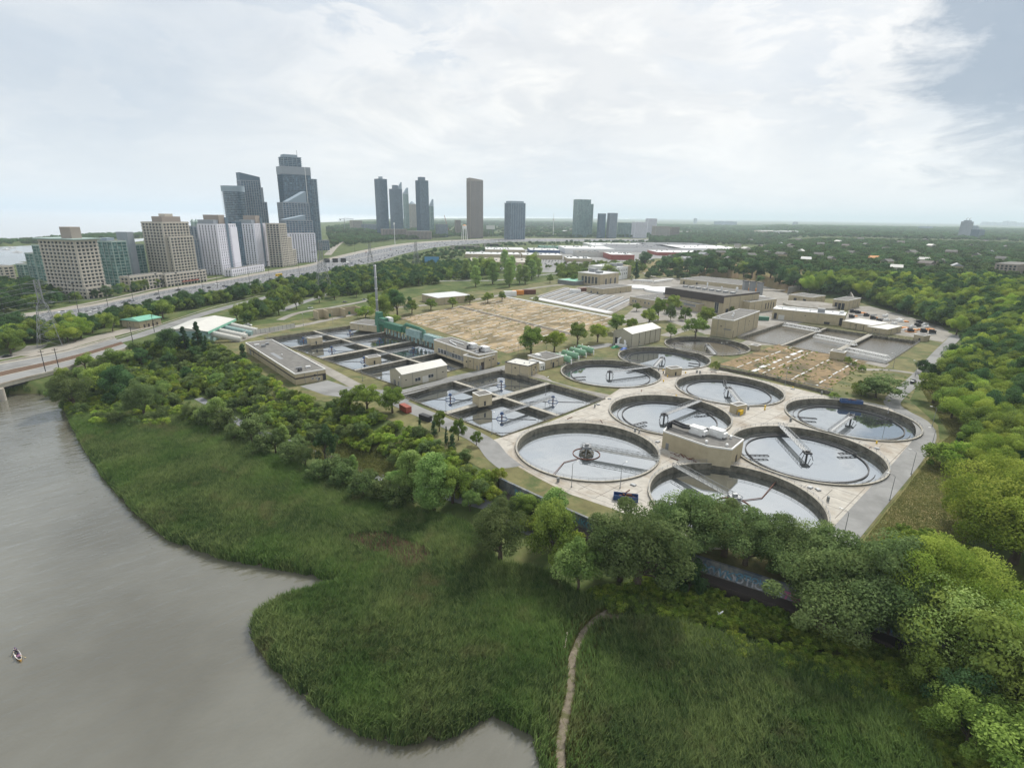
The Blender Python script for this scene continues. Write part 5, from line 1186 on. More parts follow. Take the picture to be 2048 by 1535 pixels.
# left group
r_, w, d, h = tower('beige balconied block nearest the expressway with a wide overhanging roof and square penthouse', (173, 597), (103, 567), (215, 582), 480, 'grid', pent=[(.25, .7, .2, .5, 11, 'tan')])
MB().box(-3, w + 3, -3, d + 3, h + .11, h + 1.0).build('roof_overhang', CW['mint'], r_)
facade(r_, w + 3, d * .95, h * .2, 'grid', 0, -1.0, -3.5)
tower('low stepped teal balconied block, lowest of the three steps by the bay', (52, 556), (38, 552), (70, 555), 528, 'tealb', name='stepped_block')
tower('stepped teal balconied block, middle step by the bay', (78, 560), (62, 556), (92, 560), 506, 'tealb', name='stepped_block')
tower('stepped teal balconied block, highest step beside the beige balconied block', (96, 562), (80, 557), (118, 562), 490, 'tealb', name='stepped_block')
tower('low beige building at the left edge of the view', (12, 562), (-20, 552), (33, 560), 532, 'grid', name='low_block')
tower('teal glass block between the two big beige blocks', (240, 572), (204, 562), (268, 566), 482, 'tealb', pent=[(.1, .6, .3, .7, 3, 'slab')])
r_, w, d, h = tower('slim teal apartment block with a tall blank grey end wall', (283, 562), (262, 556), (300, 557), 489, 'tealb'); MB().box(-9, -1.0, -2, d * .9, 0, h + 14).build('end_wall', CW['grey'], r_)
r_, w, d, h = tower('large beige apartment block with stepped shoulders, third from the left along the expressway', (343, 562), (303, 551), (393, 551), 444, 'grid', pent=[(.1, .8, .1, .6, 6, 'tan'), (.3, .6, .2, .5, 9, 'beige')])
facade(r_, w * .9, d * .3, h * .76, 'grid', 0, w * .06, -5)
tower('three storey beige row of shops with bay windows below the teal block', (262, 583), (245, 578), (328, 571), 553, 'grid', cat='shop row', name='shop_row')
r_, w, d, h = tower('long white framed row of shops with red awnings below the large beige block', (334, 574), (327, 570), (414, 556), 548, 'grid', cat='shop row', name='shop_row')
for u in (.35, .5, .62): MB().box(w * u, w * u + 8, -2.2, -.9, 3.2, 4.2).build('awning', M['red'], r_)
tower('narrow dark grey block behind the large beige one', (398, 552), (386, 548), (408, 550), 478, 'curtl')
for k, (a, b_, c_, yt) in enumerate((((447, 550), (409, 542), (483, 539), 448), ((518, 535), (488, 530), (545, 527), 447))):
    r_, w, d, h = tower(['white apartment tower with a dark vertical slot, left of the white pair', 'white apartment tower with a dark vertical slot, right of the white pair'][k], a, b_, c_, yt, 'gridw', pent=[(.0, .55, .15, .95, 5, 'grey'), (.25, .55, .1, .9, 11, 'tan')])
    MB().box(w * .44, w * .56, -.9, 0.2, 0, h + 8).build('slot', CW['dgrey'], r_)
    MB().box(w * .66, w + .8, -1.0, d * .2, h * .0, h * .93).build('end_wall', CW['white'], r_)
tower('blue glass block wedged between the two white towers', (482, 540), (470, 536), (494, 536), 442, 'curt')
r_, w, d, h = tower('grey building with two little green pyramid turrets behind the white towers', (400, 545), (390, 541), (412, 541), 452, 'curtl')
for x in (.15, .75): mb = MB(); mb.box(w * x, w * x + 3.5, 1, 4.5, h + .1, h + 5); mb.tube((w * x + 1.75, 2.75, h + 5.1), (w * x + 1.75, 2.75, h + 9), 3.2, .1, n=4); mb.build('turret', CW['mint'], r_)
r_, w, d, h = tower('beige apartment tower stepping down to the right, last of the expressway row', (567, 534), (541, 528), (580, 528), 447, 'grid')
facade(r_, w * .6, d * .7, h * .68, 'grid', 0, w, 0); facade(r_, w * .55, d * .6, h * .38, 'grid', 0, w * 1.6, 0)
tower('low colonnaded building at the foot of the white pair', (465, 553), (450, 548), (560, 530), 533, 'gridw', cat='shop row', name='shop_row', h=9)
def round_tower(label, cx, yb, wpx, yt, style='bal', crown=8):
    c_ = G(cx, yb); rr = wpx / FPX * depth(cx, yb) / 2; hh = ztop(c_.x, c_.y, yt); root = empty('round_tower', (c_.x, c_.y, 0), 0, label, 'apartment tower', 'apartment towers and blocks')
    nf = int((hh - crown) / 3.2)
    for k in range(nf):
        MB().tube((0, 0, k * 3.2 + .3), (0, 0, k * 3.2 + 3.1), rr * .88, n=40).build('window_band', GL['blue'], root)
    fr = MB()
    for k in range(nf + 1): fr.ring(0, 0, rr * .6, rr, k * 3.2 - .25, k * 3.2 + .3, 40)
    fr.build('balcony_slab', CW['slab'], root); MB().tube((0, 0, nf * 3.2 + .31), (0, 0, hh), rr * .97, n=40).build('crown', CW['slab'], root)
round_tower('round tower with wrap around balconies and a pale glass crown', 482, 505, 43, 372)
def slant_cap(root, w, d, h, rise, m='dgrey', lo=0.0, flip=False):
    a, b_ = (rise, lo) if not flip else (lo, rise); MB().prism([(0, 0), (w, 0), (w, d), (0, d)], h + .11, [h + a, h + b_, h + b_, h + a]).build('slanted_crown', CW[m], root)
r_, w, d, h = tower_at('dark glass tower with a roof slanting down to the right, behind the round tower', 514, 503, 41, 361, 'curtl', 20, .5); slant_cap(r_, w, d, h, 14, 'dgrey', 7)
tower_at('narrow pale block right of the slant roofed tower', 538, 502, 12, 404, 'curtl', 20, .8, pent=[(.1, .6, .2, .8, 28, 'grey')])
r_, w, d, h = tower_at('tallest tower, dark glass with a plain grey crown band and balconied cap', 603, 508, 60, 350, 'curt', 18, .62)
MB().box(-.6, w + .6, -.6, d + .6, h + .12, h + 14).build('crown_band', CW['grey'], r_); facade(r_, w * .62, d * .8, 17, 'bal', h + 14, w * .1, d * .1); MB().box(w * .15, w * .62, d * .2, d * .8, h + 31, h + 35).build('penthouse', CW['slab'], r_)
MB().box(w * .80, w * .82, -.8, -.55, 0, h + 14).build('fin', M['white'], r_); MB().tube((w * .68, d * .5, h + 30), (w * .68, d * .5, h + 44), .4, n=6).build('mast', M['steel'], r_)
r_, w, d, h = tower_at('balconied right hand wing of the tallest tower', 636, 500, 17, 358, 'bal', 30, .9)
r_, w, d, h = tower_at('mid height stepped tower with swooping roof fins in front of the tallest one', 597, 516, 58, 405, 'curtl', 20, .55); MB().prism([(w * .2, 1), (w * .92, 1), (w * .92, d - 1), (w * .2, d - 1)], h + .12, [h + 1, h + 19, h + 19, h + 1]).build('roof_fin', CW['slab'], r_)
r_, w, d, h = tower_at('lower block with a small swoop fin in front of the mid height tower', 601, 520, 58, 440, 'curtl', 20, .5); MB().prism([(0, 1), (w * .75, 1), (w * .75, d - 1), (0, d - 1)], h + .12, [h + 1, h + 8, h + 8, h + 1]).build('roof_fin', CW['slab'], r_)
tower_at('white gridded podium below the swoop finned towers', 605, 524, 56, 466, 'gridw', 20, .4)
tower_at('low grey terrace at the right foot of the tallest tower', 646, 500, 26, 480, 'curtl', 20, .7, name='low_block')
# right groups
FAR = [('leftmost slim dark tower of the distant waterfront cluster', 767, 472, 24, 358, 'curt', 30, .9, [(.35, .65, .3, .7, 8, 'slab')]),
 ('second slim dark tower of the waterfront cluster, with a white sail fin', 795, 468, 25, 378, 'curt', 30, .9, [(.2, .65, .2, .7, 14, 'dgrey')]),
 ('teal slim tower half hidden right of the sail finned one', 814, 462, 11, 388, 'tealb', 30, .9, None),
 ('pale stone tower with a pointed roof in the middle of the waterfront cluster', 826, 461, 15, 408, 'grid', 30, .9, None),
 ('fourth slim dark tower of the waterfront cluster, stepped top', 847, 474, 25, 361, 'curt', 30, .9, [(.2, .75, .2, .8, 11, 'dgrey')]),
 ('slim teal tower tucked behind the stepped top one', 864, 466, 9, 412, 'tealb', 30, .9, None),
 ('lone brown framed slab tower with a curved right shoulder', 950, 476, 32, 362, 'tan', 22, .8, None),
 ('squat blue green tower with balconied corners right of the lone slab', 1029, 478, 41, 406, 'bal', 30, .8, [(.05, .9, .05, .9, 6, 'slab')]),
 ('broad teal tower standing alone right of centre', 1161, 474, 34, 399, 'tealb', 25, .7, None),
 ('lower right shoulder of the broad teal tower', 1177, 474, 13, 408, 'tealb', 25, .9, None),
 ('left half of the twin bluish slab pair', 1201, 476, 16, 427, 'curt', 25, .8, None), ('right half of the twin bluish slab pair', 1222, 476, 20, 426, 'curtl', 25, .8, None),
 ('pale green mid rise right of the twin slabs, farthest left', 1249, 474, 30, 445, 'tealb', 25, .6, None), ('white mid rise block beside the pale green one', 1277, 476, 30, 444, 'gridw', 25, .6, None),
 ('pale twin topped tower behind the mid rise blocks', 1300, 472, 22, 437, 'gridw', 25, .6, None), ('beige mid rise block under the pale twin topped tower', 1320, 476, 34, 452, 'grid', 25, .6, None), ('pinkish brown mid rise, last on the right', 1347, 475, 20, 454, 'tan', 25, .6, None),
 ('grey mid rise block by the lake, left of the waterfront cluster', 713, 462, 24, 441, 'grid', 25, .6, None), ('long low grey block by the lake right of the crane', 739, 463, 30, 448, 'curtl', 25, .6, None),
 ('low brown glass podium under the waterfront cluster', 788, 476, 50, 458, 'tan', 10, .5, None), ('low brown wing right of the podium', 838, 478, 50, 462, 'tan', 10, .5, None),
 ('small grey office block right of the waterfront cluster', 884, 474, 24, 448, 'curtl', 20, .6, None), ('dark low tower among the trees left of the lone slab', 916, 470, 12, 440, 'tan', 20, .8, None)]
for lb, cx, yb, wp, yt, stl, an, ra, pe in FAR:
    r_, w, d, h = tower_at(lb, cx, yb, wp, yt, stl, an, ra, pe)
    if 'sail fin' in lb: MB().prism([(w * .6, 1), (w, 1), (w, d * .3), (w * .6, d * .3)], h + .11, [h + 4, h + 26, h + 26, h + 4]).build('sail_fin', CW['slab'], r_)
    if 'pointed' in lb: MB().tube((w / 2, d / 2, h + .1), (w / 2, d / 2, h + 14), w * .6, .3, n=4).build('pointed_roof', CW['slab'], r_)
    if lb.startswith('teal slim') or lb.startswith('slim teal'): slant_cap(r_, w, d, h, 2, 'slab', 28, False)
    if 'lone brown' in lb: slant_cap(r_, w, d, h, 9, 'tan', 3)
# horizon buildings, on the tableland
HZ = [('unfinished concrete tower with cranes on the right horizon', 1927, 476, 20, 443, 'grey'), ('glass block beside the unfinished tower on the horizon', 1944, 475, 15, 453, 'slab'), ('dark low slab right of the unfinished tower', 1952, 478, 22, 459, 'dgrey'),
      ('pale hospital block on the horizon right of centre', 1450, 452, 44, 443, 'slab'), ('small block on the horizon left of the radio mast', 1590, 450, 10, 444, 'grey'), ('wide pale block on the right horizon', 1850, 461, 24, 453, 'slab'), ('pale water tower shaped block on the horizon', 1390, 447, 7, 437, 'slab')]
for lb, cx, yb, wp, yt, m_ in HZ:
    p = T(cx, yb); dp_ = Vector((p.x, p.y)).length; w = wp / FPX * dp_ * .8; hh = max(20, ztop(p.x, p.y, yt) - p.z); root = empty('horizon_building', p, .5, lb, 'building')
    MB().box(-w / 2, w / 2, -w * .3, w * .3, -5, hh).build('wall', CW[m_], root); MB().box(-w * .3, w * .3, -w * .2, w * .2, hh + .1, hh * 1.08).build('penthouse', CW['grey'], root)
    if 'cranes' in lb:
        for x in (-.25, .3): mb = MB(); mb.tube((w * x, 0, hh), (w * x, 0, hh + 14), .9, n=4); mb.tube((w * x - 5, 0, hh + 11), (w * x + 12, 0, hh + 16), .8, n=4); mb.build('crane', M['steel'], root)
rnd = random.Random(5)
for k in range(30):      # downtown skyline, far right
    x = 1966 + k * 3.6 + rnd.uniform(-1, 1); c_ = G(x, 451.5); u = (x - 1966) / 110; yt = 461 - 13 * math.exp(-((x - 2018) / 26) ** 2) - rnd.uniform(-1, 4)
    w = rnd.uniform(3.5, 7) / FPX * 17000; s_ = 17000 / c_.length; q_ = c_ * s_; hh = max(50, ztop(q_.x, q_.y, yt))
    o = MB().box(-w / 2, w / 2, -w / 2, w / 2, -5, hh).box(-w / 3, w / 3, -w / 3, w / 3, hh, hh + w * .3).build('skyscraper', CW['grey'], loc=(q_.x, q_.y, 15), rz=.4); tag(o, 'hazy downtown skyscraper on the far right horizon', 'skyscraper', 'hazy downtown skyline')
# brown apartment slab among trees on the right
p = T(1985, 552); r_ = empty('apartment_slab', p, -.95, 'brown brick apartment slab with flat roof among trees on the right', 'apartment block'); facade(r_, 22, 62, 17, 'tan', -1)
# big box stores and parking
def box_store(label, cx, cy, wpx, hm, m, roof, ang=8, depth_m=None, z=0):
    p = T(cx, cy); dp_ = depth(cx, cy); w = wpx / FPX * dp_; d = depth_m or w * .6; root = empty('retail_building', (p.x - w / 2, p.y, p.z), R(ang), label, 'store', 'low retail and industrial buildings beyond the plant')
    MB().box(0, w, 0, d, -3, hm).build('wall', m, root); MB().box(.5, w - .5, .5, d - .5, hm + .01, hm + .25).build('roof', roof, root)
    mb = MB()
    for k in range(10): x, y = rnd.uniform(.05, .9) * w, rnd.uniform(.1, .85) * d; mb.box(x, x + 3, y, y + 3, hm + .25, hm + 1.8)
    mb.build('rooftop_units', M['steel'], root); tag(mb and root.children[-1], kind='stuff'); return root
STO = [('wide beige store with a brown brick side wall behind the poplars', 1000, 535, 120, 8, 'beige', 'conc', 4, 90), ('pale grey strip of shops left of the car park', 985, 516, 110, 7, 'beige', 'roofwhite', 3, 60), ('beige strip of shops with dark shopfronts behind the car park', 1085, 519, 80, 8, 'beige', 'roofwhite', 3, 60),
 ('white sided warehouse behind the strip of shops', 1180, 508, 100, 11, 'white', 'roofwhite', 3, 120), ('red fronted store right of the car park', 1245, 520, 48, 10, 'red', 'roofwhite', 3, 70), ('grey warehouse with dark loading doors', 1190, 514, 70, 9, 'rooflight', 'roofgrey', 3, 60),
 ('low white roofed warehouse left of the motorway bridge', 1010, 506, 80, 7, 'beige', 'roofwhite', 3, 90), ('long white warehouse in the middle of the retail park', 1300, 504, 140, 9, 'white', 'hwy', 3, 180), ('wide pale warehouse at the right end of the retail park', 1420, 505, 150, 9, 'white', 'roofwhite', 3, 160),
 ('dark roofed shed on the right of the retail park', 1380, 512, 130, 7, 'red', 'roofwhite', 3, 80), ('far white warehouse behind the retail park', 1250, 498, 130, 8, 'white', 'roofwhite', 3, 150), ('far grey warehouse behind the retail park', 1370, 498, 150, 8, 'steel', 'hwy', 3, 180),
 ('nearest low white shed left of the grassy bank', 1160, 524, 50, 6, 'beige', 'roofwhite', 3, 50), ('long low store with blue fascia', 1090, 508, 60, 8, 'blue', 'roofwhite', 3, 80), ('green roofed long shed by the motorway', 1110, 499, 60, 6, 'greenp', 'greenp', 3, 60)]
for lb, cx, cy, wp, hm, m_, rf, an, dm_ in STO: box_store(lb, cx, cy, wp, hm, M[m_], M[rf], an, dm_)
sheet('parking', W2([(930, 535), (1100, 545), (1290, 525), (1540, 505), (1520, 494), (1200, 496), (960, 500)]), M['asphalt'], 0.06)
for k in range(26):
    x = rnd.uniform(1150, 1900); y = rnd.uniform(449, 466) + (x - 1150) * .008; box_store('distant low industrial building in the hazy plain', x, y, rnd.uniform(20, 60), rnd.uniform(7, 14), M[rnd.choice(['white', 'beige', 'steel'])], M[rnd.choice(['roofwhite', 'roofwhite', 'roofgrey'])], rnd.uniform(-10, 10), rnd.uniform(80, 200))
# houses on the tableland
hs0 = None; HP = [(1405, 520), (1440, 516), (1500, 522), (1532, 514), (1560, 520), (1600, 512), (1635, 520), (1660, 528), (1700, 515), (1745, 527), (1772, 536), (1850, 542), (1845, 531), (1880, 536), (1950, 522), (2000, 528), (1980, 512), (1900, 515), (1820, 516), (1690, 500), (1640, 496), (1580, 500), (1520, 500), (1490, 508), (1770, 505), (1730, 497), (1860, 500), (1940, 498), (2010, 500), (1420, 508),
    (1370, 530), (1455, 528), (1610, 530), (1790, 548), (1910, 547), (1560, 494), (1475, 497), (1675, 490), (1800, 492), (1340, 522), (1595, 486), (1720, 485), (1850, 486), (1970, 488), (1500, 486)]
rm = [M['roofgrey'], M['brown'], M['rooflight'], M['orange'], M['steel']]
for k, (x, y) in enumerate(HP):
    p = T(x, y); s_ = rnd.uniform(.9, 1.4); root = empty('house', (p.x, p.y, p.z + 1.5), rnd.uniform(0, 3.1), 'small pitched roof house half hidden by trees on the tableland', 'house', 'houses among the trees beyond the plant'); w, d, h = 13 * s_, 9 * s_, 7 * s_
    MB().box(-w / 2, w / 2, -d / 2, d / 2, -3, h).build('wall', [CW['beige'], M['beige'], M['red']][k % 3] if k % 3 != 2 else CW['tan'], root)
    r2 = MB(); r2.prism([(-w / 2 - .5, -d / 2 - .5), (w / 2 + .5, -d / 2 - .5), (w / 2 + .5, d / 2 + .5), (-w / 2 - .5, d / 2 + .5)], h + .01, h + .2, bottom=False)
    r2.poly([(-w / 2 - .5, -d / 2 - .5, h + .21), (w / 2 + .5, -d / 2 - .5, h + .21), (w / 2, 0, h + 3.5), (-w / 2, 0, h + 3.5)]); r2.poly([(w / 2 + .5, d / 2 + .5, h + .21), (-w / 2 - .5, d / 2 + .5, h + .21), (-w / 2, 0, h + 3.5), (w / 2, 0, h + 3.5)])
    r2.poly([(w / 2 + .5, -d / 2 - .5, h + .21), (w / 2 + .5, d / 2 + .5, h + .21), (w / 2, 0, h + 3.5)]); r2.poly([(-w / 2 - .5, d / 2 + .5, h + .21), (-w / 2 - .5, -d / 2 - .5, h + .21), (-w / 2, 0, h + 3.5)])
    r2.build('roof', rm[rnd.choice([0, 0, 1, 0, 2, 4])] if (x, y) != (1745, 527) else M['orange'], root)
# ------------------------------------------------------------------ expressway, bridge, tracks, vehicles, pylons
HN = [(-60, 676), (0, 656), (100, 641), (200, 628), (330, 598), (420, 583), (486, 573), (560, 560), (620, 551), (650, 543), (700, 533), (758, 522), (810, 507), (865, 496), (918, 490), (1000, 485), (1050, 483.5), (1160, 483), (1300, 483)]
HF = [(-60, 648), (0, 633), (100, 620), (200, 605), (330, 577), (420, 563), (486, 551), (560, 538), (620, 528), (650, 518), (700, 506), (758, 494), (810, 486.5), (865, 482), (918, 479.5), (1000, 477), (1050, 476.5), (1160, 477), (1300, 478)]
hn = catmull([V3(G(*p)) for p in HN], 6); hf = catmull([V3(G(*p)) for p in HF], 6)
def across(u, v):
    i = u * (len(hn) - 1); k = min(int(i), len(hn) - 2); f = i - k; return hn[k].lerp(hn[k + 1], f).lerp(hf[k].lerp(hf[k + 1], f), v)
def hstrip(name, v0, v1, m, z, gaps=None):
    mb = MB(); n = (len(hn) - 1) * (3 if gaps else 1)
    for k in range(n):
        if gaps and k % gaps: continue
        a, b_ = k / n, (k + 1) / n; P = [across(a, v0), across(b_, v0), across(b_, v1), across(a, v1)]; mb.poly([(p.x, p.y, z) for p in P])
    return tag(mb.build(name, m), kind='structure')
hstrip('expressway', 0, .78, M['hwy'], .16); hstrip('expressway_shoulder', .78, 1.0, M['shoulder'], .13)
hstrip('median_barrier', .385, .395, M['rim'], .5)
for v in (.015, .36, .41, .76): hstrip('lane_line', v - .003, v + .003, M['white'], .165)
for v in (.10, .19, .28, .50, .59, .68): hstrip('lane_line', v - .003, v + .003, M['white'], .165, 2)
# overpass walls under the far part
for (x, y, w_, lb) in ((930, 493, 34, 'dark mouth of the left underpass below the expressway'), (985, 488, 22, 'dark mouth of the right underpass below the expressway')):
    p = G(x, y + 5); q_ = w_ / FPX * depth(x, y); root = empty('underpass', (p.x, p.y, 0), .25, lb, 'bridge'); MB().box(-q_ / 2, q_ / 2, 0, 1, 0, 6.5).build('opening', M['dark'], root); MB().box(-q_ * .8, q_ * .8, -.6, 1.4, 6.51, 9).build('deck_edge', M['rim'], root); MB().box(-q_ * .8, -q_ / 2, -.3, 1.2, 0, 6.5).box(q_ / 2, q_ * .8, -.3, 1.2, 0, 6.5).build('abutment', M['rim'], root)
prib('rail_bed', [(60, 672), (160, 652), (258, 628), (340, 609), (420, 594), (520, 574), (600, 559), (660, 550)], 13, M['dirt'], .10)
prib('dirt_lot', [(60, 712), (170, 682), (250, 662), (310, 648)], 13, M['shoulder'], .08)
prib('sidewalk', [(-30, 590 + 62), (100, 622), (210, 600), (330, 573), (420, 558), (500, 543)], 5, M['shoulder'], .2)
# river road on the bridge
NB = [(-60, 790), (0, 771), (109, 743), (190, 719), (260, 695)]; FB = [(-60, 745), (0, 727), (81, 712), (152, 697), (230, 676)]
def pstrip(name, A, B_, f0, f1, m, z, z_px=0.0, thick=0.0):
    a_ = catmull([V3(G(*p)) for p in A], 4); b_ = catmull([V3(G(*p)) for p in B_], 4); mb = MB()
    for k in range(len(a_) - 1):
        P = [a_[k].lerp(b_[k], f0), a_[k + 1].lerp(b_[k + 1], f0), a_[k + 1].lerp(b_[k + 1], f1), a_[k].lerp(b_[k], f1)]; P = [(p.x, p.y) for p in P]
        if thick: mb.prism(P, z - thick, z)
        else: mb.poly([(x, y, z) for x, y in P])
    return mb.build(name, m)
root = empty('road_bridge', (0, 0, 0), 0, 'low concrete road bridge over the river at the left edge', 'bridge')
def ch(o): o.parent = root; return o
NB1, FB1 = NB[:4], FB[:4]
ch(pstrip('deck', NB, FB, 0, 1, M['rim'], .1, thick=1.3)); ch(pstrip('girder', NB, FB, .03, .10, M['dark'], -1.21, thick=1.2))
ch(pstrip('parapet', NB, FB, -.004, .012, M['conc'], 1.0, thick=.88)); ch(pstrip('parapet', NB, FB, .99, 1.006, M['conc'], 1.0, thick=.88))
ch(pstrip('carriageway', NB, FB, .06, .36, M['asphalt'], .13)); ch(pstrip('carriageway', NB, FB, .60, .94, M['asphalt'], .13)); ch(pstrip('track_bed', NB, FB, .38, .58, M['wood'], .14))
for f in (.41, .46, .51, .56): ch(pstrip('rail', NB, FB, f - .004, f + .004, M['rust'], .3, thick=.14))
pb = MB(); c_ = G(7, 800, -7)
for k in range(4): p = Vector((c_.x, c_.y)).lerp(G(-40, 742, -3), k / 3); pb = MB(); pb.tube((p.x, p.y, -9), (p.x, p.y, -1.22), 1.3, n=16); ch(pb.build('pier', M['conc']))
ab = MB(); a_, b_ = G(112, 742), G(165, 694); wall_seg(ab, a_, b_, 3, -8.5, -.1); ch(ab.build('abutment', M['concwall']))
prib('road', [(190, 699), (231, 684), (272, 673), (366, 641), (430, 621), (520, 598), (600, 578), (650, 566)], 10.5, M['asphalt'], .12)
prib('kerb_strip', [(190, 688), (272, 665), (366, 634), (430, 614), (520, 592)], .9, M['conc'], .3)
prib('road', [(560, 622), (620, 600), (700, 578), (780, 568), (860, 563), (930, 561), (1000, 560), (1100, 548), (1180, 540)], 8, M['asphalt'], .12)
prib('road', [(560, 640), (600, 625), (680, 612), (740, 600)], 6, M['gravel'], .12)
prib('road', [(-40, 722), (20, 712), (60, 700), (75, 690)], 10, M['gravel'], .1)
prib('road', [(655, 510), (672, 492), (690, 478), (700, 470)], 14, M['shoulder'], .14)
prib('road', [(1285, 545), (1330, 560), (1400, 568), (1500, 578), (1570, 584)], 5, M['shoulder'], .14)
ribbon('trail', [tuple(G(x, y, -5)) for x, y in [(395, 790), (440, 815), (490, 845), (560, 872), (620, 893), (680, 915), (740, 940), (800, 962), (870, 985), (940, 1010), (1010, 1035), (1090, 1065), (1180, 1085), (1260, 1120)]], 3.6, M['path'], .10, k=10)
DP = [(1122, 1535), (1120, 1490), (1127, 1450), (1141, 1390), (1145, 1320), (1165, 1270), (1190, 1240), (1240, 1208), (1290, 1172)]
ribbon('path_margin', [tuple(G(x, y, MARSH)) for x, y in [(1126, 1600)] + DP], (7.0, 3.2), mat('trodden_margin', (.15, .135, .085), 1.0, (.5, .5), stain=((.09, .11, .045), .4, .48, .56)), .07, k=12, rag=.35)
ribbon('dirt_path', [tuple(G(x, y, MARSH)) for x, y in [(1126, 1600)] + DP], (2.2, 1.3), mat('trodden_dirt', (.21, .18, .14), 1.0, (.8, .3), stain=((.12, .12, .06), .6, .5, .6)), .12, k=14, rag=.3)
ribbon('dirt_path', [tuple(G(x, y, MARSH)) for x, y in ((1205, 1234), (1330, 1243), (1430, 1266), (1560, 1302), (1680, 1322), (1785, 1306))], 1.2, M['dirt'], .10, k=10, rag=.35)
# vehicles
VC = dict(white=M['white'], silver=mat('silver_car_paint', (.42, .43, .44), .35, spec=.6), black=mat('black_car_paint', (.02, .02, .025), .3, spec=.6), grey=mat('grey_car_paint', (.12, .125, .13), .35, spec=.6), red=mat('red_car_paint', (.33, .04, .03), .35, spec=.6), blue=mat('blue_car_paint', (.05, .09, .18), .35, spec=.6), beige=mat('beige_car_paint', (.34, .30, .23), .4, spec=.5))
def loft(secs, n=8):
    """secs: (x, half width, z0, z1)"""
    mb = MB(); rows = []
    for x, hw, z0, z1 in secs: i = len(mb.v); mb.v += [(x, -hw, z0), (x, hw, z0), (x, hw * .93, z1), (x, -hw * .93, z1)]; rows.append(i)
    for a, b_ in zip(rows, rows[1:]):
        for k in range(4): q_ = (k + 1) % 4; mb.f.append((a + k, b_ + k, b_ + q_, a + q_)); mb.m.append(0)
    mb.f.append((rows[0], rows[0] + 1, rows[0] + 2, rows[0] + 3)[::-1]); mb.m.append(0); mb.f.append((rows[-1], rows[-1] + 1, rows[-1] + 2, rows[-1] + 3)); mb.m.append(0); return mb
BODY = loft([(-2.25, .75, .4, .75), (-2.15, .86, .3, .95), (-1.2, .9, .28, 1.0), (.9, .9, .28, .98), (1.9, .86, .3, .85), (2.25, .72, .4, .65)])
CAB = loft([(-1.75, .74, .9, 1.0), (-1.15, .76, .9, 1.42), (.15, .76, .9, 1.44), (.95, .74, .9, .98)])
WHEEL = MB(); 
for x in (-1.4, 1.4):
    for y in (-.84, .84): WHEEL.tube((x, y - .1, .33), (x, y + .1, .33), .33, n=10)
cab_me = CAB.mesh('glasshouse', M['glass']); body_me = {k: BODY.mesh('body_' + k, v) for k, v in VC.items()}
TR = loft([(-2.7, .9, .45, 1.1), (-2.65, .95, .4, 1.15), (2.0, .95, .4, 1.1), (2.6, .9, .4, 1.0), (2.75, .82, .45, .8)])
order = {}
ORD = ['first', 'second', 'third', 'fourth', 'fifth', 'sixth', 'seventh', 'eighth', 'ninth', 'tenth', 'eleventh', 'twelfth', 'thirteenth', 'fourteenth', 'fifteenth', 'sixteenth', 'seventeenth', 'eighteenth', 'nineteenth', 'twentieth']
def ordinal(n): return ORD[n] if n < 20 else ['twenty', 'thirty', 'forty', 'fifty', 'sixty'][(n + 1) // 10 - 2] + ('' if (n + 1) % 10 == 0 else ' ' + ORD[(n + 1) % 10 - 1])
def car(p, ang, colr, label, group, sc=1.0, wheels=False):
    root = empty('car', p, ang, label, 'car', group); root.scale = (sc, sc, sc)
    link('body', body_me[colr], root); link('window', cab_me, root)
    return root
rnd = random.Random(77); cars = []
spots = []
for x in [6, 22, 38, 60, 73, 110, 124, 132, 142, 176, 190, 200, 214, 222, 228, 248, 258, 268, 300, 312, 318, 350, 356, 362, 372, 389, 406, 408, 418, 434, 449, 455, 468, 484, 500, 512, 519, 530, 541, 575, 584, 591, 598, 605, 614, 622]:
    spots.append((x, rnd.choice([.05, .14, .14, .23, .32, .46, .55])))
x = 640
while x < 1010: spots.append((x, rnd.choice([.05, .14, .23, .32]))); spots.append((x + 4, rnd.choice([.46, .55, .64, .72, .14]))); spots.append((x + 6, rnd.choice([.05, .23, .55]))) if rnd.random() < .5 else None; x += rnd.uniform(6.5, 10.5)
us = np.linspace(0, 1, 400); ux = []
for u in us: p = across(float(u), .3); ux.append(camo.matrix_world.inverted() @ Vector((p.x, p.y, 0)))
uxp = np.array([1024 + FPX * v.x / -v.z for v in ux])
spots.sort()
for x, v in spots:
    u = float(np.interp(x, uxp, us)); p = across(u, v); q_ = across(min(1, u + .004), v); a = math.atan2(q_.y - p.y, q_.x - p.x)
    colr = rnd.choices(['white', 'silver', 'black', 'grey', 'red', 'blue', 'beige'], [8, 4, 5, 3, 1.2, 1, .6])[0]; k = order.get(colr, 0); order[colr] = k + 1
    car((p.x, p.y, .17), a + (math.pi if v > .4 else 0), colr, '%s car on the expressway, %s %s one counted from the left' % (colr, ordinal(k), colr), 'cars on the expressway', 1.18)
def bus(p, ang, L_, m, label, cat):
    root = empty('bus', p, ang, label, cat); mb = MB(); mb.box(-L_ / 2, L_ / 2, -1.25, 1.25, .45, 3.1); mb.box(-L_ / 2 + .1, L_ / 2 - .1, -1.15, 1.15, 3.1, 3.2); mb.build('body', m, root)
    MB().box(-L_ / 2 + .4, L_ / 2 + .02, -1.28, 1.28, 1.6, 2.4).build('window', M['glass'], root)
    for x in (-L_ * .3, L_ * .32): MB().tube((x, -1.2, .45), (x, 1.2, .45), .45, n=12).build('wheel', M['black'], root)
u = float(np.interp(558, uxp, us)); p = across(u, .32); q_ = across(u + .004, .32); bus((p.x, p.y, .17), math.atan2(q_.y - p.y, q_.x - p.x), 11, M['yellow'], 'yellow school bus on the near carriageway of the expressway', 'bus')
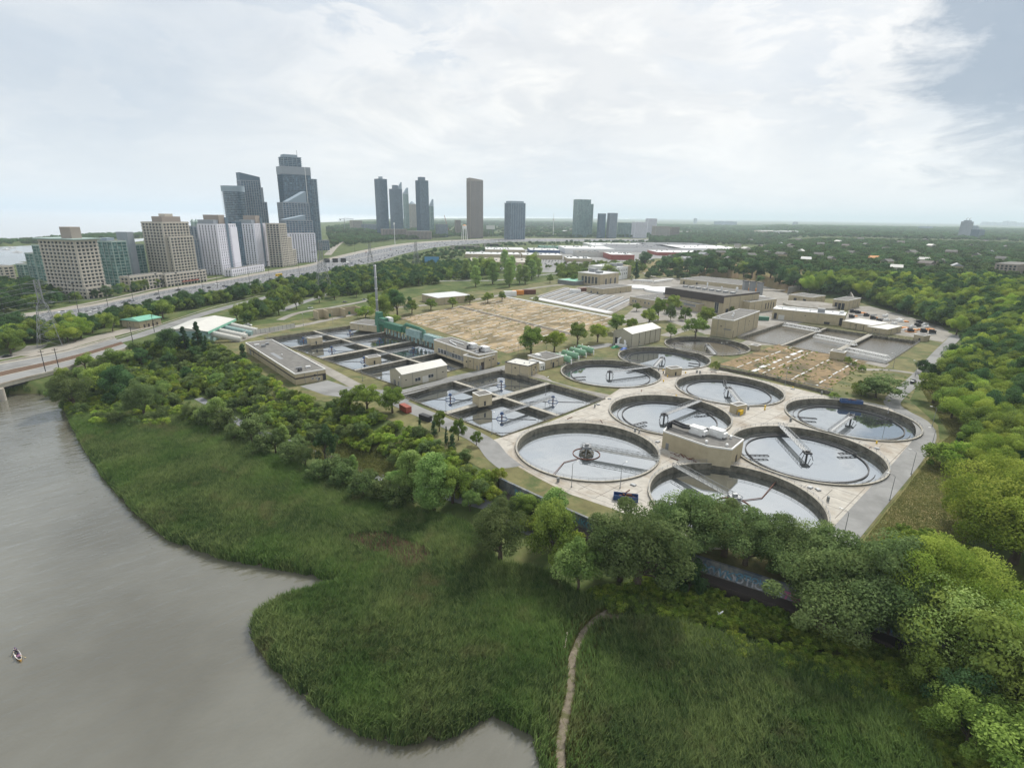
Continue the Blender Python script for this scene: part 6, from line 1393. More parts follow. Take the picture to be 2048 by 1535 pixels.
u = float(np.interp(694, uxp, us)); p = across(u, .2); q_ = across(u + .004, .2); bus((p.x, p.y, .17), math.atan2(q_.y - p.y, q_.x - p.x), 14, M['white'], 'white coach in the dense traffic near the overhead signs', 'bus')
u = float(np.interp(851, uxp, us)); p = across(u, .2); q_ = across(u + .004, .2); bus((p.x, p.y, .17), math.atan2(q_.y - p.y, q_.x - p.x), 15, M['white'], 'white truck in the dense traffic right of the overhead signs', 'truck')
p = G(823, 566.5); bus((p.x, p.y, .2), .05, 16, M['white'], 'long white bus on the smaller road behind the plant', 'bus')
for k, (x, y, a, cl, lb) in enumerate(((15, 714, 1.0, 'black', 'black car on the side road below the lattice pylon at the left edge'), (621, 617, .6, 'white', 'white car on the rear road left of the beige bays'), (690, 605, .4, 'grey', 'grey car on the rear road behind the beige bays'), (729, 600, .3, 'silver', 'silver car on the rear road near the thin stack'),
     (1202, 570 + 8, .6, 'silver', 'silver car parked in front of the low block near the office wings'), (1846, 740, .8, 'black', 'black car in the shade at the kerb of the right perimeter road'), (993, 729, .8, 'blue', 'blue car parked at the corner of the annex block'))):
    p = G(x, y); car((p.x, p.y, .13), a, cl, lb, None, 1.0)
def pickup(p, ang, m, label):
    root = empty('pickup_truck', p, ang, label, 'pickup'); TR.build('body', m, root)
    CABt = loft([(-.6, .82, 1.05, 1.3), (-.45, .8, 1.05, 1.85), (.95, .8, 1.05, 1.85), (1.6, .78, 1.05, 1.12)]); CABt.build('window', M['glass'], root); MB().box(-.4, .9, -.74, .74, 1.853, 1.9).build('roof', m, root)
    MB().box(-2.6, -.7, -.8, .8, 1.151, 1.17).build('cargo_bed', M['dark'], root); MB().box(-2.62, -.7, -.93, -.82, 1.15, 1.35).box(-2.62, -.7, .82, .93, 1.15, 1.35).box(-2.66, -2.58, -.8, .8, 1.15, 1.35).build('bed_wall', m, root)
    for x in (-1.7, 1.75):
        for y in (-.88, .88): MB().tube((x, y - .13, .4), (x, y + .13, .4), .4, n=14).build('wheel', M['black'], root)
    return root
p = G(1826, 766); o = pickup((p.x, p.y, .1), .75, VC['black'], 'black pickup parked on the right perimeter road with light cargo in its bed'); MB().box(-2.4, -1.2, -.5, .6, 1.18, 1.55).build('cargo', M['white'], o)
p = G(496, 652); pickup((p.x, p.y, .05), .1, VC['white'], 'white pickup parked above the pale panel fence')
p = G(1892, 757); q_ = T(1892, 757); mb = car((q_.x, q_.y, q_.z + .3), .2, 'silver', 'silver car parked under trees beside the right perimeter road', None)
car_me = MB(); 
tiny = {}
for k in ('white', 'silver', 'black', 'grey', 'red'): 
    mb = MB(); mb.v = list(BODY.v); mb.f = list(BODY.f); mb.m = [0] * len(BODY.f); i = len(mb.v); mb.v += CAB.v; mb.f += [tuple(a + i for a in f) for f in CAB.f]; mb.m += [1] * len(CAB.f); tiny[k] = mb.mesh('small_car_' + k, [VC[k], M['glass']])
PK = [(1045, 528, 1150, 533, 3), (1050, 523, 1170, 526, 3), (1000, 519, 1100, 521, 2), (1150, 530, 1200, 534, 2)]
n_ = 0
for x0, y0, x1, y1, rows in PK:
    a0, a1 = G(x0, y0), G(x1, y1); d_ = (a1 - a0); L_ = d_.length; d_ /= L_; nn = Vector((-d_.y, d_.x))
    for r_i in range(rows):
        for k in range(int(L_ / 5.4)):
            if rnd.random() < .28 or n_ > 135: continue
            p = a0 + d_ * (k * 5.4 + rnd.uniform(-.3, .3)) + nn * (r_i * 13); cl = rnd.choices(['white', 'silver', 'black', 'grey', 'red'], [5, 4, 2, 2, 1])[0]
            o = link('parked_car', tiny[cl], None, (p.x, p.y, .08), math.atan2(nn.y, nn.x) + (math.pi if rnd.random() < .5 else 0)); tag(o, cl + ' car parked in the crowded retail car park', 'car', 'cars in the retail car park'); n_ += 1
# lattice pylons
def pylon(c, ytop, ang, label, sc=1.0):
    hh = ztop(c.x, c.y, ytop); root = empty('lattice_pylon', (c.x, c.y, 0), ang, label, 'pylon', 'lattice power pylons'); mb = MB()
    def half(z): f = z / hh; return (hh * .13) * (1 - f) ** 1.25 + hh * .022 if f < .62 else hh * .03
    lv = [0, .16, .30, .42, .52, .60, .68, .76, .84, .92, 1.0]; r = hh * .0030
    for a, b_ in zip(lv, lv[1:]):
        z0, z1 = a * hh, b_ * hh; h0, h1 = half(z0), half(z1); C0 = [(s * h0, t * h0, z0) for s, t in ((-1, -1), (1, -1), (1, 1), (-1, 1))]; C1 = [(s * h1, t * h1, z1) for s, t in ((-1, -1), (1, -1), (1, 1), (-1, 1))]
        for k in range(4):
            q_ = (k + 1) % 4; mb.tube(C0[k], C1[k], r * 1.3, n=4, cap=False); mb.tube(C0[k], C1[q_], r * .8, n=4, cap=False); mb.tube(C0[q_], C1[k], r * .8, n=4, cap=False); mb.tube(C1[k], C1[q_], r * .8, n=4, cap=False)
    mb.build('mast', M['steel'], root)
    tips = []
    for f, L_ in ((.66, .17), (.81, .20), (.95, .15)):
        am = MB()
        for s in (-1, 1): tip = (s * L_ * hh, 0, f * hh); tips.append(tip); [am.tube((s * half(f * hh), t * half(f * hh), f * hh), tip, r, n=4, cap=False) for t in (-1, 1)]; am.tube((s * half(f * hh), 0, (f + .045) * hh), tip, r, n=4, cap=False)
        am.build('crossarm', M['steel'], root)
    return root, tips
PY = [(G(103, 690), 560, .55, 'big lattice power pylon between the river road and the expressway'), (G(648, 583), 485, .55, 'lattice power pylon in the trees near the overhead signs'), (G(742, 545), 487, .5, 'thin lattice pylon right behind the tall steel stack'), (G(833, 540), 484, .5, 'small lattice pylon left of the blue billboard')]
pys = [pylon(*a) for a in PY]
def cable(a, b_, sag, r):
    mb = MB(); P = [a.lerp(b_, k / 14) - Vector((0, 0, sag * 4 * (k / 14) * (1 - k / 14))) for k in range(15)]; mb.path(P, r, 4); return mb
wm_ = [r.matrix_basis.copy() for r, _ in pys]; k = 0
for i in range(6):
    t0 = wm_[0] @ Vector(pys[0][1][i]); t1 = wm_[1] @ Vector(pys[1][1][i]); pre = t0 + (t0 - t1).normalized() * 330
    for a, b_ in ((pre, t0), (t0, t1)): tag(cable(a, b_, 7, .07).build('power_line', M['steel']), 'thin overhead power line strung between the lattice pylons', 'power line', 'overhead power lines')
# tall thin poles along the expressway
pole0 = None; PL = [(16, 655), (158, 627), (218, 622), (267, 603), (320, 600), (360, 597), (407, 588), (436, 577), (500, 572), (540, 565), (600, 560), (710, 505), (790, 489), (878, 483), (140, 606), (50, 612)]
for i, (x, y) in enumerate(PL):
    p = G(x, y)
    if pole0 is None:
        pole0 = empty('highway_light', (p.x, p.y, 0), 0); MB().tube((0, 0, 0), (0, 0, 24), .22, .12, n=8).build('pole', M['dark'], pole0); MB().tube((0, 0, 23.4), (0, 0, 24.2), .9, n=10).build('lamp_head', M['dark'], pole0); o = pole0
    else: o = copy_tree(pole0); o.location = (p.x, p.y, 0)
    tag(o, 'tall dark highway light mast, %s from the left along the expressway' % ordinal(sorted(a for a, _ in PL).index(x)), 'light mast', 'light masts along the expressway')
wp0 = None
WP = [(485 / 3.94, 737), (271, 689), (186, 712), (92, 742)]
for i, (x, y) in enumerate(((119, 741), (267, 690), (309, 664), (92, 746))):
    p = G(x, y)
    if wp0 is None: wp0 = empty('utility_pole', (p.x, p.y, 0), .6); MB().tube((0, 0, 0), (0, 0, 12), .2, .14, n=8).build('pole', M['dark'], wp0); MB().box(-1.2, 1.2, -.08, .08, 11, 11.2).build('crossarm', M['dark'], wp0); o = wp0
    else: o = copy_tree(wp0); o.location = (p.x, p.y, 0)
    tag(o, ['leaning dark utility pole at the right end of the river bridge', 'dark utility pole beside the river road above the trees', 'dark utility pole farthest along the river road', 'dark utility pole on the near parapet of the river bridge'][i], 'utility pole', 'utility poles of the river road')
# signs, billboards, masts
def board(c, w, z0, z1, m, label, ang=0.0, name='billboard', cat='billboard'):
    root = empty(name, (c.x, c.y, 0), ang, label, cat); MB().box(-w / 2, w / 2, -.4, .4, z0, z1).build('panel', m, root); MB().tube((-w * .25, .5, 0), (-w * .25, .5, z0), .5, n=8).tube((w * .25, .5, 0), (w * .25, .5, z0), .5, n=8).build('post', M['steel'], root)
p = G(864, 536); board(p, 22, 6, 17, mat('blue_billboard', (.13, .32, .52), .6), 'pale blue billboard standing among the trees beyond the plant')
p = G(1021, 477); board(p, 30, 10, 24, mat('cyan_billboard', (.15, .50, .60), .6), 'cyan billboard at the foot of the squat blue green tower')
p = G(981, 474); board(p, 32, 28, 42, M['white'], 'white billboard right of the lone slab tower')
p = G(674, 534); root = empty('sign_gantry', (p.x, p.y, 0), .4, 'overhead gantry with dark square lane signs across the expressway', 'road sign')
for x in (-18, -6, 6): MB().box(x, x + 8, -.3, .3, 7, 13).build('sign', M['dark'], root)
MB().tube((-22, 0, 0), (-22, 0, 9), .4, n=6).tube((20, 0, 0), (20, 0, 9), .4, n=6).tube((-22, 0, 9), (20, 0, 9), .35, n=6).build('gantry', M['steel'], root)
p = G(929, 479); hh = ztop(p.x, p.y, 449); root = empty('water_tower', (p.x, p.y, 0), .5, 'white legged water tower with an orange top left of the lone slab', 'water tower'); q_ = hh * .14
for s in (-1, 1):
    for t_ in (-1, 1): MB().tube((s * q_ * 1.1, t_ * q_ * 1.1, 0), (s * q_ * .8, t_ * q_ * .8, hh * .72), 1.2, n=8).build('leg', M['white'], root)
MB().tube((0, 0, hh * .72), (0, 0, hh * .93), q_ * 1.1, n=20).build('tank', M['white'], root); MB().tube((0, 0, hh * .931), (0, 0, hh), q_ * 1.12, .5, n=20).build('cap', M['orange'], root)
p = G(790, 489); hh = ztop(p.x, p.y, 445); o = MB().tube((0, 0, 0), (0, 0, hh), .9, .6, n=8).tube((0, 0, hh * .9), (0, 0, hh), 1.8, n=8).build('antenna_mast', M['white'], loc=(p.x, p.y, 0)); tag(o, 'white antenna mast in front of the waterfront towers', 'mast')
p = G(690, 462); hh = ztop(p.x, p.y, 436); root = empty('tower_crane', (p.x, p.y, 0), .3, 'tower crane near the lake left of the grey mid rise blocks', 'crane'); MB().tube((0, 0, 0), (0, 0, hh), 1.5, n=4).build('mast', M['steel'], root); MB().tube((-22, 0, hh * .92), (42, 0, hh * .92), 1.2, n=4).tube((-20, 0, hh * .92), (-14, 0, hh * .82), 2.5, n=4).tube((0, 0, hh * 1.03), (40, 0, hh * .93), .5, n=4).build('jib', M['steel'], root)
p = G(899, 466); o = MB().tube((0, 0, 0), (-22, 0, 75), 1.3, n=4).tube((-4, 0, 0), (8, 0, 10), 3, n=6).build('crane', M['red'], loc=(p.x, p.y, 0)); tag(o, 'leaning crawler crane boom beyond the waterfront towers', 'crane')
p = G(1106, 474); hh = ztop(p.x, p.y, 426); o = MB().tube((0, 0, 0), (0, 0, hh), 1.4, .7, n=6).tube((0, 0, hh * .7), (0, 0, hh * .76), 4, n=8).build('flag_mast', M['white'], loc=(p.x, p.y, 0)); tag(o, 'thin white mast left of the broad teal tower', 'mast')
# mint roofed hut by the road
b, w, d, h = building('pump_hut', 'small beige hut with a mint green roof beside the river road', (281, 657), (269, 650), (304, 648), 645, h=5, parapet=0)
MB().prism([(-.8, -.8), (w + .8, -.8), (w + .8, d + .8), (-.8, d + .8)], h + .01, h + .4).build('roof', M['mint'], b)
mb = MB(); mb.poly([(-.8, -.8, h + .41), (w + .8, -.8, h + .41), (w - 1, d / 2, h + 2), (1, d / 2, h + 2)]); mb.poly([(w + .8, d + .8, h + .41), (-.8, d + .8, h + .41), (1, d / 2, h + 2), (w - 1, d / 2, h + 2)]); mb.poly([(-.8, d + .8, h + .41), (-.8, -.8, h + .41), (1, d / 2, h + 2)]); mb.poly([(w + .8, -.8, h + .41), (w + .8, d + .8, h + .41), (w - 1, d / 2, h + 2)]); mb.build('roof_slope', M['mint'], b)
for u in (.2, .4, .6, .8): face_item(b, w, d, h, 'door', 'n', u, 0, 1.4, 2.4, 'brown')
# ------------------------------------------------------------------ trees, shrubs, reeds
def crown(name, m, H, RX, n_blob, n_leaf, leaf, kind='round', seed=0, base=.25):
    r = np.random.default_rng(seed); B = []; 
    for i in range(n_blob):
        if kind == 'cone':
            f = r.uniform(0, 1) ** .8; z = H * (.06 + .90 * f); rad = RX * (1 - f) * .80 + .15; a = r.uniform(0, 6.283); q = r.uniform(.4, 1); B.append((rad * q * math.cos(a), rad * q * math.sin(a), z, max(.5, RX * .30 * (1.15 - f))))
        elif kind == 'tall':
            f = r.uniform(0, 1); z = H * (.16 + .78 * f); rad = RX * (1 - abs(2 * f - .85) ** 2.0 * .55) * .72; a = r.uniform(0, 6.283); q = r.uniform(.2, 1) ** .6; B.append((rad * q * math.cos(a), rad * q * math.sin(a), z, RX * r.uniform(.24, .38)))
        else:
            while True:
                u = r.normal(size=3); u /= np.linalg.norm(u)
                if u[2] > -.55: break
            q = r.uniform(.45, 1.12) * (1 + .16 * math.sin(2 * math.atan2(u[1], u[0]) + seed) + .10 * math.sin(5 * math.atan2(u[1], u[0]) + seed * 2)); zc = H * (base + (1 - base) * .5); hz_ = H * (1 - base) * .5
            B.append((u[0] * RX * .80 * q, u[1] * RX * .80 * q, zc + u[2] * hz_ * .86 * min(q, 1.02), RX * r.uniform(.15, .38)))
    B = np.array(B); asg = r.integers(0, len(B), n_leaf); d = r.normal(size=(n_leaf, 3)); d[:, 2] += .25; d /= np.linalg.norm(d, axis=1)[:, None]
    C = B[asg, :3] + d * (B[asg, 3] * r.uniform(.65, 1.08, n_leaf))[:, None] * np.array([1, 1, .85])
    nn = d + r.normal(size=(n_leaf, 3)) * .55; nn /= np.linalg.norm(nn, axis=1)[:, None]
    t1 = np.cross(nn, r.normal(size=(n_leaf, 3))); t1 /= np.linalg.norm(t1, axis=1)[:, None]; t2 = np.cross(nn, t1)
    s = leaf * r.uniform(.6, 1.3, n_leaf)[:, None]
    V = np.stack([C - t1 * s * .55, C - t2 * s * .3 + t1 * s * .1, C + t1 * s * .6, C + t2 * s * .32 - t1 * s * .05], 1).reshape(-1, 3)
    V[:, 2] = np.maximum(V[:, 2], .05)
    F = np.arange(n_leaf * 4).reshape(-1, 4); bt = r.uniform(0, 1, len(B)); tint = np.clip(bt[asg] * .9 + r.uniform(-.2, .35, n_leaf), 0, 1)
    return np_mesh(name, V, F, m, ('tint', np.repeat(tint, 4)[:, None] * np.ones((1, 3)))), B
def trunk(name, H, RX, B, rad, kind, seed=0):
    mb = MB(); rr = random.Random(seed); top = H * (.9 if kind in ('cone', 'tall') else .5)
    pts = [Vector((0, 0, -.6)), Vector((rr.uniform(-.2, .2), rr.uniform(-.2, .2), H * .18)), Vector((rr.uniform(-.4, .4), rr.uniform(-.4, .4), top * .7)), Vector((0, 0, top))]
    rs = [rad * 1.3, rad, rad * .7, rad * .35]
    for a, b_, r0, r1 in zip(pts, pts[1:], rs, rs[1:]): mb.tube(a, b_, r0, r1, n=8)
    for i in rr.sample(range(len(B)), min(9, len(B))):
        e = Vector(B[i][:3]); s = pts[1].lerp(pts[2], rr.uniform(0, 1)); mid = s.lerp(e, .5) + Vector((0, 0, .4)); mb.tube(s, mid, rad * .4, rad * .25, n=5); mb.tube(mid, e, rad * .25, rad * .1, n=5)
    return mb.mesh(name, M['bark'])
LEAFY = {}
SPEC = dict(   # kind: (material, H, RX, blobs, leaves, leaf size, form, base, trunk radius)
    willow=('willow', 16, 7.8, 46, 26000, .36, 'round', .08, .55), willowb=('willow', 15, 8.2, 50, 26000, .36, 'round', .06, .6),
    bright=('bright', 12, 7.0, 44, 32000, .27, 'round', .10, .4), brightb=('bright', 11, 7.5, 42, 32000, .27, 'round', .08, .4),
    poplar=('poplar', 15, 4.2, 60, 14000, .34, 'tall', .1, .3), poplarb=('poplar', 9, 4.0, 34, 12000, .30, 'round', .10, .2),
    mid=('mid', 11, 5.6, 34, 13000, .36, 'round', .10, .35), midb=('mid', 10, 5.0, 30, 12000, .34, 'round', .12, .3),
    darkt=('darkt', 13, 6.2, 34, 13000, .40, 'round', .08, .4), conifer=('conifer', 14, 3.4, 70, 9000, .40, 'cone', 0, .3),
    orn=('mid', 9, 4.3, 34, 7000, .42, 'round', .18, .28), ornb=('bright', 9, 4.2, 34, 7000, .42, 'round', .16, .28), sparse=('poplar', 14, 7.0, 30, 9000, .28, 'round', .25, .4),
    shrub=('mid', 4, 3.0, 22, 2600, .32, 'round', 0, .12), shrubw=('willow', 5, 3.4, 26, 3600, .34, 'round', 0, .12), shrubb=('bright', 4, 2.8, 22, 2600, .32, 'round', 0, .12), small_conifer=('conifer', 5, 1.2, 24, 1600, .26, 'cone', 0, .12),
    far=('far', 10, 5.5, 26, 900, 1.3, 'round', 0, .3), fard=('darkt', 11, 6.0, 26, 900, 1.4, 'round', 0, .3))
def template(kind):
    if kind not in LEAFY:
        lm, H, RX, nb, nl, ls, form, base, tr = SPEC[kind]; cm, B = crown('crown_' + kind, LM[lm], H, RX, nb, nl, ls, form, hash(kind) % 1000 if False else sum(map(ord, kind)), base); LEAFY[kind] = (cm, trunk('trunk_' + kind, H, RX, B, tr, form, 3), H)
    return LEAFY[kind]
rt_ = random.Random(99); CROWNS = {}; NT = [0]
NAMES = dict(conifer='conifer_tree', small_conifer='conifer_tree', poplar='poplar_tree', poplarb='young_tree', willow='willow_tree', willowb='willow_tree', shrub='shrub', shrubw='shrub', shrubb='shrub')
def tree(p, h, kind, label, group=None, wide=1.0):
    cm, tm, H = template(kind); s = h / H; nm = NAMES.get(kind, 'tree')
    root = empty(nm, (p.x, p.y, p.z - .1), rt_.uniform(0, 6.28), label, 'shrub' if nm == 'shrub' else 'tree', group); root.scale = (s * wide * rt_.uniform(.84, 1.16), s * wide * rt_.uniform(.84, 1.16), s * 1.0)
    c_ = link('crown', cm, root); link('trunk', tm, root); CROWNS.setdefault(kind, c_); NT[0] += 1; return root
def tpx(x, y, yt, kind, label, group=None, wide=1.0, hmin=1.5):
    p = T(x, y); h = max(hmin, ztop(p.x, p.y, yt) - p.z); return tree(p, h, kind, label, group, wide)
# --- single trees of the photograph: (base x, base y, top y, kind, label, widening)
SINGLE = [
 (1000, 1128, 1003, 'willow', 'grey green willow bush at the reed edge, left of the path under the boundary wall', 1.0),
 (1112, 1140, 1008, 'mid', 'mid green tree beside the grey green willow at the reed edge', .8), (1155, 1190, 1066, 'poplarb', 'pale green young tree standing forward into the reeds', .75), (1108, 1082, 975, 'poplar', 'pale poplar clump behind the reed edge willows', 1.2),
 (1272, 1182, 1002, 'willow', 'tall grey green willow where the dirt path reaches the wall', 1.05), (1395, 1106, 993, 'willowb', 'broad willow hiding the near rim of the front round tank', 1.25), (1335, 1098, 1008, 'willow', 'willow crown between the two broad willows at the skip', 1.15), (1447, 1112, 1006, 'willow', 'willow crown leaning over the nearest tank rim', 1.25),
 (1375, 1196, 1118, 'darkt', 'low dark bush in front of the graffiti, left end', .75), (1340, 1192, 1112, 'darkt', 'low dark bush beside the dirt path at the wall', .75),
 (1490, 1132, 1030, 'willow', 'willow between the tank rim and the graffiti, left of the wide one', 1.30), (1605, 1182, 1056, 'willow', 'willow squeezed behind the drooping one at the wall', 1.25), (1240, 1160, 1035, 'willow', 'willow just left of the dirt path end', 1.05), (1550, 1158, 1045, 'willowb', 'wide willow right of the graffiti, highest crown', 1.30), (1640, 1275, 1112, 'willowb', 'big drooping willow at the middle of the boundary wall', 1.00), (1690, 1275, 1092, 'willow', 'willow behind the drooping one, toward the road end', 1.20), (1722, 1240, 1068, 'willow', 'willow crown at the lower end of the right perimeter road', 1.20), (1770, 1290, 1195, 'willow', 'low willow in front of the dark culvert gap', .8),
 (1810, 1228, 1086, 'bright', 'bright yellow green tree just right of the lower road end', 1.0), (1882, 1232, 1090, 'brightb', 'second bright yellow green tree right of the lower road end', 1.0),
 (1888, 1372, 1188, 'sparse', 'thin half bare olive tree in the lower right corner', 1.0), (1945, 1400, 1215, 'mid', 'broad green tree behind the half bare one', 1.0), (2010, 1340, 1200, 'brightb', 'bright tree at the right edge above the lower corner', 1.0), (1975, 1455, 1300, 'mid', 'green tree in the lower right corner, nearest row', 1.0), (2045, 1440, 1270, 'bright', 'bright tree cut by the right edge near the bottom', 1.0), (1925, 1510, 1395, 'mid', 'green bush at the bottom right among reeds', 1.1), (2000, 1560, 1420, 'mid', 'leafy green tree at the very bottom right', 1.1), (2060, 1560, 1400, 'mid', 'green tree at the bottom right corner edge', 1.1), (1860, 1420, 1310, 'mid', 'green tree in front of the culvert at lower right', 1.0), (1905, 1450, 1330, 'darkt', 'dark green tree in the lower right thicket', 1.0),
 (1985, 1092, 955, 'bright', 'large bright crown at the edge of the dry grass right of the road', .68), (2025, 1125, 960, 'brightb', 'large bright crown behind the one at the dry grass edge', 1.1), (2060, 1150, 1000, 'bright', 'large bright crown cut by the right edge, middle height', 1.1), (1975, 1060, 925, 'brightb', 'bright crown rising behind the dry grass', 1.0),
 (1880, 934, 890, 'shrub', 'low round bush left of two beside the grass near the road bend', 1.2), (1915, 940, 888, 'shrubb', 'brighter round bush right of two beside the grass near the road bend', 1.3),
 (1866, 806, 748, 'orn', 'lone round tree on the grass outside the road bend', 1.15), (1862, 765, 727, 'darkt', 'dark tree beside the lone round one at the kerb', 1.0), (1845, 745, 718, 'darkt', 'dark tree overhanging the perimeter road at the pickup', 1.0),
 (150, 818, 744, 'willow', 'large round willow at the river corner below the bridge', 1.0), (112, 800, 768, 'poplarb', 'small yellowish tree at the water below the bridge', 1.0), (128, 765, 735, 'mid', 'green tree behind the river corner willow', 1.0), (290, 838, 757, 'willow', 'round grey green tree at the far edge of the reed bed', .9), (215, 790, 725, 'mid', 'green tree left of the round grey green one', 1.0), (245, 800, 728, 'darkt', 'dark green tree behind the far reed edge', 1.0), (172, 740, 706, 'mid', 'green tree standing at the bridge end', 1.0),
 (399, 704, 640, 'conifer', 'tall dark conifer directly left of the green shed', 1.1), (372, 706, 650, 'conifer', 'dark conifer left of the tallest one by the green shed', 1.4), (345, 708, 655, 'darkt', 'dark rounded tree beside the conifers', 1.0), (415, 706, 668, 'conifer', 'short conifer touching the half round ducts', 1.0), (488, 722, 688, 'small_conifer', 'small dark conifer at the left end of the flat roofed building', 1.2),
 (652, 929, 851, 'darkt', 'single oval tree beside the paved trail', .62), (440, 862, 793, 'poplar', 'pale upright tree at the near end of the trail', 1.2), (412, 848, 808, 'poplarb', 'pale small tree left of the upright one on the trail', 1.0), (515, 868, 838, 'poplarb', 'pale round tree by the trail, left of two', 1.0), (570, 900, 848, 'poplar', 'pale thin tree by the trail left of the oval one', .9), (708, 950, 908, 'poplar', 'pale thin tree by the trail right of the oval one', 1.0), (535, 858, 822, 'poplarb', 'pale young tree on the slope above the trail', .9),
 (868, 1022, 905, 'poplar', 'tallest pale poplar between reed bed and boundary wall', 1.35), (822, 1000, 898, 'poplar', 'pale poplar left of the tallest one', 1.1), (800, 985, 935, 'poplarb', 'small pale tree left of the poplars', 1.0), (940, 1022, 975, 'poplarb', 'small pale tree right of the tallest poplar', 1.0), (905, 1005, 925, 'mid', 'green tree between the tallest poplar and the wall', 1.0), (1010, 1045, 985, 'willow', 'grey willow behind the small pale tree', .8), (1060, 1040, 985, 'mid', 'green tree above the trail at the wall', 1.0),
 (785, 825, 775, 'orn', 'dark airy tree by the red container', 1.2), (735, 822, 770, 'orn', 'dark airy tree left of the red container', 1.2), (700, 818, 778, 'orn', 'dark airy tree at the white kiosk left of the container', 1.0), (879, 862, 820, 'midb', 'round tree on the verge right of the grey tank container', .8), (917, 880, 838, 'midb', 'round tree on the verge, second right of the tank container', .8), (953, 890, 862, 'midb', 'round tree on the verge, nearest the road bend', .9), (905, 902, 868, 'small_conifer', 'dark narrow conifer on the verge below the square tanks', 1.0), (868, 872, 842, 'small_conifer', 'narrow conifer beside the tank container', 1.0), (840, 858, 838, 'small_conifer', 'brownish small conifer behind the tank container', 1.0), (893, 890, 850, 'conifer', 'taller narrow conifer in the verge clump', .7),
 (1062, 708, 654, 'orn', 'wide tree in front of the dry beds, left of the green vessels', 1.25), (1108, 704, 661, 'ornb', 'bright tree just right of the wide one at the dry beds', 1.1), (1155, 690, 645, 'orn', 'tree at the dry bed corner above the vessels', 1.1), (1195, 684, 647, 'ornb', 'bright tree left of the large gabled shed', 1.1), (1233, 665, 628, 'orn', 'tree behind the large gabled shed, left', 1.1), (1262, 662, 636, 'ornb', 'light tree behind the ridge of the large gabled shed', 1.1), (1297, 652, 617, 'orn', 'tree behind the right end of the large gabled shed', 1.1), (1316, 640, 596, 'orn', 'dark tree against the low office wing', .8), (1273, 622, 606, 'orn', 'small tree in front of the paired windows', 1.3), (1345, 625, 590, 'orn', 'tree beside the dark fascia of the hall', 1.1), (1341, 640, 608, 'shrubw', 'silver green bush below the hall', .7), (1370, 640, 614, 'orn', 'tree in front of the pale window band', 1.0), (1411, 652, 614, 'orn', 'round dark tree left of the windowless block', 1.2), (1391, 674, 636, 'orn', 'round dark tree nearest the muddy round tank', 1.2), (1341, 676, 648, 'midb', 'tree between large shed and muddy round tank', .9), (1462, 628, 612, 'orn', 'small tree at the hall corner', 1.0),
 (824, 628, 599, 'orn', 'first tree of the row behind the dry beds, next to the stack cluster', 1.2), (862, 620, 597, 'orn', 'second tree of the row behind the dry beds', 1.2), (905, 616, 594, 'orn', 'third tree of the row, in front of the white roofed warehouse', 1.2), (940, 609, 589, 'orn', 'fourth tree of the row, right end of the warehouse', 1.1), (976, 606, 585, 'orn', 'fifth tree of the row behind the dry beds', 1.2), (1004, 603, 583, 'orn', 'sixth tree of the row, beside the white cabin', 1.1), (1072, 602, 592, 'shrub', 'small bush at the corner of the concrete deck', 1.0),
 (765, 640, 588, 'mid', 'dense green tree right beside the thin stack', 1.1), (795, 634, 578, 'darkt', 'dark tree right of the thin stack', 1.1), (782, 612, 572, 'mid', 'tree behind the pair at the stack', 1.1), (745, 618, 585, 'mid', 'yellowish tree left of the stack', .8), (775, 652, 628, 'shrub', 'wide low bush at the tower of the green ducts', 1.6), (732, 636, 612, 'shrubb', 'yellow green bush left of the stack foot', 1.2),
 (1752, 795, 755, 'shrubw', 'large grey green bush mound in the weedy ground above the blue skip', 1.9), (1722, 790, 762, 'shrub', 'brownish bush left of the large mound', 1.1), (1696, 726, 713, 'shrub', 'small bush beside the kiosk at the weedy beds', 1.0), (1708, 730, 722, 'shrub', 'smaller bush right of the kiosk at the weedy beds', 1.0), (1723, 742, 730, 'shrub', 'bush at the end of the white kerb', 1.0), (1430, 738, 722, 'shrub', 'bush at the left end of the stained channel wall', 1.0), (1668, 796, 785, 'shrub', 'bush at the right end of the stained channel wall', 1.3), (1362, 640, 630, 'shrub', 'small bush in the yard below the hall', 1.0),
 (1290, 535, 503, 'darkt', 'tall dark tree at the left end of the bank top row', 1.2), (1271, 558, 522, 'conifer', 'dark conifer behind the office wings', 1.4), (1366, 560, 545, 'conifer', 'single small conifer on the grass below the bank', 1.4), (1100, 566, 548, 'midb', 'round tree left of the office wings', 1.0), (1148, 565, 547, 'midb', 'round bush tree at the corner of the office wings', 1.0), (1220, 560, 528, 'mid', 'green tree hugging the back of the office wings', 1.3),
]
for x, y, yt, k, lb, wd in SINGLE: tpx(x, y, yt, k, lb, None, wd)
# row of willow shrubs edging the reed bed
row = [(385, 842, 40), (418, 858, 44), (452, 866, 48), (470, 888, 42), (505, 884, 50), (528, 912, 46), (552, 906, 50), (585, 930, 48), (612, 938, 52), (640, 965, 40), (668, 962, 48), (690, 978, 46), (728, 1000, 52), (762, 1008, 48), (800, 1020, 46), (742, 972, 36), (600, 914, 40), (690, 948, 36)]
row.sort()
for k, (x, y, h) in enumerate(row): tpx(x, y, y - h, 'shrubw' if k % 3 else 'willow', 'grey green willow shrub in the row edging the reed bed, %s from the left' % ordinal(k), 'willow shrubs edging the reed bed', .95 if k % 3 else .8)
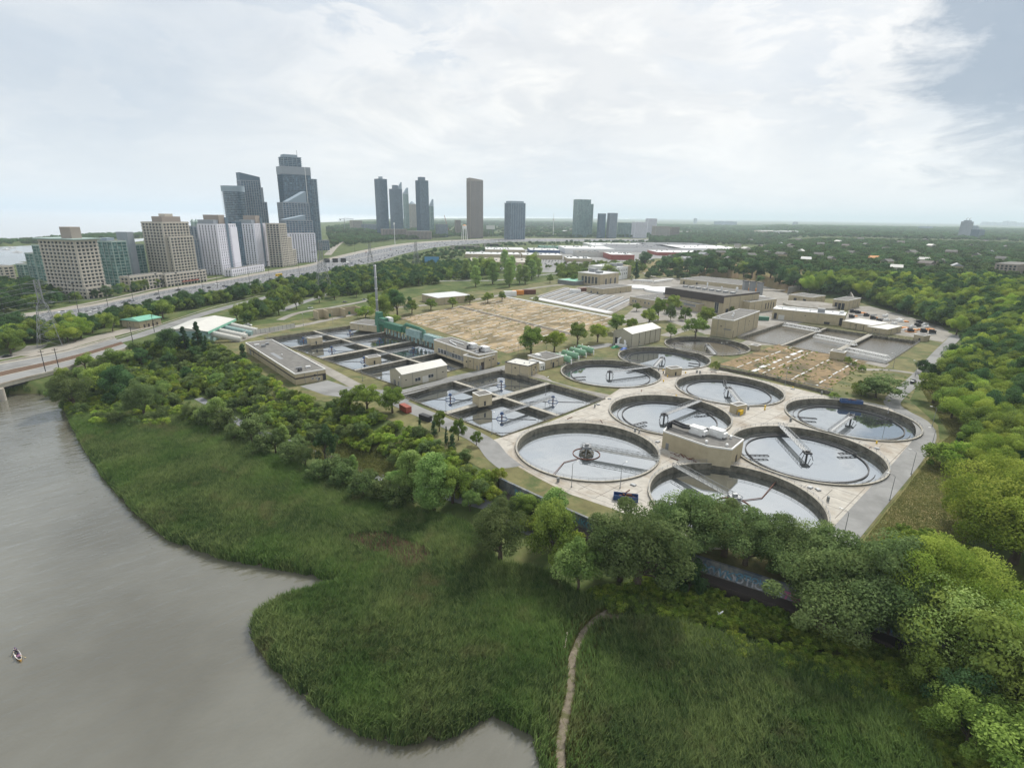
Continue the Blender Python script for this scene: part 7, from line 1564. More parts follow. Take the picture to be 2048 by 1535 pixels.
# groups filled inside outlines of the photograph
def fill_px(poly, n, seed, mind=0.0):
    poly = np.array(poly, float); r = np.random.default_rng(seed); out = []; lo, hi = poly.min(0), poly.max(0); tries = 0
    while len(out) < n and tries < n * 60:
        q_ = r.uniform(lo, hi, (64, 2)); q_ = q_[sdf(q_, poly) > 0]; tries += 64
        for p in q_:
            if all((p[0] - o_[0]) ** 2 + ((p[1] - o_[1]) * 1.6) ** 2 > mind * mind for o_ in out): out.append(tuple(p))
            if len(out) >= n: break
    return out
def group_trees(poly, n, seed, mind, kinds, h0, h1, label, group):
    for i, (x, y) in enumerate(sorted(fill_px(poly, n, seed, mind))):
        p = T(x, y); tree(p, rt_.uniform(h0, h1), rt_.choice(kinds), label, group, rt_.uniform(.85, 1.15))
group_trees([(925, 548), (1000, 540), (1100, 545), (1108, 560), (1060, 575), (935, 575)], 16, 1, 10, ['poplar', 'poplar', 'mid'], 22, 34, 'tall pale tree in the dense stand between the plant and the beige store', 'tall stand behind the plant')
group_trees([(1300, 545), (1340, 536), (1440, 540), (1580, 560), (1590, 576), (1480, 552), (1400, 548)], 12, 2, 16, ['darkt', 'mid'], 17, 24, 'round dark tree in the row along the top of the grassy bank', 'row along the bank top')
group_trees([(1585, 585), (1620, 562), (1750, 590), (1880, 630), (1930, 690), (1900, 668), (1800, 628), (1700, 596)], 22, 3, 15, ['mid', 'bright', 'darkt'], 13, 20, 'dense green tree at the foot of the wooded hill behind the excavated yard', 'trees at the foot of the hill')
group_trees([(1905, 690), (1960, 640), (2060, 640), (2060, 960), (1990, 930), (1900, 840), (1868, 760)], 38, 4, 24, ['mid', 'mid', 'bright', 'darkt', 'darkt', 'mid'], 10, 16, 'dense green tree in the wood right of the perimeter road', 'wood right of the perimeter road')
group_trees([(1915, 870), (1980, 890), (2060, 960), (2060, 1020), (1990, 940), (1925, 915)], 8, 44, 22, ['mid', 'darkt', 'bright'], 6, 10, 'shorter green tree at the lower edge of the wood by the road bend', 'lower edge of the wood')
group_trees([(0, 705), (30, 660), (90, 668), (150, 652), (260, 640), (330, 618), (330, 640), (270, 652), (200, 672), (130, 690), (90, 700), (60, 690), (20, 715)], 26, 5, 12, ['mid', 'darkt', 'mid', 'bright'], 9, 14, 'bushy tree in the belt between the expressway and the river road', 'belt between expressway and river road')
group_trees([(450, 640), (520, 608), (640, 580), (760, 562), (920, 550), (925, 560), (740, 590), (620, 612), (560, 630), (480, 655)], 30, 6, 14, ['mid', 'darkt', 'midb'], 9, 15, 'bushy tree in the belt between the plant road and the expressway', 'belt behind the plant')
group_trees([(130, 790), (200, 735), (330, 700), (430, 725), (440, 780), (380, 830), (250, 825)], 24, 7, 20, ['mid', 'poplarb', 'midb', 'willow', 'darkt'], 6, 11, 'leafy tree in the thicket between bridge and flat roofed building', 'thicket by the bridge')
print('TREES', NT[0])
# countless growth: crowns set out by geometry nodes on one object each
def scatter(name, pts, sc, kinds, label, cat=None, seed=0, flat=1.0):
    pts = np.asarray(pts, float); n = len(pts); r = np.random.default_rng(seed); me_ = bpy.data.meshes.new(name); me_.vertices.add(n); me_.vertices.foreach_set('co', pts.astype(np.float32).ravel()); me_.update()
    for an, tp, dat in (('sc', 'FLOAT', sc), ('rz', 'FLOAT', r.uniform(0, 6.28, n)), ('pick', 'INT', r.integers(0, len(kinds), n))): a_ = me_.attributes.new(an, tp, 'POINT'); a_.data.foreach_set('value', np.asarray(dat, dtype=np.float32 if tp == 'FLOAT' else np.int32))
    o = link(name, me_); ng = bpy.data.node_groups.new(name, 'GeometryNodeTree'); ng.interface.new_socket('Geometry', in_out='INPUT', socket_type='NodeSocketGeometry'); ng.interface.new_socket('Geometry', in_out='OUTPUT', socket_type='NodeSocketGeometry')
    gi = ng.nodes.new('NodeGroupInput'); go = ng.nodes.new('NodeGroupOutput'); ip = ng.nodes.new('GeometryNodeInstanceOnPoints'); jn = ng.nodes.new('GeometryNodeJoinGeometry')
    for k in kinds: oi = ng.nodes.new('GeometryNodeObjectInfo'); oi.transform_space = 'ORIGINAL'; oi.inputs['Object'].default_value = CROWNS[k]; oi.inputs['As Instance'].default_value = True; ng.links.new(oi.outputs['Geometry'], jn.inputs[0])
    ng.links.new(gi.outputs[0], ip.inputs['Points']); ng.links.new(jn.outputs[0], ip.inputs['Instance']); ip.inputs['Pick Instance'].default_value = True
    def na(nm, tp): a_ = ng.nodes.new('GeometryNodeInputNamedAttribute'); a_.data_type = tp; a_.inputs[0].default_value = nm; return a_.outputs[0]
    ng.links.new(na('pick', 'INT'), ip.inputs['Instance Index']); cb = ng.nodes.new('ShaderNodeCombineXYZ'); ng.links.new(na('rz', 'FLOAT'), cb.inputs[2]); ng.links.new(cb.outputs[0], ip.inputs['Rotation'])
    cs = ng.nodes.new('ShaderNodeCombineXYZ'); s_ = na('sc', 'FLOAT'); ng.links.new(s_, cs.inputs[0]); ng.links.new(s_, cs.inputs[1])
    mz = ng.nodes.new('ShaderNodeMath'); mz.operation = 'MULTIPLY'; mz.inputs[1].default_value = flat; ng.links.new(s_, mz.inputs[0]); ng.links.new(mz.outputs[0], cs.inputs[2]); ng.links.new(cs.outputs[0], ip.inputs['Scale'])
    ng.links.new(ip.outputs[0], go.inputs[0]); md = o.modifiers.new('scatter', 'NODES'); md.node_group = ng; tag(o, label, cat, kind='stuff'); return o
# far crowns need cheap meshes: keep one real tree of each
for k, (x, y) in (('far', (1420, 512)), ('fard', (1468, 512))): p = T(x, y); tree(p, 12, k, ['round green tree among the first houses beyond the bank', 'dark round tree among the first houses beyond the bank'][k == 'fard'])
def wpts(poly_w, n, seed):
    poly_w = np.asarray(poly_w); r = np.random.default_rng(seed); lo, hi = poly_w.min(0), poly_w.max(0); out = np.zeros((0, 2))
    while len(out) < n: q_ = r.uniform(lo, hi, (n * 2, 2)); q_ = q_[sdf(q_, poly_w) > 0]; out = np.vstack([out, q_])
    return out[:n]
def drop(P, dz=-.2): return np.c_[P, height(P) + dz]
# undergrowth on the slope between reed bed and plant
U1 = px_poly([(120, 800), (190, 735), (330, 696), (440, 706), (585, 800), (700, 822), (800, 858), (900, 912), (1000, 965), (1090, 1012), (1190, 1062), (1150, 1075), (1040, 1036), (940, 1003), (800, 955), (740, 925), (620, 880), (560, 860), (490, 835), (440, 805), (400, 830), (300, 845), (180, 835)], -3)
P = wpts(U1, 1500, 1); CL = px_poly([(590, 880), (640, 872), (760, 905), (800, 940), (690, 930)], -4); TRL = [tuple(G(x, y, -5)) for x, y in ((395, 790), (440, 815), (490, 845), (560, 872), (620, 893), (680, 915), (740, 940), (800, 962), (870, 985))]
def dist_line(P, line):
    A = np.array([(p[0], p[1]) for p in line]); d_ = np.full(len(P), 1e18)
    for a, b_ in zip(A, A[1:]): ab = b_ - a; t_ = np.clip(((P - a) @ ab) / (ab @ ab), 0, 1); q_ = P - (a + t_[:, None] * ab); d_ = np.minimum(d_, (q_ * q_).sum(1))
    return np.sqrt(d_)
P = P[(sdf(P, CL) < 0) & (sdf(P, PLANT) < -1.0)]; P = P[dist_line(P, [(p[0] + .6, p[1] - 3.0) for p in TRL]) > 6.5]
scatter('undergrowth', drop(P), rng.uniform(.45, 1.15, len(P)), ['shrub', 'shrubb', 'shrubb', 'shrubw'], 'dense mixed green undergrowth covering the slope below the plant', seed=1)
P = wpts(px_poly([(1180, 1190), (1300, 1165), (1420, 1195), (1560, 1235), (1700, 1290), (1800, 1290), (1830, 1350), (1880, 1440), (1760, 1330), (1600, 1296), (1480, 1262), (1330, 1236), (1230, 1226)], MARSH), 420, 2)
scatter('undergrowth', drop(P), rng.uniform(.35, .8, len(P)), ['shrub', 'shrubb', 'shrub'], 'low leafy herbs between the boundary wall and the faint track', seed=2)
P = wpts(px_poly([(1330, 1250), (1480, 1278), (1620, 1315), (1760, 1335), (1900, 1440), (2000, 1540), (1900, 1560), (1700, 1400), (1500, 1330), (1340, 1275)], MARSH), 420, 3)
scatter('undergrowth', drop(P), rng.uniform(.3, .65, len(P)), ['shrubb', 'shrub', 'shrubb'], 'yellow green herbs along the lower side of the faint track', seed=3)
BK = px_poly([(1740, 1100), (1800, 1060), (1900, 1080), (1950, 1120), (2060, 1180), (2060, 1300), (1960, 1230), (1820, 1150)], 0)
P = wpts(BK, 260, 4); scatter('undergrowth', drop(P), rng.uniform(.3, .8, len(P)), ['shrub', 'shrubb'], 'bushy growth on the slope in the right lower wood', seed=4)
# belts around the expressway and railway
B1_ = px_poly([(0, 700), (0, 660), (90, 660), (260, 632), (420, 600), (640, 560), (700, 545), (900, 530), (1000, 545), (930, 560), (740, 585), (640, 600), (520, 640), (470, 660), (560, 598), (520, 592), (330, 628), (150, 672)], 0)
P = wpts(B1_, 2100, 5); dnr = np.array([p.x for p in hn]); 
def near_line(P, line, w): L_ = np.array([(p[0], p[1]) for p in line]); d_ = np.full(len(P), 1e9); [None for _ in ()]; 
def dist_line(P, line):
    A = np.array([(p[0], p[1]) for p in line]); d_ = np.full(len(P), 1e18)
    for a, b_ in zip(A, A[1:]): ab = b_ - a; t_ = np.clip(((P - a) @ ab) / (ab @ ab), 0, 1); q_ = P - (a + t_[:, None] * ab); d_ = np.minimum(d_, (q_ * q_).sum(1))
    return np.sqrt(d_)
RL = [[tuple(G(*p)) for p in l_] for l_ in ([(190, 699), (231, 684), (272, 673), (366, 641), (430, 621), (520, 598), (600, 578), (650, 566)], [(560, 622), (620, 600), (700, 578), (780, 568), (860, 563), (930, 561), (1000, 560), (1100, 548)], [(60, 672), (160, 652), (258, 628), (340, 609), (420, 594), (520, 574), (600, 559)], [(60, 712), (170, 682), (250, 662), (310, 648)])]
keep = np.ones(len(P), bool)
for l_ in RL: keep &= dist_line(P, l_) > 9
keep &= sdf(P, np.array([(p.x, p.y) for p in hn] + [(p.x, p.y) for p in hf][::-1])) < -4
P = P[keep]; scatter('thicket', drop(P), rng.uniform(.45, 1.1, len(P)), ['mid', 'darkt', 'shrub', 'midb'], 'dense thicket of shrubs and small trees around the expressway and railway', seed=5)
# wood right of the road and over the hill
HW_ = px_poly([(1590, 588), (1640, 560), (2100, 590), (2100, 1000), (2010, 905), (1925, 850), (1880, 770), (1935, 690), (1900, 664), (1760, 606)], 12); P = wpts(HW_, 1500, 6); dh = sdf(P, TABLE); P = P[(sdf(P, PLANT) < -9)]
P = P[dist_line(P, [tuple(G(*p)) for p in ((1776, 826), (1800, 790), (1850, 740), (1897, 688), (1915, 670))]) > 14]
scatter('forest', drop(P), rng.uniform(.8, 1.35, len(P)), ['mid', 'darkt', 'midb', 'bright', 'mid'], 'dense wood covering the hillside right of the plant', seed=6)
HTREES = np.vstack([np.array([G(x, y) for x, y in HP])])
SB = px_poly([(1290, 536), (1330, 508), (1500, 500), (1560, 478), (2120, 492), (2120, 600), (1640, 566), (1590, 560), (1440, 538)], 15); P = wpts(SB, 5200, 7)
scatter('forest', drop(P), rng.uniform(.7, 1.25, len(P)), ['far', 'fard', 'far'], 'leafy suburb tree cover on the tableland', seed=7)
def clear_city(P):
    k = np.minimum(sdf(P, LAKE), -sdf(P, SPIT)) < -8
    return P[k]
FAR1 = px_poly([(1180, 472), (1500, 474), (1560, 480), (2140, 496), (2140, 470), (1400, 458), (1180, 458)], 0); P = clear_city(wpts(FAR1, 6500, 8)); scatter('forest', drop(P), rng.uniform(1.2, 2.2, len(P)), ['far', 'fard'], 'far tree cover of the plain on the right', seed=8, flat=.75)
FAR2 = np.vstack([px_poly([(1000, 445.5), (1180, 447), (1180, 460), (1400, 459), (2140, 472), (2140, 464)], 0)]); P = clear_city(wpts(FAR2, 6000, 9)); scatter('forest', drop(P), rng.uniform(3.0, 5.5, len(P)), ['far', 'fard'], 'hazy tree cover of the plain toward the horizon', seed=9, flat=.35)
FAR3 = px_poly([(660, 476), (700, 450), (760, 444), (1000, 443), (1250, 447), (1250, 471), (1060, 474), (880, 474), (700, 486)], 0); P = clear_city(wpts(FAR3, 3600, 10)); scatter('forest', drop(P), rng.uniform(1.1, 2.2, len(P)), ['far', 'fard', 'far'], 'tree cover behind the waterfront towers', seed=10, flat=.8)
FAR4 = px_poly([(655, 505), (700, 476), (900, 474), (1140, 476), (1330, 476), (1330, 474), (900, 470), (700, 472), (660, 486)], 0); P = wpts(FAR4, 500, 11); P = P[sdf(P, np.array([(p.x, p.y) for p in hn] + [(p.x, p.y) for p in hf][::-1])) < -5]; scatter('forest', drop(P), rng.uniform(.8, 1.3, len(P)), ['far', 'fard'], 'trees along the far side of the expressway', seed=11)
FAR5 = px_poly([(1050, 492), (1290, 487), (1330, 484), (1200, 484), (1010, 489), (880, 500), (760, 530), (800, 540), (920, 515)], 0); P = wpts(FAR5, 300, 12); scatter('forest', drop(P), rng.uniform(.5, 1.0, len(P)), ['far', 'fard'], 'shrubs between the expressway and the retail park', seed=12)
FAR6 = px_poly([(1100, 562), (1120, 540), (1290, 530), (1290, 545), (1170, 558)], 0); P = wpts(FAR6, 130, 13); scatter('thicket', drop(P), rng.uniform(.7, 1.2, len(P)), ['mid', 'midb'], 'tree belt behind the office wings', seed=13)
FAR7 = px_poly([(1080, 536), (1150, 545), (1280, 527), (1290, 521), (1200, 524), (1120, 528)], 0); P = wpts(FAR7, 90, 14); scatter('thicket', drop(P), rng.uniform(.35, .7, len(P)), ['mid', 'midb'], 'small trees between the car park rows', seed=14)
FARA = px_poly([(662, 482), (700, 492), (760, 484), (870, 477), (900, 474), (700, 470), (655, 474)], 0); P = wpts(FARA, 900, 21); P = P[sdf(P, np.array([(p.x, p.y) for p in hn] + [(p.x, p.y) for p in hf][::-1])) < -6]; scatter('forest', drop(P), rng.uniform(.8, 1.4, len(P)), ['far', 'fard', 'far'], 'trees between the expressway and the waterfront towers', seed=21)
for i_, (pg_, n_, a_, b_) in enumerate((([(1300, 488), (1560, 492), (1580, 476), (1300, 471)], 1500, .8, 1.4), ([(655, 474), (900, 470), (900, 446), (720, 447), (655, 458)], 1500, 1.0, 1.8))):
    P = clear_city(wpts(px_poly(pg_, 0), n_, 40 + i_)); scatter('forest', drop(P), rng.uniform(a_, b_, len(P)), ['far', 'fard', 'far'], ['tree cover right behind the retail park', 'tree cover by the lake left of the waterfront towers'][i_], seed=40 + i_)
SPT = SPIT.copy(); P = wpts(SPT, 1100, 15); P = P[sdf(P, SPIT) > 4]; scatter('forest', np.c_[P, np.full(len(P), WATER + .3)], rng.uniform(.8, 1.3, len(P)), ['far', 'fard'], 'wooded spit of land in the lake behind the left towers', seed=15)
FAR9 = px_poly([(0, 640), (0, 575), (60, 575), (140, 600), (200, 600), (330, 575), (440, 560), (330, 570), (180, 598), (60, 630)], 0); P = wpts(FAR9, 170, 16); P = P[sdf(P, np.array([(p.x, p.y) for p in hn] + [(p.x, p.y) for p in hf][::-1])) < -9]; scatter('thicket', drop(P), rng.uniform(.5, 1.1, len(P)), ['mid', 'darkt'], 'dark trees at the feet of the apartment blocks', seed=16)
# weeds on banks and yard edges
P = wpts(px_poly([(1440, 735), (1558, 690), (1735, 724), (1830, 760), (1780, 805), (1660, 785)], 0), 900, 17); P = P[(np.sin(P[:, 0] * .35) * np.sin(P[:, 1] * .31) > -.1)]; scatter('weeds', drop(P, 0), rng.uniform(.08, .26, len(P)), ['shrub', 'shrubb'], 'weeds growing over the drained beds', seed=17, flat=.6)
P = wpts(np.array(FQ), 1500, 18); P = P[np.sin(P[:, 0] * .09 + 2 * np.sin(P[:, 1] * .05)) * np.sin(P[:, 1] * .11) > .05]; scatter('weeds', drop(P, 0), rng.uniform(.06, .22, len(P)), ['shrub', 'shrubb'], 'tufts of weeds on the straw coloured beds', seed=18, flat=.5)
# --- reed bed: every blade a face
ring = lambda *a: px_poly(a, MARSH)
REEDS = np.vstack([px_poly([(112, 792), (150, 812), (230, 822), (300, 842), (385, 838), (460, 872), (560, 920), (660, 962), (760, 1005), (860, 1030), (940, 1060), (1000, 1135), (1100, 1148), (1170, 1200), (1290, 1190), (1330, 1250), (1480, 1290), (1640, 1345), (1760, 1400), (1860, 1500), (1900, 1600), (1900, 1700)], MARSH), np.array([(60, 46), (12, 46)]), px_poly([(1082, 1700)], WATER), RIVER[:24][::-1]])
def blades(name, area, n, hmin, hmax, width, m, label, seed, keepf=None, tintf=None, lean=.35, per=1):
    r = np.random.default_rng(seed); P = wpts(area, n, seed); P = P[keepf(P)] if keepf is not None else P; n = len(P); z = height(P)
    patch = .5 + .25 * np.sin(P[:, 0] * .21 + 1.7 * np.sin(P[:, 1] * .13)) + .25 * np.sin(P[:, 1] * .27 + 1.3 * np.sin(P[:, 0] * .17 + 2))
    fn = .5 + .5 * np.sin(P[:, 0] * .9 + 2.0 * np.sin(P[:, 1] * .7)) * np.sin(P[:, 1] * .8 + 1.7 * np.sin(P[:, 0] * .6)); h = r.uniform(hmin, hmax, n) * (.7 + .3 * patch + .35 * fn); ang = r.uniform(0, 6.28, n); wa = 1.1 + 1.5 * np.sin(P[:, 0] * .05 + P[:, 1] * .07) + r.normal(0, 1.3, n)
    tx, ty = np.cos(ang) * width, np.sin(ang) * width; lx, ly = np.cos(wa) * h * lean * r.uniform(.3, 1.3, n), np.sin(wa) * h * lean * r.uniform(.3, 1.3, n)
    b0 = np.c_[P[:, 0] - tx, P[:, 1] - ty, z - .1]; b1 = np.c_[P[:, 0] + tx, P[:, 1] + ty, z - .1]
    m0 = np.c_[P[:, 0] + lx * .35 + tx * .8, P[:, 1] + ly * .35 + ty * .8, z + h * .65]; t0 = np.c_[P[:, 0] + lx, P[:, 1] + ly, z + h]; m1 = np.c_[P[:, 0] + lx * .35 - tx * .8, P[:, 1] + ly * .35 - ty * .8, z + h * .65]
    V = np.stack([b0, b1, m0, m1, t0], 1).reshape(-1, 3); base_ = np.arange(n)[:, None] * 5; F = np.vstack([base_ + np.array([0, 1, 2]), base_ + np.array([0, 2, 3]), base_ + np.array([3, 2, 4])])
    fine = .5 + .5 * np.sin(P[:, 0] * 1.3 + 2.1 * np.sin(P[:, 1] * .9 + P[:, 0] * .31)) * np.sin(P[:, 1] * 1.1 + 1.9 * np.sin(P[:, 0] * .8)); h_ = 0; tint = np.clip(-.05 + .45 * patch + .5 * fine ** 2 + r.normal(0, .22, n), 0, 1); 
    if tintf is not None: tint = tintf(P, tint, r)
    col = np.repeat(tint, 5, axis=0); col = col[:, None] * np.ones((1, 3)) if col.ndim == 1 else col
    o = link(name, np_mesh(name, V, F, m, ('tint', col))); tag(o, label, kind='stuff'); return o
def offpath(P): return (dist_line(P, [tuple(G(x, y, MARSH)) for x, y in [(1126, 1600)] + DP]) > .9) & (sdf(P, RIVER) < .4 + 1.4 * np.sin(P[:, 0] * .9 + 2 * np.sin(P[:, 1] * .5)) * np.sin(P[:, 1] * .8)) & (dist_line(P, [tuple(G(x, y, MARSH)) for x, y in ((1205, 1234), (1330, 1243), (1430, 1266), (1560, 1302), (1680, 1322), (1785, 1306))]) > 1.2)
DEAD = px_poly([(700, 1075), (770, 1070), (850, 1100), (870, 1125), (820, 1145), (770, 1120), (690, 1090)], MARSH)
def reed_tint(P, t_, r): return t_
notdead = lambda P: offpath(P) & ((sdf(P, DEAD) < 0) | (np.random.default_rng(1).uniform(0, 1, len(P)) < .12))
# reeds, thinning out in a strip along the dirt path
shore = lambda P: notdead(P) & ((dist_line(P, [tuple(G(x, y, MARSH)) for x, y in DP]) > 5.0) | (np.random.default_rng(2).uniform(0, 1, len(P)) < .25))
blades('reed_bed', REEDS, 560000, 1.6, 3.0, .10, LM['reed'], 'broad bed of tall dark green reeds filling the river marsh', 31, shore, lean=.42)
dm_ = leaf_mat('dead_reed', (.16, .11, .075), (.30, .22, .15)); blades('dead_reeds', DEAD, 6000, .8, 1.8, .12, dm_, 'flattened patch of dead brown reeds in the middle of the marsh', 32, None, lean=1.1)
gm_ = leaf_mat('tall_grass', (.12, .14, .045), (.30, .30, .12)); PS = px_poly([(1095, 1600), (1100, 1480), (1105, 1380), (1110, 1290), (1150, 1235), (1240, 1195), (1250, 1225), (1200, 1270), (1185, 1340), (1180, 1450), (1190, 1600)], MARSH)
blades('tall_grass', PS, 26000, .5, 1.3, .09, gm_, 'yellowish tall grass lining the dirt path', 33, offpath, lean=.6)
blades('meadow_grass', px_poly([(1722, 1092), (1830, 930), (1900, 870), (1840, 775), (1900, 775), (1990, 880), (1970, 960), (1960, 1060), (1900, 1110), (1800, 1110)], 0), 70000, .12, .42, .11, leaf_mat('meadow', (.17, .20, .07), (.40, .38, .17)), 'rough dry grass beside the right perimeter road', 34, lambda P: sdf(P, PLANT) < -.5, lean=.5)
blades('bank_grass', px_poly([(600, 880), (660, 868), (760, 900), (800, 945), (690, 935), (560, 872)], -4), 14000, .3, .8, .12, gm_, 'dry grass clearing beside the paved trail', 35, lambda P: sdf(P, PLANT) < -.5, lean=.5)
# ------------------------------------------------------------------ canoe with two paddlers, driftwood, egret
cpos = G(36, 1311, WATER); dirc = (G(45, 1325, WATER) - G(29, 1296, WATER)); ca = math.atan2(dirc.y, dirc.x); CLn = 4.9
root = empty('canoe', (cpos.x, cpos.y, WATER), ca, 'yellow canoe with pale gunwales carrying two paddlers on the river', 'canoe')
hull = MB(); inn = MB(); ns = 16; 
def csec(f, k=1.0): hw = .46 * k * max(0.02, (1 - abs(2 * f - 1) ** 2.4)); zt_ = .38 + .20 * abs(2 * f - 1) ** 3; x = (f - .5) * CLn; return [(x, -hw, zt_), (x, -hw * .85, .10), (x, -hw * .35, -.08), (x, hw * .35, -.08), (x, hw * .85, .10), (x, hw, zt_)]
for mb, k, off in ((hull, 1.0, 0), (inn, .93, .025)):
    for i in range(ns + 1): mb.v += [(a_, b_, c_ + off) for a_, b_, c_ in csec(i / ns, k)]
    for i in range(ns):
        for j in range(5): a_ = i * 6 + j; mb.f.append((a_, a_ + 6, a_ + 7, a_ + 1)); mb.m.append(0)
hull.build('hull', mat('canoe_yellow', (.62, .33, .03), .4), root, smooth=True); inn.build('interior', M['trim'], root, smooth=True)
for s in (0, 5): gw_ = MB(); gw_.path([csec(i / ns)[s] for i in range(ns + 1)], .035, 5); gw_.build('gunwale', M['trim'], root)
for x in (-1.35, 1.2): MB().box(x - .13, x + .13, -.36, .36, .26, .30).build('seat', M['wood'], root)
def skin_body(name, J, E, m, loc, rz):
    me_ = bpy.data.meshes.new(name); me_.from_pydata([j[0] for j in J], E, []); o = bpy.data.objects.new(name, me_); COL.objects.link(o); o.location = loc; o.rotation_euler = (0, 0, rz)
    md = o.modifiers.new('skin', 'SKIN'); 
    for i, j in enumerate(J): me_.skin_vertices[0].data[i].radius = (j[1], j[1] * (j[2] if len(j) > 2 else 1)); me_.skin_vertices[0].data[i].use_root = (i == 0)
    sb = o.modifiers.new('sub', 'SUBSURF'); sb.levels = 2; sb.render_levels = 2; md.use_smooth_shade = True
    bpy.context.view_layer.update(); dg = bpy.context.evaluated_depsgraph_get(); nm = bpy.data.meshes.new_from_object(o.evaluated_get(dg)); o.modifiers.clear(); o.data = nm; nm.materials.clear(); nm.materials.append(m); return o
skin = mat('skin', (.42, .26, .18), .6)
def paddler(x, fwd, shirt, hat, label, side):
    """seated, knees bent, both hands on the paddle shaft"""
    loc = Vector((cpos.x, cpos.y, WATER)) + Matrix.Rotation(ca, 3, 'Z') @ Vector((x, 0, 0)); s = side
    hand = [(.50, s * .42, .62), (.36, s * .10, 1.05)]
    J = [((0, 0, .38), .15, .8), ((.02, 0, .60), .14, .75), ((.05, 0, .82), .16, .7), ((.06, 0, .93), .07), ((.08, 0, 1.02), .055), ((.09, 0, 1.10), .085, .95), ((.09, 0, 1.21), .085, .95),
         ((.05, .18, .88), .065), ((.22, .30, .68), .048), ((.40, .34 if s > 0 else .14, .80), .036), ((hand[0] if s > 0 else hand[1]), .03),
         ((.05, -.18, .88), .065), ((.22, -.30, .68), .048), ((.40, -.14 if s > 0 else -.34, .80), .036), ((hand[1] if s > 0 else hand[0]), .03),
         ((.06, .11, .34), .10), ((.45, .20, .42), .075), ((.72, .20, .12), .055), ((.86, .20, .10), .04), ((.06, -.11, .34), .10), ((.45, -.20, .42), .075), ((.72, -.20, .12), .055), ((.86, -.20, .10), .04)]
    E = [(0, 1), (1, 2), (2, 3), (3, 4), (4, 5), (5, 6), (2, 7), (7, 8), (8, 9), (9, 10), (2, 11), (11, 12), (12, 13), (13, 14), (0, 15), (15, 16), (16, 17), (17, 18), (0, 19), (19, 20), (20, 21), (21, 22)]
    root_ = empty('person', loc, ca + (0 if fwd else math.pi), label, 'person'); b_ = skin_body('body', J, E, skin, (0, 0, 0), 0); b_.parent = root_
    for hx, hy, hz in hand:      # fingers closed round the shaft
        for q_ in range(5): fm = MB(); o0 = Vector((hx, hy, hz + .035 - .018 * q_)); fm.tube(o0, o0 + Vector((.05, .01, 0)), .011, .009, n=5); fm.tube(o0 + Vector((.05, .01, 0)), o0 + Vector((.045, -.03 * s, -.005)), .009, .007, n=5); fm.build('finger', skin, b_)
    sh = MB(); sh.sphere((.03, 0, .66), .26, 14, 10, (.78, .98, 1.15)); sh.sphere((.05, .19, .86), .10, 8, 6); sh.sphere((.05, -.19, .86), .10, 8, 6); sh.tube((.05, .2, .86), (.2, .29, .70), .085, .07, n=8); sh.tube((.05, -.2, .86), (.2, -.29, .70), .085, .07, n=8); sh.build('shirt', shirt, root_, smooth=True)
    pt = MB(); [pt.path([(.02, k * .11, .36), (.45, k * .2, .44), (.70, k * .2, .16)], .10, 8) for k in (1, -1)]; pt.build('trousers', M['dark'], root_, smooth=True)
    ht = MB(); ht.sphere((.08, 0, 1.22), .115, 12, 8, (1, .95, .85)); ht.ring(.08, 0, .09, .17, 1.215, 1.23, 16); ht.build('hat', hat, root_, smooth=True)
    fc = MB(); fc.sphere((.175, 0, 1.15), .018, 6, 5); fc.sphere((.165, .035, 1.17), .012, 6, 4); fc.sphere((.165, -.035, 1.17), .012, 6, 4); fc.box(.16, .175, -.025, .025, 1.095, 1.105); fc.build('face', skin, root_)
    R_ = Matrix.Rotation(ca + (0 if fwd else math.pi), 3, 'Z'); pd = MB(); a_, b2 = Vector(hand[1]), Vector(hand[0]); d_ = (b2 - a_).normalized(); e = b2 + d_ * .55; pd.tube(a_ - d_ * .06, e, .017, n=8); tip = e + d_ * .5
    n_ = d_.cross(Vector((1, 0, 0))).normalized(); n2 = d_.cross(n_).normalized(); pd.poly([e - n2 * .03, e + n2 * .03, e + n2 * .10 + d_ * .15, tip + n2 * .09, tip - n2 * .09, e - n2 * .10 + d_ * .15]); pd.poly([e - n2 * .03 + n_ * .02, e - n2 * .10 + d_ * .15 + n_ * .02, tip - n2 * .09 + n_ * .02, tip + n2 * .09 + n_ * .02, e + n2 * .10 + d_ * .15 + n_ * .02, e + n2 * .03 + n_ * .02])
    o = pd.build('paddle', mat('paddle_yellow', (.68, .50, .20), .5), loc=tuple(loc), rz=ca + (0 if fwd else math.pi)); tag(o, 'yellow canoe paddle held by the %s' % ('front paddler in the lilac shirt' if x > 0 else 'rear paddler in the dark blue top'), 'paddle')
paddler(1.0, True, mat('lilac_shirt', (.42, .22, .42), .8), mat('navy_hat', (.05, .02, .12), .8), 'person in a lilac shirt and dark hat paddling at the front of the canoe', 1)
paddler(-1.45, True, mat('navy_top', (.05, .06, .14), .8), mat('purple_hat', (.09, .04, .16), .8), 'person in a dark blue top and purple hat paddling at the back of the canoe', -1)
for k, x in enumerate((-.3, .15)):
    bg_ = MB(); bg_.sphere((0, 0, .18), .24, 10, 8, (1.1, .8, .7)); q_ = Vector((cpos.x, cpos.y, WATER + .0)) + Matrix.Rotation(ca, 3, 'Z') @ Vector((x, .1 * (-1) ** k, 0)); o = bg_.build('bag', [M['black'], mat('maroon_bag', (.16, .02, .06), .8)][k], loc=tuple(q_), smooth=True); tag(o, ['black bag lying amidships in the canoe', 'dark red bag lying amidships in the canoe'][k], 'bag')
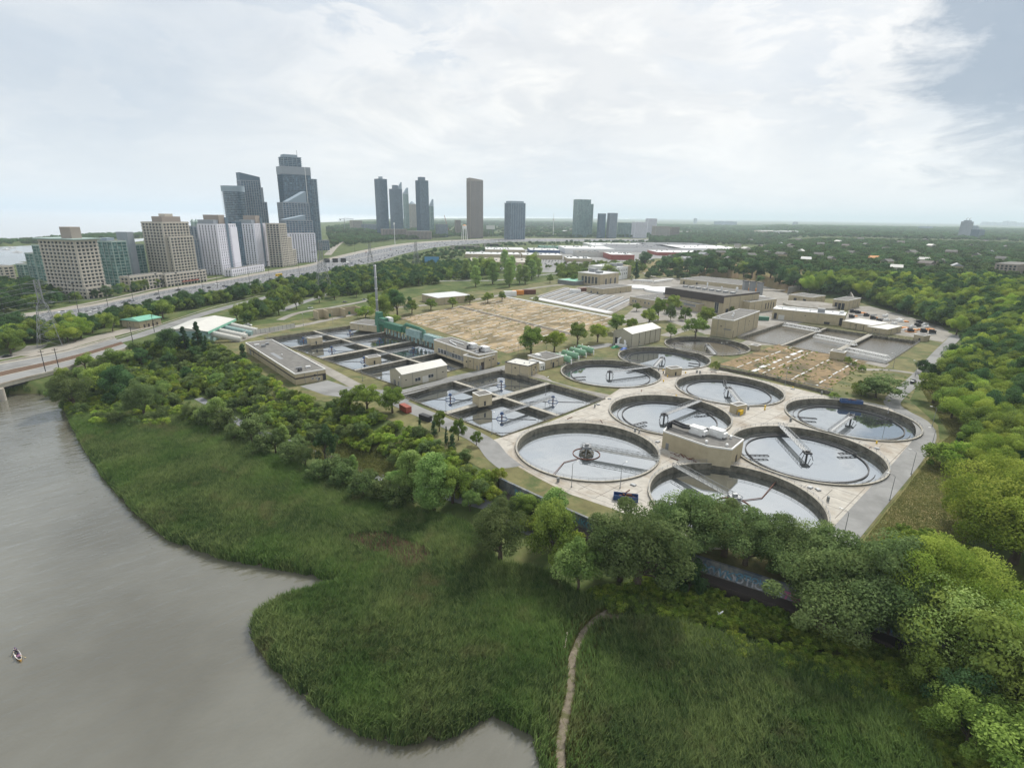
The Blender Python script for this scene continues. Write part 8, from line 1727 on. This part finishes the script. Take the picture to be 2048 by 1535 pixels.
a_, b_, c_ = (G(x, y, MARSH) for x, y in ((1134, 1273), (1130, 1300), (1118, 1312))); dw = MB(); dw.tube(V3(a_, MARSH + 1.2), V3(b_, MARSH + .8), .14, .18, n=8); dw.tube(V3(b_, MARSH + .8), V3(c_, MARSH + .5), .18, .09, n=8); dw.tube(V3(b_, MARSH + .8), V3(b_ + Vector((-.8, .1)), MARSH + 1.3), .1, .03, n=6); tag(dw.build('driftwood', mat('bleached_wood', (.58, .50, .42), .8)), 'bleached branch lying in the grass left of the dirt path', 'driftwood')
p = G(1437, 1246, MARSH); root = empty('white_bird', (p.x, p.y, MARSH + 2.6), 2.2, 'white egret flying low over the herbs beside the faint track', 'bird')
bb = MB(); bb.sphere((0, 0, 0), .16, 12, 8, (2.3, .9, .9)); bb.path([(.33, 0, .02), (.5, 0, .14), (.62, 0, .10), (.70, 0, .12)], .05, 8); bb.sphere((.72, 0, .12), .06, 8, 6); bb.tube((.76, 0, .12), (.92, 0, .10), .018, .004, n=6); bb.tube((-.3, 0, 0), (-.75, 0, -.04), .02, .01, n=5); bb.build('body', M['white'], root, smooth=True)
for s in (1, -1): wg = MB(); wg.poly([(.2, s * .1, .08), (.05, s * .75, .38), (-.12, s * 1.05, .42), (-.25, s * .7, .30), (-.2, s * .1, .06)][::s]); wg.poly([(.2, s * .1, .05), (-.2, s * .1, .03), (-.25, s * .7, .27), (-.12, s * 1.05, .39), (.05, s * .75, .35)][::s]); wg.build('wing', M['white'], root)
for k, (x, y) in enumerate(((12, 500), (22, 497), (34, 505))):
    p = G(x, y, WATER); bt = empty('motor_boat', (p.x, p.y, WATER), .4 * k, ['white moored boat at the tip of the wooded spit', 'white moored boat beside the one at the spit tip', 'small white boat out on the bay'][k], 'boat'); bh = MB(); bh.prism([(-7, -2.2), (4, -2.4), (9, 0), (4, 2.4), (-7, 2.2)], -.4, 1.8); bh.build('hull', M['white'], bt); MB().box(-3, 2.5, -1.4, 1.4, 1.81, 3.6).build('cabin', M['white'], bt)
# ------------------------------------------------------------------ haze: the air between here and the horizon
hb = MB(); hb.box(-62000, 62000, -300, 62000, -12, 330); ho = hb.build('haze', bpy.data.materials.new('haze')); tag(ho, kind='stuff', label='thin bluish haze lying over the whole landscape')
hm_ = ho.data.materials[0]; hm_.use_nodes = True; t = hm_.node_tree; t.nodes.clear(); pv = N(t, 'ShaderNodeVolumePrincipled'); pv.inputs['Color'].default_value = (.76, .87, .98, 1); pv.inputs['Density'].default_value = 0.000085; pv.inputs['Anisotropy'].default_value = 0.2
oo = N(t, 'ShaderNodeOutputMaterial'); t.links.new(pv.outputs[0], oo.inputs['Volume'])
